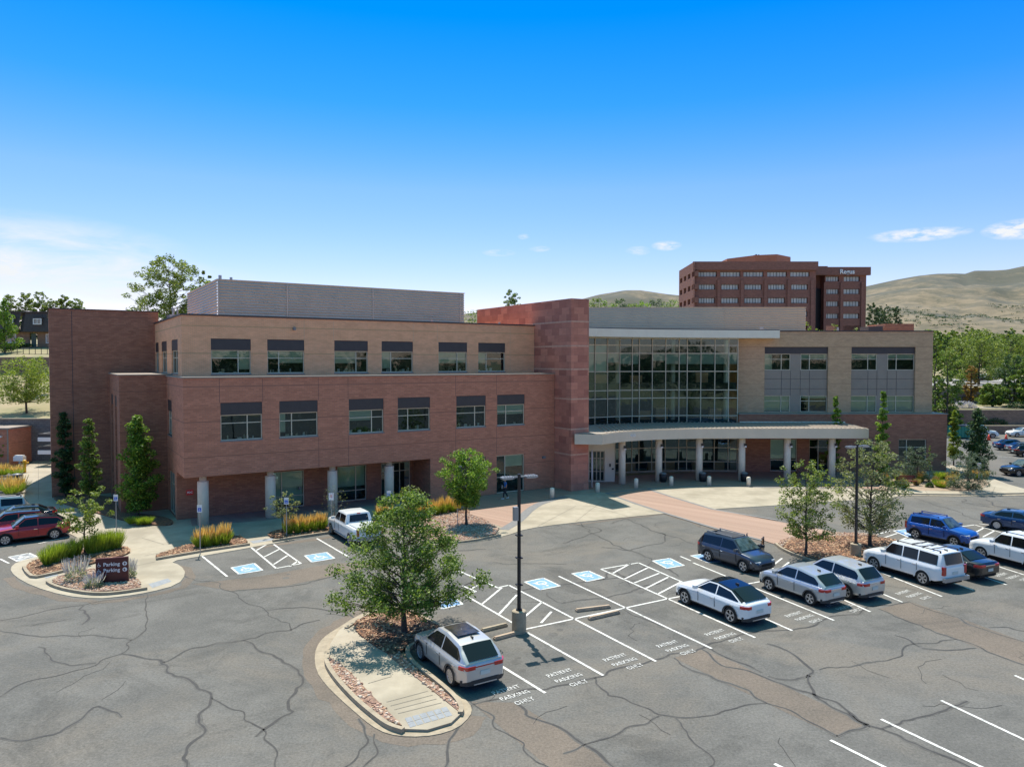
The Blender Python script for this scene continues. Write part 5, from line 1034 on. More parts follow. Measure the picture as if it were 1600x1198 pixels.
def tree(loc, h, w_, label, leaf='mid', base=.3, n=7000, ls=.085, seed=1, shape='round', name='deciduous_tree', cat='tree', group=None, clumps=46, trunk=.11, gap=.5, bark='bark', lean=0, aspect=.55, top=.0, droop=0, spread=.26):
    """h total height, w_ crown width, base = fraction of h where the crown starts. Branches first, then leaf clusters along them."""
    r = random.Random(seed); t_ = thing(name, label, cat, loc, 0, group); mb = MB()
    zc0 = h*base; ch = h-zc0
    P = [Vector((0, 0, 0))]; k_ = 6
    for i in range(1, k_+1): P.append(Vector((lean*i/k_+r.gauss(0, .015)*h*.4, r.gauss(0, .015)*h*.4, h*.86*i/k_)))
    for i in range(k_): mb.cone(P[i], P[i+1], trunk*(1-.82*i/k_)*(1.25 if i == 0 else 1), trunk*(1-.82*(i+1)/k_), 8, cap=False)
    def prof(f):                                   # crown radius fraction at relative height f
        if shape == 'round': return math.sqrt(max(0, 1-((f-.42)/.60)**2))
        if shape == 'column': return min(1, .35+f*4)*(max(0, 1-f**2.2))**.75
        if shape == 'vase': return min(1, .30+f*1.5)*math.sqrt(max(0, 1-max(0, (f-.55)/.47)**2))
        if shape == 'cone': return max(0.03, 1-f)
        if shape == 'wide': return math.sqrt(max(0, 1-((f-.35)/.67)**2))
        if shape == 'pyramid': return min(1, .62+f*1.9)*max(.12, 1-max(0, f-.22)*1.02)
        return 1
    cl = []
    for i in range(clumps):
        f = (i+.5)/clumps; f = max(.005, min(.99, f**.9+r.uniform(-.03, .03))); ang = i*2.39996+r.uniform(-.5, .5); rad = prof(f)*w_/2*(r.uniform(.35, 1)**.6)*(r.uniform(.35, 1.1) if shape == 'column' else r.uniform(.78, 1.12))
        zz = zc0+ch*f-droop*rad; tip = Vector((rad*math.cos(ang)+lean*f, rad*math.sin(ang), zz))
        zb = max(zc0*.85, zz-rad*r.uniform(.45, .9)); q = min(.999, zb/(h*.86)); j = int(q*k_); bp = P[j].lerp(P[min(k_, j+1)], q*k_-j)
        mid = bp.lerp(tip, .55)+Vector((0, 0, -.06*rad)); tr = max(.006, trunk*.34*(1-q*.6)); mb.cone(bp, mid, tr, tr*.6, 5, cap=False); mb.cone(mid, tip, tr*.6, tr*.2, 5, cap=False)
        cr = w_*spread*r.uniform(.6, 1.15)*(1-.35*f) if shape != 'column' else w_*.17*r.uniform(.55, 1.5)*(1-.35*f)
        cl.append((tip, cr)); 
        if rad > w_*.2: cl.append((mid, cr*.75))
    for i in range(int(clumps*.4)):               # bare twig tips that carry single leaves outside the mass
        tip, cr = r.choice(cl); d = Vector((r.gauss(0, 1), r.gauss(0, 1), r.gauss(.3, 1))).normalized(); mb.cone(tip, tip+d*cr*1.1, .008, .004, 4, cap=False)
    mb.build('trunk', M[bark], t_, True)
    g_ = np.random.default_rng(seed*7+1); wts = np.array([c_[1]**2 for c_ in cl]); wts /= wts.sum(); idx = g_.choice(len(cl), size=n, p=wts)
    C = np.array([tuple(c_[0]) for c_ in cl])[idx]; Rr = np.array([c_[1] for c_ in cl])[idx]
    d = g_.normal(size=(n, 3)); d /= np.linalg.norm(d, axis=1)[:, None]; rr = g_.uniform(.15, 1, n)**gap; off = d*(rr*Rr)[:, None]; off[:, 2] *= .72
    pos = C+off; pos = pos[pos[:, 2] > zc0*.8]
    mesh_np('crown', leaf_mesh(pos, ls, seed+3, aspect), LF[leaf], t_)
    return t_
def gp(u, v, z=.0): x, y = G(u, v, z); return (x, y, z)
# --- planted trees in the car park and by the building
tree(gp(632, 987, .15), 6.1, 7.3, 'large spreading green tree growing from the mulch of the central island', 'mid', .20, 26000, .064, 11, 'pyramid', clumps=130, trunk=.12, spread=.09, gap=.85)
tree(gp(729, 820, .12), 5.45, 4.15, 'dense round bright green tree in the rock bed by the plaza', 'bright', .28, 13000, .08, 12, 'vase', clumps=90, trunk=.09, spread=.13)
tree(gp(133, 863, .12), 4.05, 3.4, 'small sparse tree in the mulch bed of the left island', 'olive', .33, 2300, .085, 13, 'vase', clumps=26, trunk=.07, spread=.13)
tree(gp(1259, 867, .14), 5.8, 3.9, 'slender olive green tree at the left of the right-hand mulch island', 'olive', .20, 6500, .075, 14, 'round', clumps=80, trunk=.085, spread=.11)
tree(gp(1359, 852, .14), 6.7, 4.9, 'taller grey green tree right of the lamp in the right-hand mulch island', 'pale', .17, 9000, .075, 15, 'round', clumps=100, trunk=.11, spread=.10)
tree(gp(102, 777, .1), 7.5, 1.9, 'dark columnar tree nearest the far left corner of the building', 'dark', .06, 8000, .10, 16, 'column', 'columnar_tree', 'tree', clumps=70, trunk=.08)
tree(gp(141, 792, .1), 7.2, 2.1, 'middle columnar tree against the left brick walls', 'mid', .16, 6500, .09, 17, 'column', 'columnar_tree', 'tree', clumps=60, trunk=.07)
tree(gp(216, 806, .1), 7.6, 3.0, 'bushy columnar tree in front of the projecting brick stub', 'bright', .07, 12000, .10, 18, 'column', 'columnar_tree', 'tree', clumps=90, trunk=.08)
x, y = G(1378, 757, .1); tree((x, y, .1), 9.0, 1.75, 'tall bright columnar tree right of the canopy end', 'bright', .06, 7000, .095, 19, 'column', 'columnar_tree', 'tree', clumps=70, trunk=.07)
x, y = G(1305, 742, .1); tree((x, y, .1), 8.3, 1.6, 'columnar tree rising behind the right end of the canopy', 'bright', .1, 5500, .095, 20, 'column', 'columnar_tree', 'tree', clumps=60, trunk=.07)
x, y = G(1490, 728, .0); tree((x, y, 0), 6.4, 1.7, 'yellow green columnar tree just off the right corner of the building', 'yellow', .12, 5000, .10, 21, 'column', 'columnar_tree', 'tree', clumps=60, trunk=.07)
x, y = G(1526, 743, .0); tree((x, y, 0), 6.9, 3.1, 'broad dark columnar tree beside the right car park', 'dark', .05, 9000, .11, 22, 'column', 'columnar_tree', 'tree', clumps=80, trunk=.08)
tree(gp(441, 832, .12), 2.75, 2.5, 'low umbrella-shaped shrub tree behind the second sign post', 'pale', .45, 900, .075, 23, 'wide', 'ornamental_tree', 'tree', clumps=20, trunk=.04, spread=.12)
tree(gp(522, 822, .12), 2.9, 2.4, 'nearly bare grey shrub tree behind the white pickup', 'pale', .3, 120, .06, 24, 'wide', 'ornamental_tree', 'tree', clumps=34, trunk=.045, spread=.15, bark='barkp')
tree(gp(640, 812, .12), 2.6, 2.5, 'low leafy shrub tree behind the big spreading tree', 'olive', .4, 1000, .075, 25, 'wide', 'ornamental_tree', 'tree', clumps=22, trunk=.04, spread=.12)
tree(gp(1433, 752, .14), 3.4, 3.7, 'grey green pine shrub behind the red bench', 'pine', .1, 5500, .085, 26, 'wide', 'pine_shrub', 'shrub', clumps=40, trunk=.07, spread=.12, aspect=.3)
tree(gp(1512, 766, .14), 3.5, 4.1, 'spreading grey green pine right of the brick corner', 'pine', .06, 6500, .085, 27, 'wide', 'pine_shrub', 'shrub', clumps=46, trunk=.08, spread=.12, aspect=.3)
tree(gp(1452, 748, .14), 3.4, .5, 'thin young tree against the right end brick wall', 'yellow', .3, 180, .08, 28, 'column', clumps=14, trunk=.025)
# --- background trees, left
def bt(u, vb, vt, D, wpx, label, leaf, seed, n=3500, ls=.22, shape='round', base=.25, z=None, **k):
    x = (u-800)/F*D; zb = 12+(565-vb)*D/F if z is None else z; h = 12+(565-vt)*D/F-zb
    return tree((x, D, zb), h, wpx*D/F, label, leaf, base, n, ls, seed, shape, group=k.pop('group', None), **k)
bt(40, 658, 560, 93, 95, 'bright yellow green spreading tree above the grey retaining wall', 'yellow', 31, 9000, .12, 'wide', .35, trunk=.16, clumps=60, spread=.15)
bt(8, 650, 468, 126, 42, 'tall green tree at the left edge in front of the townhouse', 'bright', 32, 4500, .16, 'column', .1, z=12.9, trunk=.16)
bt(268, 560, 404, 122, 128, 'big open crowned tree showing above the roof behind the tan wing', 'olive', 33, 20000, .17, 'round', .25, clumps=110, trunk=.25, spread=.095)
bt(322, 560, 424, 126, 34, 'smaller tree crown left of the metal roof screen', 'olive', 34, 3500, .17, 'round', .3, clumps=24, trunk=.12, spread=.11)
for i, (u, vt, wp) in enumerate(((18, 462, 36), (42, 459, 34), (63, 457, 36), (85, 468, 34), (102, 462, 30), (122, 468, 34))):
    bt(u, 545, vt, 152, wp, ['tree behind the townhouse, leftmost of the row', 'tree behind the townhouse, second from the left', 'tallest tree behind the townhouse roof', 'tree behind the townhouse, left of the brick block corner', 'tree showing above the brick block at its left corner', 'rightmost tree showing above the big brick block'][i], 'olive', 40+i, 6500, .17, 'round', .1, z=15.5, clumps=50, spread=.17, group='trees behind the townhouse')
bt(62, 600, 560, 104, 30, 'leafy shrub on the slope beside the brick block', 'yellow', 47, 900, .13, 'round', .1, trunk=.05, clumps=20, name='shrub')
bt(4, 720, 690, 84, 14, 'yellow green shrub at the left edge by the brick enclosure', 'yellow', 48, 500, .12, 'round', .1, trunk=.04, clumps=14, name='shrub')
# middle
bt(799, 520, 455, 150, 38, 'dark round tree crown above the sandstone wall', 'mid', 50, 6000, .18, 'round', .45, z=6, clumps=50, spread=.15); bt(738, 540, 484, 230, 34, 'green tree between the roof screen and the sandstone wall', 'mid', 51, 1200, .3, 'round', .2, z=9)
bt(757, 540, 487, 235, 22, 'small green tree left of the sandstone wall', 'bright', 52, 800, .3, 'round', .2, z=9)
for i, u in enumerate((932, 950, 968, 988, 1006, 1024, 1040, 1053)):
    bt(u, 540, 467+(i*37 % 8), 260+i*6, 42, 'tree in the row behind the grey roof screen, ' + ['far left', 'second from left', 'third from left', 'left of the middle', 'right of the middle', 'third from the tower', 'second from the tower', 'nearest the tower'][i], ['mid', 'bright', 'dark'][i % 3], 60+i, 4500, .30, 'wide', .2, z=9.5, clumps=44, spread=.2, group='trees behind the grey roof screen')
for i, (u, vt) in enumerate(((1262, 505), (1280, 511), (1305, 504), (1340, 513))):
    bt(u, 560, vt, 150, 24, ['pale tree top showing at the right end of the roof screen', 'small pale tree top left of the tower recess', 'pale tree top under the right block of the tower', 'pale tree top by the small roof housing'][i], 'yellow', 70+i, 700, .17, 'round', .2, z=6.9, clumps=18)
# right: house with pines by the tower, then the tree belt
for i, (u, vt, w2) in enumerate(((1362, 474, 22), (1380, 477, 30), (1397, 480, 22), (1372, 482, 24))):
    bt(u, 505, vt, 330+i*4, w2, ['dark pine right of the tower, leftmost', 'large dark pine above the pale house', 'dark pine at the right of its clump', 'short dark pine beside the pale house'][i], 'far', 80+i, 1200, .45, 'round', .08, z=26, clumps=24, spread=.16, name='pine_tree')
BT = [(1462, 520, 118, 26, 'mid', 'narrow tree just right of the building corner'), (1480, 548, 121, 56, 'mid', 'round crowned tree beside the right end of the building'), (1530, 518, 160, 86, 'olive', 'big broad tree above the pale retaining wall'), (1502, 528, 180, 60, 'olive', 'yellowish tree behind the round crowned tree'),
      (1578, 524, 170, 70, 'olive', 'broad tree at the right edge of the tree belt'), (1585, 556, 132, 58, 'dark', 'dark tree at the right edge above the retaining wall'), (1552, 600, 130, 46, 'mid', 'low bushy tree above the upper brown wall'), (1608, 560, 128, 50, 'mid', 'tree cut off by the right edge of the picture'),
      (1518, 572, 138, 26, 'orange', 'small tree with orange brown leaves'), (1466, 590, 124, 24, 'dark', 'small dark tree close to the building edge')]
LF['orange'] = leafmat('leaf_orange', (.20,.12,.03), (.32,.20,.06), (.42,.28,.10))
for i, (u, vt, D, wp, lf, lb) in enumerate(BT):
    zt = terr((u-800)/F*D, D); bt(u, 0, vt, D, wp, lb, lf, 90+i, 9000 if wp > 40 else 3200, .17*D/140, 'round', .10, z=zt, clumps=44, spread=.14, trunk=.2)
rr = random.Random(3)
ORD = 'first second third fourth fifth sixth seventh eighth ninth tenth eleventh twelfth thirteenth fourteenth fifteenth sixteenth seventeenth eighteenth nineteenth twentieth twenty-first twenty-second twenty-third twenty-fourth twenty-fifth twenty-sixth twenty-seventh twenty-eighth twenty-ninth thirtieth thirty-first thirty-second thirty-third thirty-fourth thirty-fifth thirty-sixth thirty-seventh thirty-eighth thirty-ninth fortieth'.split()
for i in range(46):                          # second belt, individually
    u = 1452+(i % 23)*7.4+rr.uniform(-3, 3); D = 230+rr.uniform(0, 160)+(i//23)*120; vt = rr.uniform(516, 532)-(i//23)*6; x = (u-800)/F*D
    lbs = ['dark green', 'mid green', 'yellowish'][i % 3]+' distant tree, '+ORD[i % 23]+' from the building in the '+['nearer', 'farther'][i//23]+' row below the hills'; zt = terr(x, D)
    bt(u, 0, vt, D, rr.uniform(16, 30), lbs, ['dark', 'mid', 'olive'][i % 3], 200+i, 1300, .0016*D, 'round', .06, z=zt, clumps=20, spread=.17, trunk=.2, group='distant trees in the belt below the hills')
# far wood: reads as one mass
V = []
g_ = np.random.default_rng(4)
for i in range(330):
    u = g_.uniform(1405, 1700); D = g_.uniform(520, 840); x = (u-800)/F*D; hh = g_.uniform(7, 14); ww = g_.uniform(6, 12); z0 = terr(x, D)+max(0, (D-520)*.012)
    n = 150; d = g_.normal(size=(n, 3)); d /= np.linalg.norm(d, axis=1)[:, None]; rad = g_.uniform(.4, 1, n)**.5
    V.append(leaf_mesh(np.array([x, D, z0+hh*.55])+d*rad[:, None]*np.array([ww/2, ww/2, hh*.5]), .9, i, .7))
tag(mesh_np('far_wood', np.concatenate(V), LF['far'], None), 'dark green wood filling the valley below the hills', 'wood', kind='stuff')
# scrub dotted over the hillside
V = []
for i in range(2600):
    u = g_.uniform(1350, 1700) if i % 4 else g_.uniform(900, 1070); t = g_.uniform(.03, .5); D = lerp(850+(u-1200)*.1, 2300, t)
    hit = None; V.append((u, D))
hv = np.array([v_ for v_ in hl.v]).reshape(rows, len(us), 3); Q = []
for u, D in V:
    t = (D-(850+(u-1200)*.1))/(2300-(850+(u-1200)*.1)); j = int(t*(rows-1)); k = int((u-560)/7); p_ = hv[min(j, rows-1), min(k, len(us)-1)]
    if noise.noise(Vector((p_[0]*.012, p_[1]*.006, 5))) < -.02: continue
    n = 14; d = g_.normal(size=(n, 3)); Q.append(leaf_mesh(p_+np.array([g_.uniform(-5, 5), g_.uniform(-12, 12), 1.0])+d*np.array([2.0, 2.0, .7]), 1.0, int(u), .8))
tag(mesh_np('hillside_scrub', np.concatenate(Q), LF['far'], None), 'grey green scrub scattered over the dry hillside', 'scrub', kind='stuff')
# --- ornamental grasses and perennials, one clump each
GM = {'green': leafmat('grass_green', (.14,.20,.02), (.34,.42,.05), (.55,.60,.12)), 'plume': leafmat('grass_plume', (.50,.29,.11), (.72,.46,.20), (.85,.62,.34)), 'dry': leafmat('grass_dry', (.28,.21,.09), (.45,.35,.17), (.55,.45,.25)),
      'sage': leafmat('sage_leaf', (.17,.20,.13), (.30,.33,.24), (.42,.45,.36)), 'lav': leafmat('sage_flower', (.30,.27,.42), (.45,.42,.60), (.60,.58,.72)), 'rose': leafmat('rose_leaf', (.03,.07,.02), (.09,.15,.05), (.16,.22,.10))}
def blades(n, r0, h, r1, w_, seed, z0=0.0, zf=0.0):
    g = np.random.default_rng(seed); a = g.uniform(0, 2*np.pi, n); rr_ = r0*np.sqrt(g.uniform(0, 1, n)); b = np.stack([rr_*np.cos(a), rr_*np.sin(a), np.full(n, z0)], 1); hh = h*g.uniform(.6, 1.1, n)
    a2 = a+g.normal(0, .5, n); sp = r1*g.uniform(.2, 1, n); t = b+np.stack([sp*np.cos(a2), sp*np.sin(a2), hh], 1); base = b+(t-b)*zf; th_ = g.uniform(0, np.pi, n); o = np.stack([np.cos(th_), np.sin(th_), np.zeros(n)], 1)*w_
    return np.stack([base-o, base+o, t+o*.35, t-o*.35], 1).reshape(-1, 3)
def clump(u, v, label, kind, seed, h=.9, r=.35, group=None, z=.13):
    nm = {'plume': 'feather_grass', 'green': 'ornamental_grass', 'dry': 'dry_grass_tuft', 'lav': 'flowering_sage', 'rose': 'low_shrub'}[kind]
    x, y = G(u, v, z); t_ = thing(nm, label, 'plant', (x, y, z), 0, group)
    if kind in ('plume', 'green', 'dry'):
        mesh_np('blades', blades(420, r*.5, h*(.72 if kind == 'plume' else 1), r*1.1, .014, seed), GM['dry' if kind == 'dry' else 'green'], t_)
        if kind == 'plume': mesh_np('plumes', blades(150, r*.5, h*1.15, r*.75, .022, seed+1, zf=.58), GM['plume'], t_)
    else:
        g = np.random.default_rng(seed); n = 700; d = g.normal(size=(n, 3)); d /= np.linalg.norm(d, axis=1)[:, None]; d[:, 2] = np.abs(d[:, 2]); p_ = d*np.array([r, r, h*.75])*(g.uniform(.3, 1, n)**.5)[:, None]
        mesh_np('foliage', leaf_mesh(p_, .05, seed), GM['sage' if kind == 'lav' else 'rose'], t_)
        if kind == 'lav': mesh_np('flower_spikes', blades(160, r*.7, h*1.15, r*.7, .022, seed+2, zf=.55), GM['lav'], t_)
    return t_
def row(L, label, kind, seed, h, r, z=.13):
    n = len(L)
    for i, (u, v) in enumerate(L): clump(u, v, label+(', %s in its row' % ['leftmost', 'second from left', 'third from left', 'fourth from left', 'fifth from left', 'sixth from left', 'seventh from left', 'eighth from left', 'ninth from left'][i] if i < n-1 else ', rightmost in its row'), kind, seed+i*3, h*random.uniform(.88, 1.12), r, label, z)
row([(312, 854), (325, 853), (338, 851), (352, 849)], 'orange plumed grass beside the leftmost sign post', 'plume', 300, 1.05, .42)
row([(452, 833), (465, 832), (478, 830), (491, 828), (503, 826)], 'orange plumed grass in front of the second column', 'plume', 320, 1.0, .40)
row([(594, 812), (607, 812), (640, 808), (655, 807), (668, 806), (682, 803), (694, 801), (707, 799)], 'orange plumed grass left of the yellow sign', 'plume', 350, 1.05, .42)
row([(74, 882), (86, 878), (97, 875), (108, 871), (120, 867)], 'green grass clump left of the small tree in the left island', 'green', 380, .95, .38)
row([(143, 864), (153, 862), (163, 860), (173, 858), (183, 856)], 'tall lime grass clump right of the small tree in the left island', 'green', 400, 1.15, .42)
row([(206, 818), (219, 819), (231, 818)], 'short grass under the bushy columnar tree', 'green', 420, .55, .4)
clump(119, 905, 'large lavender flowered sage left of the maroon sign', 'lav', 430, 1.0, .62); clump(147, 916, 'small pale sage in front of the maroon sign', 'lav', 433, .6, .5); clump(199, 901, 'lavender sage behind the right end of the maroon sign', 'lav', 436, .8, .5)
row([(4, 742), (25, 742)], 'green and tan grass by the brick enclosure', 'plume', 440, 1.0, .7); row([(8, 766), (28, 768), (18, 772)], 'tan tufted grass near the mushroom path light', 'plume', 450, 1.3, .8)
rb_ = random.Random(9)
bed_pts = [(rb_.uniform(1365, 1540), rb_.uniform(746, 762)) for _ in range(38)]
xs_w = ['beside the red bench', 'in front of the bench pine', 'in the middle of the bed', 'under the corner pine', 'at the right end of the bed']
for i, (u, v) in enumerate(sorted(bed_pts)):
    kd = rb_.choice(['plume', 'dry', 'rose', 'green', 'plume']); zone = xs_w[min(4, int((u-1365)/35))]; kn = {'plume': 'orange plumed grass', 'dry': 'straw coloured grass tuft', 'rose': 'low dark green shrub', 'green': 'lime green grass clump'}[kd]
    clump(u, v, kn+', '+ORD[i]+' plant from the left in the right wing bed', kd, 500+i*3, rb_.uniform(.5, .95), rb_.uniform(.3, .5), 'plants in the bed by the right wing', .15)
b = MB(); sheet(b, [(1370, 765), (1440, 766), (1500, 767), (1530, 764), (1548, 755), (1530, 744), (1512, 738), (1480, 740), (1385, 745)], .148); S_(b.build('planting_bed', M['soil']))
for i, (u, v, w2) in enumerate(((1455, 600, 40), (1555, 655, 26), (1440, 670, 50))): pass
hg = thing('clipped_hedge', 'dark clipped hedge under the townhouse windows', 'hedge', ((20-800)/F*132.5, 132.5, 14.3)); g = np.random.default_rng(8); p_ = g.uniform(-1, 1, (2600, 3))*np.array([2.9, .6, .5])+np.array([.6, 0, .45]); mesh_np('foliage', leaf_mesh(p_, .12, 9), LF['dark'], hg)
for i, (u, v, D, lb) in enumerate(((1476, 632, 127, 'dark bush on the terrace right of the building'), (1507, 634, 127.5, 'grey lavender bush on the terrace above the brown wall'), (1555, 665, 122.6, 'round dark bush on the ledge between the two brown walls'), (1590, 636, 127, 'dark bush on the terrace at the right edge'))):
    x, y, z = at_depth(u, v, D); t_ = thing('bush', lb, 'bush', (x, y, terr(x, D)), 0); n = 1100; d = g.normal(size=(n, 3)); d /= np.linalg.norm(d, axis=1)[:, None]; d[:, 2] = np.abs(d[:, 2]); mesh_np('foliage', leaf_mesh(d*np.array([2.3, 1.0, 1.3])*(g.uniform(.3, 1, n)**.5)[:, None], .12, i), GM['lav'] if i == 1 else LF['dark'], t_)

# --- trees standing behind the car park, on the photographer's side: seen only in the window glass
V = []; g_ = np.random.default_rng(12)
for i in range(150):
    x = g_.uniform(-190, 260); y = g_.uniform(-150, -75); hh = g_.uniform(11, 19); ww = g_.uniform(8, 14); n = 220; d = g_.normal(size=(n, 3)); d /= np.linalg.norm(d, axis=1)[:, None]; rad = g_.uniform(.4, 1, n)**.5
    V.append(leaf_mesh(np.array([x, y, hh*.55])+d*rad[:, None]*np.array([ww/2, ww/2, hh*.5]), .8, i, .7))
tag(mesh_np('far_wood', np.concatenate(V), LF['far'], None), 'dark green wood on the photographer side of the car park, seen in the glass', 'wood', kind='stuff')
# ================================================================== VEHICLES
def paintm(name, c, metal=.0, rough=.35): return mat(name, c, rough, metal, .5, coat=.8)
CG = mat('car_glass', (.008,.010,.012), .05, spec=.45); CGc = mat('car_windscreen', (.10,.14,.14), .05, spec=.6, var=(.02,.03,.03), vscale=2.5)
M['under'] = mat('car_underside', (.01,.01,.01), .9); M['clad'] = mat('black_cladding', (.03,.03,.032), .6); M['alloy'] = mat('alloy_rim', (.55,.56,.58), .3, metal=.7)
M['tail'] = mat('tail_lamp', (.45,.015,.015), .2, coat=.6); M['headl'] = mat('head_lamp', (.75,.78,.80), .08, spec=1, coat=1); M['plate'] = mat('number_plate', (.55,.60,.58), .4); M['chrome'] = mat('chrome', (.7,.7,.72), .15, metal=.9)
wheel_cache = {}
def wheel(car, x, y, r, rw=.22, spokes=5):
    key = (round(r, 2), spokes, y > 0); s_ = 1 if y > 0 else -1
    if key not in wheel_cache:
        def lat(mb, prof, n=22, mi=0):
            i = len(mb.v)
            for rr_, yy in prof:
                for k in range(n): a_ = 2*math.pi*k/n; mb.v.append((rr_*math.cos(a_), yy*s_, rr_*math.sin(a_)))
            for j in range(len(prof)-1):
                for k in range(n):
                    q = (i+j*n+k, i+j*n+(k+1) % n, i+(j+1)*n+(k+1) % n, i+(j+1)*n+k); mb.f.append(q if s_ < 0 else q[::-1]); mb.m.append(mi)
        t = MB(); lat(t, [(r*.62, -rw), (r*.95, -rw), (r, -rw+.03), (r, -.03), (r*.96, 0), (r*.70, .012), (r*.66, -.01)]); t_me = t.build('tyre', M['rubber'], None, True)
        m_ = MB(); lat(m_, [(r*.68, .0), (r*.66, -.02), (r*.60, -.06), (0.01, -.07)], 22, 1); lat(m_, [(r*.69, .004), (r*.70, .01), (r*.63, .008), (r*.62, -.03)], 22, 0)
        for k in range(spokes):
            a0 = 2*math.pi*k/spokes+.3
            for da in (-.13, .13):
                p = [(r*.10*math.cos(a0-.5), r*.10*math.sin(a0-.5)), (r*.10*math.cos(a0+.5), r*.10*math.sin(a0+.5)), (r*.65*math.cos(a0+da+.11), r*.65*math.sin(a0+da+.11)), (r*.65*math.cos(a0+da-.11), r*.65*math.sin(a0+da-.11))]
                m_.face([(q_[0], (-.005)*s_, q_[1]) for q_ in (p if s_ < 0 else p[::-1])], 0)
        m_.face([(r*.17*math.cos(2*math.pi*k/8), .0, r*.17*math.sin(2*math.pi*k/8)) for k in (range(8) if s_ < 0 else range(7, -1, -1))], 0)
        m_me = m_.build('rim', [M['alloy'], M['under']], t_me); wheel_cache[key] = (t_me, m_me); t_me.parent = car; t_me.location = (x, y, r); t_me.name = 'wheel'; return
    a_, b_ = wheel_cache[key]; t2 = a_.copy(); col.objects.link(t2); t2.name = 'wheel'; t2.parent = car; t2.location = (x, y, r); b2 = b_.copy(); b2.name = 'rim'; col.objects.link(b2); b2.parent = t2
def car(label, cat, name, pos, hd, L=4.6, W=1.86, H=1.65, wb=2.70, fo=.9, wr=.34, paint=None, hood=.98, belt=1.02, cowl=1.35, wt=2.0, rt=.45, rb=.02, tailz=1.0, roofdrop=.06, roof=None, clad=True, rails=None, sunroof=None,
        side=(.62, .0), doors=2, spokes=5, deck=None, tail='high', facing=None, group='cars parked in the car park', bed=False, antenna=True, wscol=None, nose=.62, open_doors=False, ylow=.30, tumble=.74, qw=0):
    """x forward, origin on the ground at the middle. cowl/wt measured back from the nose; rt/rb measured forward from the tail (roof end, rear glass foot)"""
    t_ = thing(name, label, cat, (pos[0], pos[1], .012), hd, group); hw = W/2; xn, xt = L/2, -L/2; xf = xn-fo; xr = xf-wb; xc = xn-cowl; xw = xn-wt; xrt = xt+rt; xrb = xt+rb; ar = wr+.06; zs = ylow
    top_pts = [(xt, tailz-.12), (xt+.05, tailz), (xt+.2, tailz+.03)] if deck is None else [(xt, tailz-.15), (xt+.06, tailz), (xt+.15, tailz+.02)]
    if deck: top_pts += [(xrb-.02, tailz+.05)]
    top_pts += [(xrb+.02, max(belt, tailz)+.0), (xc, belt-.0), (xc+.02, hood+.03), (xn-.45, hood-.06), (xn-.12, nose+.17), (xn, nose)]
    top_pts.sort()
    def ztop(x): return curve(x, top_pts)
    def zbot(x):
        b = zs
        for xx in (xf, xr):
            d = abs(x-xx)
            if d < ar: b = max(b, wr*.95+math.sqrt(max(0, ar*ar-d*d))*1.0)
        if x > xn-.35: b += (x-(xn-.35))*.15
        if x < xt+.45: b += ((xt+.45)-x)*.35
        return b
    def hwx(x):
        f = hw
        e = .55
        if x > xn-e: t = (x-(xn-e))/e; f = hw*(1-.24*t*t)
        if x < xt+e: t = ((xt+e)-x)/e; f = hw*(1-.20*t**2.4)
        return f
    xs_ = set([xt, xn, xt+.03, xn-.03, xc, xc+.02, xrb, xrb+.02])
    for xx in (xf, xr):
        for k in range(-8, 9): xs_.add(xx+ar*math.sin(math.pi/2*k/8))
        xs_.add(xx+ar+.005); xs_.add(xx-ar-.005)
    x = xt
    while x < xn: xs_.add(x); x += .12
    xs_ = sorted(q for q in xs_ if xt <= q <= xn)
    b = MB(); secs = []
    lv = [(0.0, .945), (.10, .985), (.30, .975), (.55, .985), (.78, 1.0), (.86, .965), (.96, .93)]
    for x in xs_:
        zb, zt = zbot(x), ztop(x); h_ = hwx(x); sec = []
        for f, wf in lv:
            z = zs+(zt-zs)*f; z = max(z, min(zb, zt-.02)); bul = 0; sec.append((x, h_*wf+bul, z))
        sec += [(x, h_*.86, zt), (x, h_*.45, zt+.025), (x, 0, zt+.03)]
        secs.append(sec)
    n = len(secs[0]); base = len(b.v)
    full = []
    for sec in secs: full.append([(x, -y, z) for x, y, z in sec]+[(x, y, z) for x, y, z in sec[:-1]][::-1])
    m_ = len(full[0])
    for sec in full: b.v += sec
    for j in range(len(full)-1):
        for k in range(m_-1):
            a0 = base+j*m_+k; zav = (b.v[a0][2]+b.v[a0+1][2]+b.v[a0+m_][2])/3; low = clad and (k == 0 or k == m_-2)
            b.f.append((a0, a0+m_, a0+m_+1, a0+1)); b.m.append(1 if low else 0)
    b.f.append(tuple(base+k for k in range(m_))); b.m.append(0); b.f.append(tuple(base+(len(full)-1)*m_+k for k in reversed(range(m_)))); b.m.append(0)
    # greenhouse
    if not bed:
        gx = [(xc+.0, belt+.0), (xw, H-.02), ((xw+xrt)/2+.2, H), (xrt, H-roofdrop), (xrb, max(belt, tailz)+.02)]
    else:
        gx = [(xc, belt), (xw, H-.02), ((xw+bed[0])/2, H), (bed[0]+.06, H-.02), (bed[0]-.08, belt)]
    gx.sort(); g0, g1 = gx[0][0], gx[-1][0]
    def zr(x): return curve(x, gx)
    def gw(x): return hwx(x)*.925
    def rw_(x, z): f = min(1, max(0, (z-belt)/(H-belt))); return gw(x)*(1-(1-tumble)*f) if f > 0 else gw(x)
    GX = sorted(set([p[0] for p in gx]+[g0+(g1-g0)*k/26 for k in range(27)])); rf = []
    for x in GX:
        zt = zr(x); zb = belt-.03; rf.append([(x, -gw(x), zb), (x, -rw_(x, zt)-.0, zt-.05 if zt-.05 > zb else zb+.001), (x, -rw_(x, zt)*.93, zt), (x, 0, zt+.025), (x, rw_(x, zt)*.93, zt), (x, rw_(x, zt), zt-.05 if zt-.05 > zb else zb+.001), (x, gw(x), zb)])
    base = len(b.v)
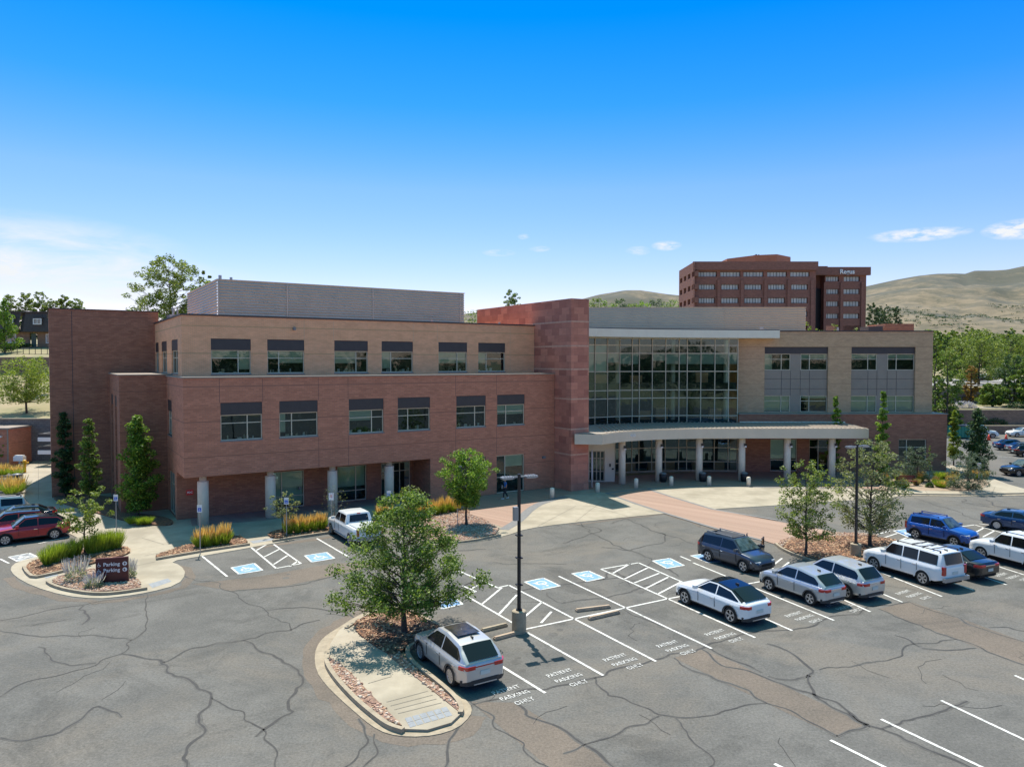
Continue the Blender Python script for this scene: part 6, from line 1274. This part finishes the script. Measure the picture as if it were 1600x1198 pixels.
    for s_ in rf: b.v += s_
    for j in range(len(rf)-1):
        for k in range(6): a0 = base+j*7+k; b.f.append((a0, a0+7, a0+8, a0+1)); b.m.append(2 if (roof and 1 <= k <= 4 and xrb+.1 < (GX[j]+GX[j+1])/2) else 0)
    b.f.append(tuple(base+k for k in range(7))); b.m.append(0)
    if bed:
        bx0, bx1 = xt+.06, bed[0]-.12
        b.box(bx0, bx1, -hw*.80, hw*.80, tailz+.04, tailz+.09, 0 if bed[1] else 1)
    bo = b.build('body', [paint, M['clad'], roof or paint], t_, True)
    md = bo.modifiers.new('edges', 'EDGE_SPLIT'); md.split_angle = R(38)
    u_ = MB(); u_.box(xr-wr-.25, xf+wr+.25, -hw*.70, hw*.70, .2, .62); u_.box(xt+.12, xn-.15, -hw*.72, hw*.72, .26, .5); u_.build('underside', M['under'], t_)
    if clad:
        for x0_, x1_, zz0, zz1, wf in ((xt-.02, xt+.25, .28, .47, .76), (xn-.22, xn+.015, .28, .44, .68)):
            k_ = MB(); x_o = x0_ if x0_ < 0 else x1_; sg_ = -1 if x0_ < 0 else 1
            k_.prism([(x_o-sg_*.25, -hw*.97), (x_o-sg_*.06, -hw*wf), (x_o, -hw*wf*.7), (x_o, hw*wf*.7), (x_o-sg_*.06, hw*wf), (x_o-sg_*.25, hw*.97)], zz0, zz1); k_.build('bumper', M['clad'], t_)
        k_ = MB(); k_.box(xt-.035, xt+.0, -hw*.5, hw*.5, .30, .335); k_.build('bumper_trim', M['alloy'], t_)
    # glass
    def strip(nm, x0, x1, s_, zlo, top_off=.10, m=CG, so=.006, tp=None):
        k_ = MB(); pts = []; N = 12
        for i in range(N+1):
            x = lerp(x0, x1, i/N); zt = zr(x)-top_off; z1_ = max(zlo+.004, zt); 
            f = lambda z: (rw_(x, zr(x))+(gw(x)-rw_(x, zr(x)))*max(0, (zr(x)-.05-z))/max(.05, zr(x)-.05-belt+.03))+so
            pts.append(((x, s_*f(zlo), zlo), (x, s_*f(z1_), z1_)))
        for i in range(N):
            q = (pts[i][0], pts[i+1][0], pts[i+1][1], pts[i][1]); k_.face(q if s_ < 0 else q[::-1])
        return k_.build(nm, m, t_)
    ws0, ws1 = xc-.22, (xrb+.30 if not bed else bed[0]+.12)
    n_d = doors+1 if qw else doors; cuts = [lerp(ws0, ws1, f) for f in ([0, .46, 1] if n_d == 2 else [0, .34, .64, 1])]
    for s_ in (-1, 1):
        for a0, a1 in zip(cuts, cuts[1:]): strip('side_window', a0-.035, a1+.035, s_, belt+.035)
        # door seams, handles, mirror
        for c_ in cuts[1:-1]+[ws0-.12]: k_ = MB(); k_.box(c_-.009, c_+.009, s_*(hw+.004)-.012, s_*(hw+.004)+.001, zs+.18, belt-.10); k_.build('door_seam', M['under'], t_)
        for c_ in cuts[1:(3 if n_d == 2 else 3)][:2] if n_d > 2 else [cuts[1], cuts[2]+.18]: k_ = MB(); k_.box(c_+.06, c_+.26, s_*(hw+.0)-.02, s_*(hw+.03), belt-.20, belt-.165); k_.build('door_handle', M['chrome'] if paint is not M.get('x') else M['clad'], t_)
        k_ = MB(); k_.box(ws0-.12, ws0+.06, min(s_*(hw-.03), s_*(hw+.19)), max(s_*(hw-.03), s_*(hw+.19)), belt+.02, belt+.17); k_.build('wing_mirror', paint, t_)
        wheel(t_, xf, s_*(hw-.02), wr, spokes=spokes); wheel(t_, xr, s_*(hw-.02), wr, spokes=spokes)
        k_ = MB()       # arch lips
        for xx in (xf, xr):
            k_ = MB()
            for i in range(10):
                a0, a1 = math.pi*i/10, math.pi*(i+1)/10; P_ = lambda a_, r_, yo: (xx+r_*math.cos(a_), s_*(hw+yo), wr*.95+r_*math.sin(a_))
                q = [P_(a0, ar-.005, .012), P_(a1, ar-.005, .012), P_(a1, ar+.055, .018), P_(a0, ar+.055, .018)]; k_.face(q if s_ < 0 else q[::-1])
            k_.build('arch_trim', M['clad'] if clad else paint, t_)
        # lamps
        k_ = MB(); yo = hwx(xn-.1); k_.prism([(xn-.03, s_*yo*.58), (xn-.02, s_*yo*.80), (xn-.12, s_*hwx(xn-.12)*.985), (xn-.40, s_*hwx(xn-.4)*1.0), (xn-.42, s_*yo*.86), (xn-.14, s_*yo*.62)], nose+.01, nose+.12); k_.build('headlight', M['headl'], t_)
        k_ = MB(); yo = hwx(xt+.1)
        y0, y1 = sorted((s_*yo*(.52 if tail == 'wide' else .70 if tail == 'high' else .80), s_*yo*1.008))
        if tail == 'tall': k_.box(xt-.012, xt+.13, y0, y1, tailz-.42, tailz+.02)
        else:
            yb0, yb1 = s_*hw*(.42 if tail == 'wide' else .56), s_*hwx(xt+.03)*.985; zt0, zt1 = tailz-.19, tailz-.06
            P0 = [(xt-.014, yb0), (xt-.014, yb1*.93), (xt+.03, yb1*1.01), (xt+.17, s_*hwx(xt+.17)*1.0+s_*.012), (xt+.32, s_*hwx(xt+.32)+s_*.016), (xt+.32, s_*hw*.8), (xt+.08, s_*hw*.4)]
            k_.prism(P0, zt0, zt1)
        k_.build('taillight', M['tail'], t_)
        if rails: k_ = MB(); zz = H+.06; k_.box(xrt+.1, xw-.2, s_*rw_(0, H)*.86-.02, s_*rw_(0, H)*.86+.02, zz-.02, zz+.02); k_.box(xrt+.1, xrt+.18, s_*rw_(0, H)*.86-.02, s_*rw_(0, H)*.86+.02, H-.06, zz-.02); k_.box(xw-.28, xw-.2, s_*rw_(0, H)*.86-.02, s_*rw_(0, H)*.86+.02, H-.06, zz-.02); k_.build('roof_rail', rails, t_)
    def pane(nm, xa, za, xb, zb_, inset, m):
        """sloping glass between the foot (xa,za) and the top (xb,zb)"""
        k_ = MB(); d_ = Vector((xb-xa, 0, zb_-za)).normalized(); nn = Vector((-d_.z, 0, d_.x)); nn = nn if nn.z > 0 else -nn; o = nn*.035
        A_ = Vector((xa, 0, za))+d_*.06+o; B_ = Vector((xb, 0, zb_))-d_*.04+o; wa = rw_(xa, za)*.93-inset; wb_ = rw_(xb, zb_)*.93-inset*.6
        R_ = []
        for i in range(7):
            f = -1+2*i/6; c_ = .022*(1-f*f); R_.append(((A_.x+nn.x*c_, f*wa, A_.z+nn.z*c_), (B_.x+nn.x*c_, f*wb_, B_.z+nn.z*c_)))
        for i in range(6): k_.face((R_[i][0], R_[i+1][0], R_[i+1][1], R_[i][1]))
        return k_.build(nm, m, t_)
    pane('windscreen', xc, belt, xw, H-.02, .04, wscol or CGc)
    if not bed: pane('rear_window', xrb, max(belt, tailz)+.02, xrt, H-roofdrop, .07, CG)
    else:
        k_ = MB(); k_.face([(bed[0]-.085, -hw*.66, belt+.1), (bed[0]-.085, hw*.66, belt+.1), (bed[0]+.02, hw*.60, H-.10), (bed[0]+.02, -hw*.60, H-.10)]); k_.build('rear_window', CG, t_)
        k_ = MB(); k_.box(bed[0]+.03, bed[0]+.06, -.12, .12, H-.06, H+.0); k_.build('brake_light', M['tail'], t_)
    k_ = MB(); k_.box(xt-.03, xt-.004, -.20, .20, tailz-.42, tailz-.27) if not bed else k_.box(xt-.05, xt-.02, -.2, .2, .42, .56); k_.build('number_plate', M['plate'], t_)
    if tail == 'wide': k_ = MB(); k_.box(xt-.012, xt+.03, -hw*.44, hw*.44, tailz-.125, tailz-.085); k_.build('tail_strip', M['tail'] if 'sunroof beside' in label else M['chrome'], t_)
    k_ = MB(); k_.box(xn-.02, xn+.012, -.42, .42, nose-.16, nose-.02); k_.build('grille', M['under'], t_)
    if sunroof: k_ = MB(); z_ = H+.022; k_.face([(lerp(xrt, xw, .28), -hw*.50, z_-.004), (xw-.12, -hw*.52, z_-.012), (xw-.12, hw*.52, z_-.012), (lerp(xrt, xw, .28), hw*.50, z_-.004)][::-1] if False else [(lerp(xrt, xw, .28), -hw*.50, z_+.004), (xw-.12, -hw*.50, z_), (xw-.12, hw*.50, z_), (lerp(xrt, xw, .28), hw*.50, z_+.004)]); k_.build('sunroof', sunroof, t_)
    if antenna: k_ = MB(); k_.prism([(xrt+.22, -.03), (xrt+.42, 0), (xrt+.22, .03)], H-roofdrop*.5, H+.07-roofdrop*.5); k_.build('antenna', M['clad'], t_)
    return t_
def by_wheels(front, rear, left=True, wb=2.7, W=1.86, fo=.9, L=4.6, hd=None):
    """car centre and heading from where the two near wheels touch the ground"""
    f_, r_ = Vector(G(*front)) if front else None, Vector(G(*rear)) if rear else None
    if hd is None: hd = math.atan2(f_.y-r_.y, f_.x-r_.x)
    d = Vector((math.cos(hd), math.sin(hd))); n = Vector((-d.y, d.x))*(1 if left else -1)
    if f_ is not None and r_ is not None: m = (f_+r_)/2
    elif f_ is not None: m = f_-d*wb/2
    else: m = r_+d*wb/2
    m -= n*(W/2-.10); xf = L/2-fo; c = m-d*(xf-wb/2); return (c.x, c.y), hd
HD = TH+math.pi/2; HB = TH-math.pi/2
silver = paintm('silver_paint', (.52,.51,.49), .45, .34); silver2 = paintm('silver_blue_paint', (.44,.46,.47), .45, .32); silver3 = paintm('pale_silver_paint', (.54,.53,.50), .45, .33); white = paintm('white_car_paint', (.78,.78,.77), 0, .3)
grey = paintm('slate_grey_paint', (.055,.065,.085), .5, .3); blue = paintm('bright_blue_paint', (.010,.085,.36), .35, .3); dblue = paintm('deep_blue_paint', (.012,.05,.14), .4, .3); redp = paintm('red_paint', (.36,.008,.018), .25, .3); blackp = paintm('black_paint', (.012,.013,.016), .3, .25); dgrey = paintm('charcoal_paint', (.018,.020,.024), .4, .3); greyr = paintm('mid_grey_paint', (.14,.15,.16), .5, .3)
sg = mat('sunroof_glass', (.03,.028,.022), .12, spec=.35, var=(.07,.06,.045), vscale=4)
p_, h_ = by_wheels((655, 1032), (712, 1069.5), hd=HD-R(1)); car('silver SUV with a dark sunroof beside the central island', 'car', 'parked_car', p_, h_, 4.58, 1.90, 1.66, 2.69, .88, .36, silver, hood=1.02, belt=1.06, cowl=1.2, wt=2.0, rt=.72, rb=.06, tailz=1.04, roofdrop=.12, sunroof=sg, tail='wide', spokes=10, rails=None)
p_, h_ = by_wheels((1073, 943), (1144, 975), wb=2.98, L=4.75, hd=HD-R(3)); car('white coupe-backed crossover with a black roof', 'car', 'parked_car', p_, h_, 4.75, 1.90, 1.58, 2.98, .86, .37, white, hood=1.0, belt=1.04, cowl=1.45, wt=2.3, rt=1.05, rb=.18, tailz=1.02, roofdrop=.10, roof=CG, tail='high', spokes=5, nose=.66)
p_, h_ = by_wheels((1164, 895.7), (1106, 875.6), left=False, hd=HB-R(1)); cg = car('dark grey SUV with two doors standing open', 'car', 'parked_car', p_, h_, 4.6, 1.86, 1.70, 2.68, .92, .35, grey, hood=1.02, belt=1.08, cowl=1.1, wt=1.85, rt=.50, rb=.06, tailz=1.05, roofdrop=.08, rails=M['steel'], sunroof=M['clad'], spokes=5, tail='high')
for (xh, an, ln) in ((1.05, 62, 1.0), (-.02, 55, .9)):   # the two open doors on the far side
    k = MB(); k.box(-ln, 0, -.035, .035, .38, 1.06, 0)
    for b_ in ((-ln, -ln+.05, 1.06, 1.56), (-.25, -.2, 1.06, 1.30), (-ln+.05, -.4, 1.52, 1.56)): k.box(b_[0], b_[1], -.03, .03, b_[2], b_[3], 0)
    k.face([(-.22, 0, 1.06), (-.22, 0, 1.28), (-.45, 0, 1.52), (-ln+.05, 0, 1.52), (-ln+.05, 0, 1.06)], 1); k.box(-ln+.02, -.05, -.06, -.036, .42, 1.02, 2)
    o = k.build('open_door', [grey, CG, M['clad']], cg, loc=(xh, .93, 0)); o.rotation_euler[2] = -R(an)
    k = MB(); k.box(-.3, -.12, .03, .2, 1.08, 1.24); k.build('wing_mirror', M['clad'], o)
p_, h_ = by_wheels((1202.7, 922), (1269.4, 946.6), wb=2.61, W=1.78, L=4.3, hd=HD-R(5)); car('small silver crossover between the white crossover and the silver SUV', 'car', 'parked_car', p_, h_, 4.3, 1.78, 1.60, 2.61, .85, .335, silver2, hood=1.0, belt=1.03, cowl=1.1, wt=1.85, rt=.72, rb=.10, tailz=1.0, roofdrop=.13, tail='wide', spokes=5, sunroof=None, clad=True)
p_, h_ = by_wheels(None, (1323, 935), hd=HD-R(6)); car('silver SUV parked nose to the right-hand mulch island', 'car', 'parked_car', p_, h_, 4.55, 1.86, 1.68, 2.69, .9, .35, silver3, hood=1.04, belt=1.08, cowl=1.15, wt=1.95, rt=.58, rb=.06, tailz=1.03, roofdrop=.1, tail='wide', spokes=5)
p_, h_ = by_wheels((1366, 889), (1439.7, 914.5), wb=3.0, W=2.0, L=5.15, hd=HD-R(9)); bs = car('large white SUV with a roof rack and dark side windows', 'car', 'parked_car', p_, h_, 5.15, 2.0, 1.92, 3.05, .95, .39, white, hood=1.16, belt=1.22, cowl=1.4, wt=2.0, rt=.22, rb=.05, tailz=1.2, roofdrop=.05, rails=M['clad'], tail='tall', qw=1, spokes=6, nose=.80, tumble=.84, clad=False, ylow=.40)
k = MB(); [k.box(x_-.03, x_+.03, -.62, .62, 1.97, 2.0) for x_ in (-1.7, -1.1, -.5)]; k.build('roof_rack', M['clad'], bs); k = MB(); k.box(-2.72, -2.56, -.95, .95, .46, .66); k.build('bumper', M['steel'], bs)
k = MB(); [k.box(x_, x_+.55, y_-.2, y_+.2, 1.92, 1.955) for x_ in (-1.5, -.8) for y_ in (-.35, .3)]; k.build('roof_panel', white, bs)
p_, h_ = by_wheels(None, (1499, 903), wb=2.83, W=1.85, L=4.9, hd=HD-R(9)); car('charcoal sedan half hidden behind the large white SUV', 'car', 'parked_car', p_, h_, 4.9, 1.85, 1.45, 2.83, .95, .335, dgrey, hood=.95, belt=.98, cowl=1.5, wt=2.2, rt=1.35, rb=.62, tailz=1.02, roofdrop=.06, deck=True, tail='wide', clad=False)
p_, h_ = by_wheels((1533, 873), None, wb=3.0, W=1.98, L=5.1, hd=HD-R(12)); ws_ = car('white SUV cut off by the right edge of the picture', 'car', 'parked_car', p_, h_, 5.1, 1.98, 1.88, 2.98, .95, .38, white, hood=1.14, belt=1.20, cowl=1.45, wt=2.05, rt=.25, rb=.05, tailz=1.18, roofdrop=.05, tail='tall', qw=1, spokes=6, nose=.78, tumble=.85, rails=M['clad'], clad=False, ylow=.40)
p_, h_ = by_wheels((1485, 853), (1432.7, 841), left=False, wb=2.52, W=1.77, L=4.1, hd=HB-R(1)); car('bright blue compact SUV facing the camera', 'car', 'parked_car', p_, h_, 4.1, 1.77, 1.62, 2.52, .82, .335, blue, hood=1.03, belt=1.06, cowl=1.1, wt=1.75, rt=.3, rb=.06, tailz=1.05, rails=blue, tail='tall', spokes=5, nose=.72)
p_, h_ = by_wheels(None, (1557.7, 827), left=False, wb=2.65, W=1.8, L=4.65, hd=HB+R(6)); car('deep blue sedan at the right edge by the driveway', 'car', 'parked_car', p_, h_, 4.65, 1.78, 1.44, 2.65, .9, .32, dblue, hood=.95, belt=.98, cowl=1.45, wt=2.1, rt=1.25, rb=.6, tailz=1.0, deck=True, tail='wide', clad=False, spokes=10)
p_, h_ = by_wheels((514, 834.7), (550.7, 850.5), wb=3.65, W=2.03, L=5.85, hd=HD-R(0)); pk = car('white crew cab pickup truck parked in front of the portico', 'pickup truck', 'pickup_truck', p_, h_, 5.85, 2.03, 1.88, 3.65, .98, .40, white, hood=1.18, belt=1.24, cowl=1.5, wt=2.1, rt=.3, rb=.1, tailz=1.2, bed=(-.85, True), tail='tall', nose=.82, tumble=.85, clad=False, ylow=.42, deck=True, spokes=6)
k = MB(); k.box(-1.3, 1.1, -1.06, -.94, .36, .42); k.box(-1.3, 1.1, .94, 1.06, .36, .42); k.build('running_board', M['steel'], pk); k = MB(); k.box(-3.02, -2.88, -.95, .95, .5, .7); k.build('bumper', M['steel'], pk); k = MB(); k.box(-2.945, -2.92, -.75, .75, .78, 1.2); k.build('tailgate', white, pk)
# left-hand row
p0, h0_ = by_wheels((10.3, 856), (85.3, 841), wb=2.75, hd=R(180+44)); p0 = (p0[0], p0[1])
hL = R(180+38); p0, hL = by_wheels(None, (85.3, 842), wb=2.75, W=1.88, L=4.6, hd=hL); dL = Vector((math.cos(hL), math.sin(hL))); nL = Vector((dL.y, -dL.x))
car('red crossover with a black roof nearest the left island', 'car', 'parked_car', p0, hL, 4.6, 1.88, 1.62, 2.75, .9, .35, redp, hood=1.0, belt=1.03, cowl=1.3, wt=2.05, rt=.75, rb=.15, tailz=1.03, roofdrop=.1, roof=blackp, tail='wide', spokes=7)
for i, (sh2, st, lb, pm, kw) in enumerate(((2.75, .9, 'second red car behind the red crossover at the left', redp, dict(H=1.58, rt=.6, roof=blackp)), (5.5, .2, 'black sedan in the left row behind the two red cars', blackp, dict(H=1.45, rt=1.1, rb=.5, deck=True, belt=.98, hood=.95)), (9.2, 1.6, 'silver SUV farthest back in the left row', silver, dict(H=1.68, rt=.4, rails=M['clad'])))):
    c_ = Vector(p0)+nL*sh2+dL*st; kw = dict(dict(L=4.6, W=1.86, wb=2.7, fo=.9, wr=.34, hood=1.0, belt=1.04, cowl=1.3, wt=2.0, rb=.12, tailz=1.02, tail='wide'), **kw); car(lb, 'car', 'parked_car', tuple(c_), hL, paint=pm, **kw)
# right car park behind the walk
for u, v, hd, pm, lb, kw in ((1583, 703, R(-8), dblue, 'dark blue sedan at the head of the row in the far right car park', dict(H=1.45, rt=1.2, rb=.55, deck=True, belt=.98, hood=.95)), (1603, 708, R(-8), greyr, 'grey sedan behind the dark blue sedan in the far right car park', dict(H=1.45, rt=1.2, rb=.55, deck=True, belt=.98, hood=.95)),
        (1613, 713, R(-8), blackp, 'black car third in the row of the far right car park', dict(H=1.5, rt=.6)), (1600, 742, R(187), blackp, 'black car with an open bonnet glare beside the right planting strip'[:40].strip()+' at the right edge', dict(H=1.6, rt=.5, hood=1.0)),
        (1530, 683, R(-20), white, 'white van behind the columnar trees in the far right car park', dict(H=2.0, rt=.2, belt=1.2, hood=1.15, L=5.1, wb=3.0, tailz=1.15, wr=.37)), (1597, 682, R(180), white, 'small white car at the far edge of the right car park', dict(H=1.45, rt=.6))):
    kw = dict(dict(L=4.6, W=1.84, wb=2.7, fo=.9, wr=.34, hood=.98, belt=1.02, cowl=1.35, wt=2.1, rb=.12, tailz=1.0, tail='wide', clad=False), **kw); x, y = G(u, v); car('black hatchback beside the planting strip at the right edge' if 'open bonnet' in lb or v == 742 else lb, 'car', 'parked_car', (x, y), hd, paint=pm, **kw)
# cars on the upper terrace
for i, (u, pm, lb) in enumerate(((1518, greyr, 'grey car leftmost on the upper terrace'), (1530, dblue, 'dark blue car on the upper terrace'), (1540, white, 'white car in the middle of the upper terrace'), (1549, silver, 'silver car right of the middle of the upper terrace'), (1559, white, 'rightmost white car on the upper terrace'))):
    x, y = (u-800)/F*185, 185+i; c_ = car(lb, 'car', 'parked_car', (x, y), R(-70 if i % 2 else 110), paint=pm, H=1.55, rt=.5, antenna=False, group='cars on the upper terrace'); c_.location.z = terr(x, y)+.1
# ================================================================== PERSON walking in front of the glazed door
def person(u, v):
    x, y = G(u, v, .045); t_ = thing('person', 'person in a blue shirt and dark trousers walking across the plaza carrying white papers', 'person', (x, y, .04), R(195))
    # x = walking direction, y = left
    J = {'pel': (0, 0, .95), 'lum': (.01, 0, 1.10), 'che': (.03, 0, 1.30), 'nec': (.03, 0, 1.49), 'hb': (.05, 0, 1.56), 'hd': (.06, 0, 1.66), 'ht': (.05, 0, 1.75),
         'lh': (0, .10, .90), 'lk': (.20, .10, .50), 'la': (.22, .10, .09), 'lt': (.40, .11, .04), 'rh': (0, -.10, .90), 'rk': (-.02, -.10, .50), 'ra': (-.26, -.10, .14), 'rt': (-.12, -.10, .03),
         'ls': (.02, .19, 1.42), 'le': (-.04, .25, 1.13), 'lw': (.16, .20, 1.02), 'rs': (.03, -.19, 1.42), 're': (.02, -.25, 1.13), 'rw': (.24, -.16, 1.08)}
    def skin(nm, joints, edges, rad, m, par, sub=2):
        ks = list(joints); me = bpy.data.meshes.new(nm); me.from_pydata([J[k] for k in ks], [(ks.index(a), ks.index(b)) for a, b in edges], []); me.update(); o = bpy.data.objects.new(nm, me); col.objects.link(o); o.parent = par
        s_ = o.modifiers.new('skin', 'SKIN'); 
        for i, k in enumerate(ks): me.skin_vertices[0].data[i].radius = rad[k] if isinstance(rad[k], tuple) else (rad[k], rad[k])
        me.skin_vertices[0].data[0].use_root = True; s_.use_smooth_shade = True; q = o.modifiers.new('sub', 'SUBSURF'); q.levels = sub; q.render_levels = sub; me.materials.append(m); return o
    def skin_verts(o): pass
    rad = {'pel': (.15, .115), 'lum': (.14, .105), 'che': (.165, .12), 'nec': .055, 'hb': .065, 'hd': (.078, .098), 'ht': .05, 'lh': .095, 'lk': .06, 'la': .042, 'lt': .035, 'rh': .095, 'rk': .06, 'ra': .042, 'rt': .035, 'ls': .06, 'le': .042, 'lw': .028, 'rs': .06, 're': .042, 'rw': .028}
    E_ = [('pel', 'lum'), ('lum', 'che'), ('che', 'nec'), ('nec', 'hb'), ('hb', 'hd'), ('hd', 'ht'), ('pel', 'lh'), ('lh', 'lk'), ('lk', 'la'), ('la', 'lt'), ('pel', 'rh'), ('rh', 'rk'), ('rk', 'ra'), ('ra', 'rt'), ('che', 'ls'), ('ls', 'le'), ('le', 'lw'), ('che', 'rs'), ('rs', 're'), ('re', 'rw')]
    sk = mat('skin', (.36,.20,.13), .55)
    for s_, w_, sd_ in ((1, 'lw', .0), (-1, 'rw', .0)):      # palm, thumb and four fingers
        wx, wy, wz = J[w_]; J[w_+'p'] = (wx+.06, wy-.01*s_, wz-.005); rad[w_+'p'] = (.032, .018); E_.append((w_, w_+'p'))
        for i in range(4): a_ = w_+'f%d' % i; yy = (i-1.5)*.019; J[a_] = (wx+.10, wy-.01*s_+yy*.6, wz-.01+yy); J[a_+'t'] = (wx+.135-.008*abs(i-1.5), wy-.025*s_+yy*.6, wz-.03+yy); rad[a_] = .009; rad[a_+'t'] = .0075; E_ += [(w_+'p', a_), (a_, a_+'t')]
        a_ = w_+'th'; J[a_] = (wx+.05, wy-.03*s_, wz+.03); J[a_+'t'] = (wx+.085, wy-.04*s_, wz+.035); rad[a_] = .011; rad[a_+'t'] = .009; E_ += [(w_, a_), (a_, a_+'t')]
    import bmesh as bm_
    def mk_skin(nm, ks, edges, m, par, grow=0):
        me = bpy.data.meshes.new(nm); me.from_pydata([J[k] for k in ks], [(ks.index(a), ks.index(b)) for a, b in edges], [])
        bm = bm_.new(); bm.from_mesh(me); ly = bm.verts.layers.skin.verify(); bm.verts.ensure_lookup_table()
        for i, k in enumerate(ks): r_ = rad[k]; r_ = r_ if isinstance(r_, tuple) else (r_, r_); bm.verts[i][ly].radius = (r_[0]+grow, r_[1]+grow); bm.verts[i][ly].use_root = i == 0
        bm.to_mesh(me); bm.free(); me.materials.append(m); o = bpy.data.objects.new(nm, me); col.objects.link(o); o.parent = par
        s_ = o.modifiers.new('skin', 'SKIN'); s_.use_smooth_shade = True; q = o.modifiers.new('sub', 'SUBSURF'); q.levels = 2; q.render_levels = 2; return o
    mk_skin('body', list(J), E_, sk, t_)
    J['lsm'] = tuple((a+b)/2 for a, b in zip(J['ls'], J['le'])); J['rsm'] = tuple((a+b)/2 for a, b in zip(J['rs'], J['re'])); rad['lsm'] = .055; rad['rsm'] = .055; J['hem'] = (0, 0, .88); rad['hem'] = (.165, .125)
    J['cn'] = (.03, 0, 1.45); rad['cn'] = (.075, .065)
    mk_skin('shirt', ['che', 'pel', 'lum', 'cn', 'ls', 'lsm', 'rs', 'rsm'], [('pel', 'lum'), ('lum', 'che'), ('che', 'cn'), ('che', 'ls'), ('ls', 'lsm'), ('che', 'rs'), ('rs', 'rsm')], mat('blue_shirt', (.03,.16,.48), .8), t_, .018)
    J['lcu'] = tuple(a*.12+b*.88 for a, b in zip(J['lk'], J['la'])); J['rcu'] = tuple(a*.12+b*.88 for a, b in zip(J['rk'], J['ra'])); rad['lcu'] = rad['rcu'] = .05
    mk_skin('trousers', ['pel', 'lh', 'lk', 'lcu', 'rh', 'rk', 'rcu'], [('pel', 'lh'), ('lh', 'lk'), ('lk', 'lcu'), ('pel', 'rh'), ('rh', 'rk'), ('rk', 'rcu')], mat('dark_trousers', (.02,.025,.035), .9), t_, .012)
    for s_, a_, tt_ in ((1, 'la', 'lt'), (-1, 'ra', 'rt')):
        k = MB(); a0, a1 = Vector(J[a_]), Vector(J[tt_]); k.cone(a0+Vector((-.05, 0, -.03)), a1+Vector((.03, 0, -.0)), .052, .042, 10); k.build('shoe', M['white'], t_, True)
    k = MB(); k.lathe([(.0, .0), (.07, .0), (.088, .03), (.085, .07), (.05, .105), (0, .115)], 14, (.045, 0, 1.655)); k.build('hair', mat('dark_hair', (.02,.015,.012), .8), t_, True)
    k = MB()                                           # face: eyes, nose, mouth, ears
    for s_ in (-1, 1): k.lathe([(0, 0), (.012, .004), (.012, .012), (0, .016)], 8, (.145, s_*.03, 1.655), 0); k.lathe([(0, 0), (.014, .01), (.016, .035), (0, .055)], 8, (.055, s_*.088, 1.625), 1)
    k.cone((.145, 0, 1.665), (.168, 0, 1.63), .008, .014, 6, 1); k.box(.145, .152, -.022, .022, 1.595, 1.603, 0); k.build('face', [M['black'], sk], t_)
    return t_
person(790, 779)
k = MB(); x, y = G(790, 779, .045); k.box(-.005, .005, -.12, .12, -.16, .15); solo(k, 'paper_sheets', M['white'], 'white sheets of paper held by the person in blue', 'paper', None, False, (x-.30, y-.02, 1.10), R(195))
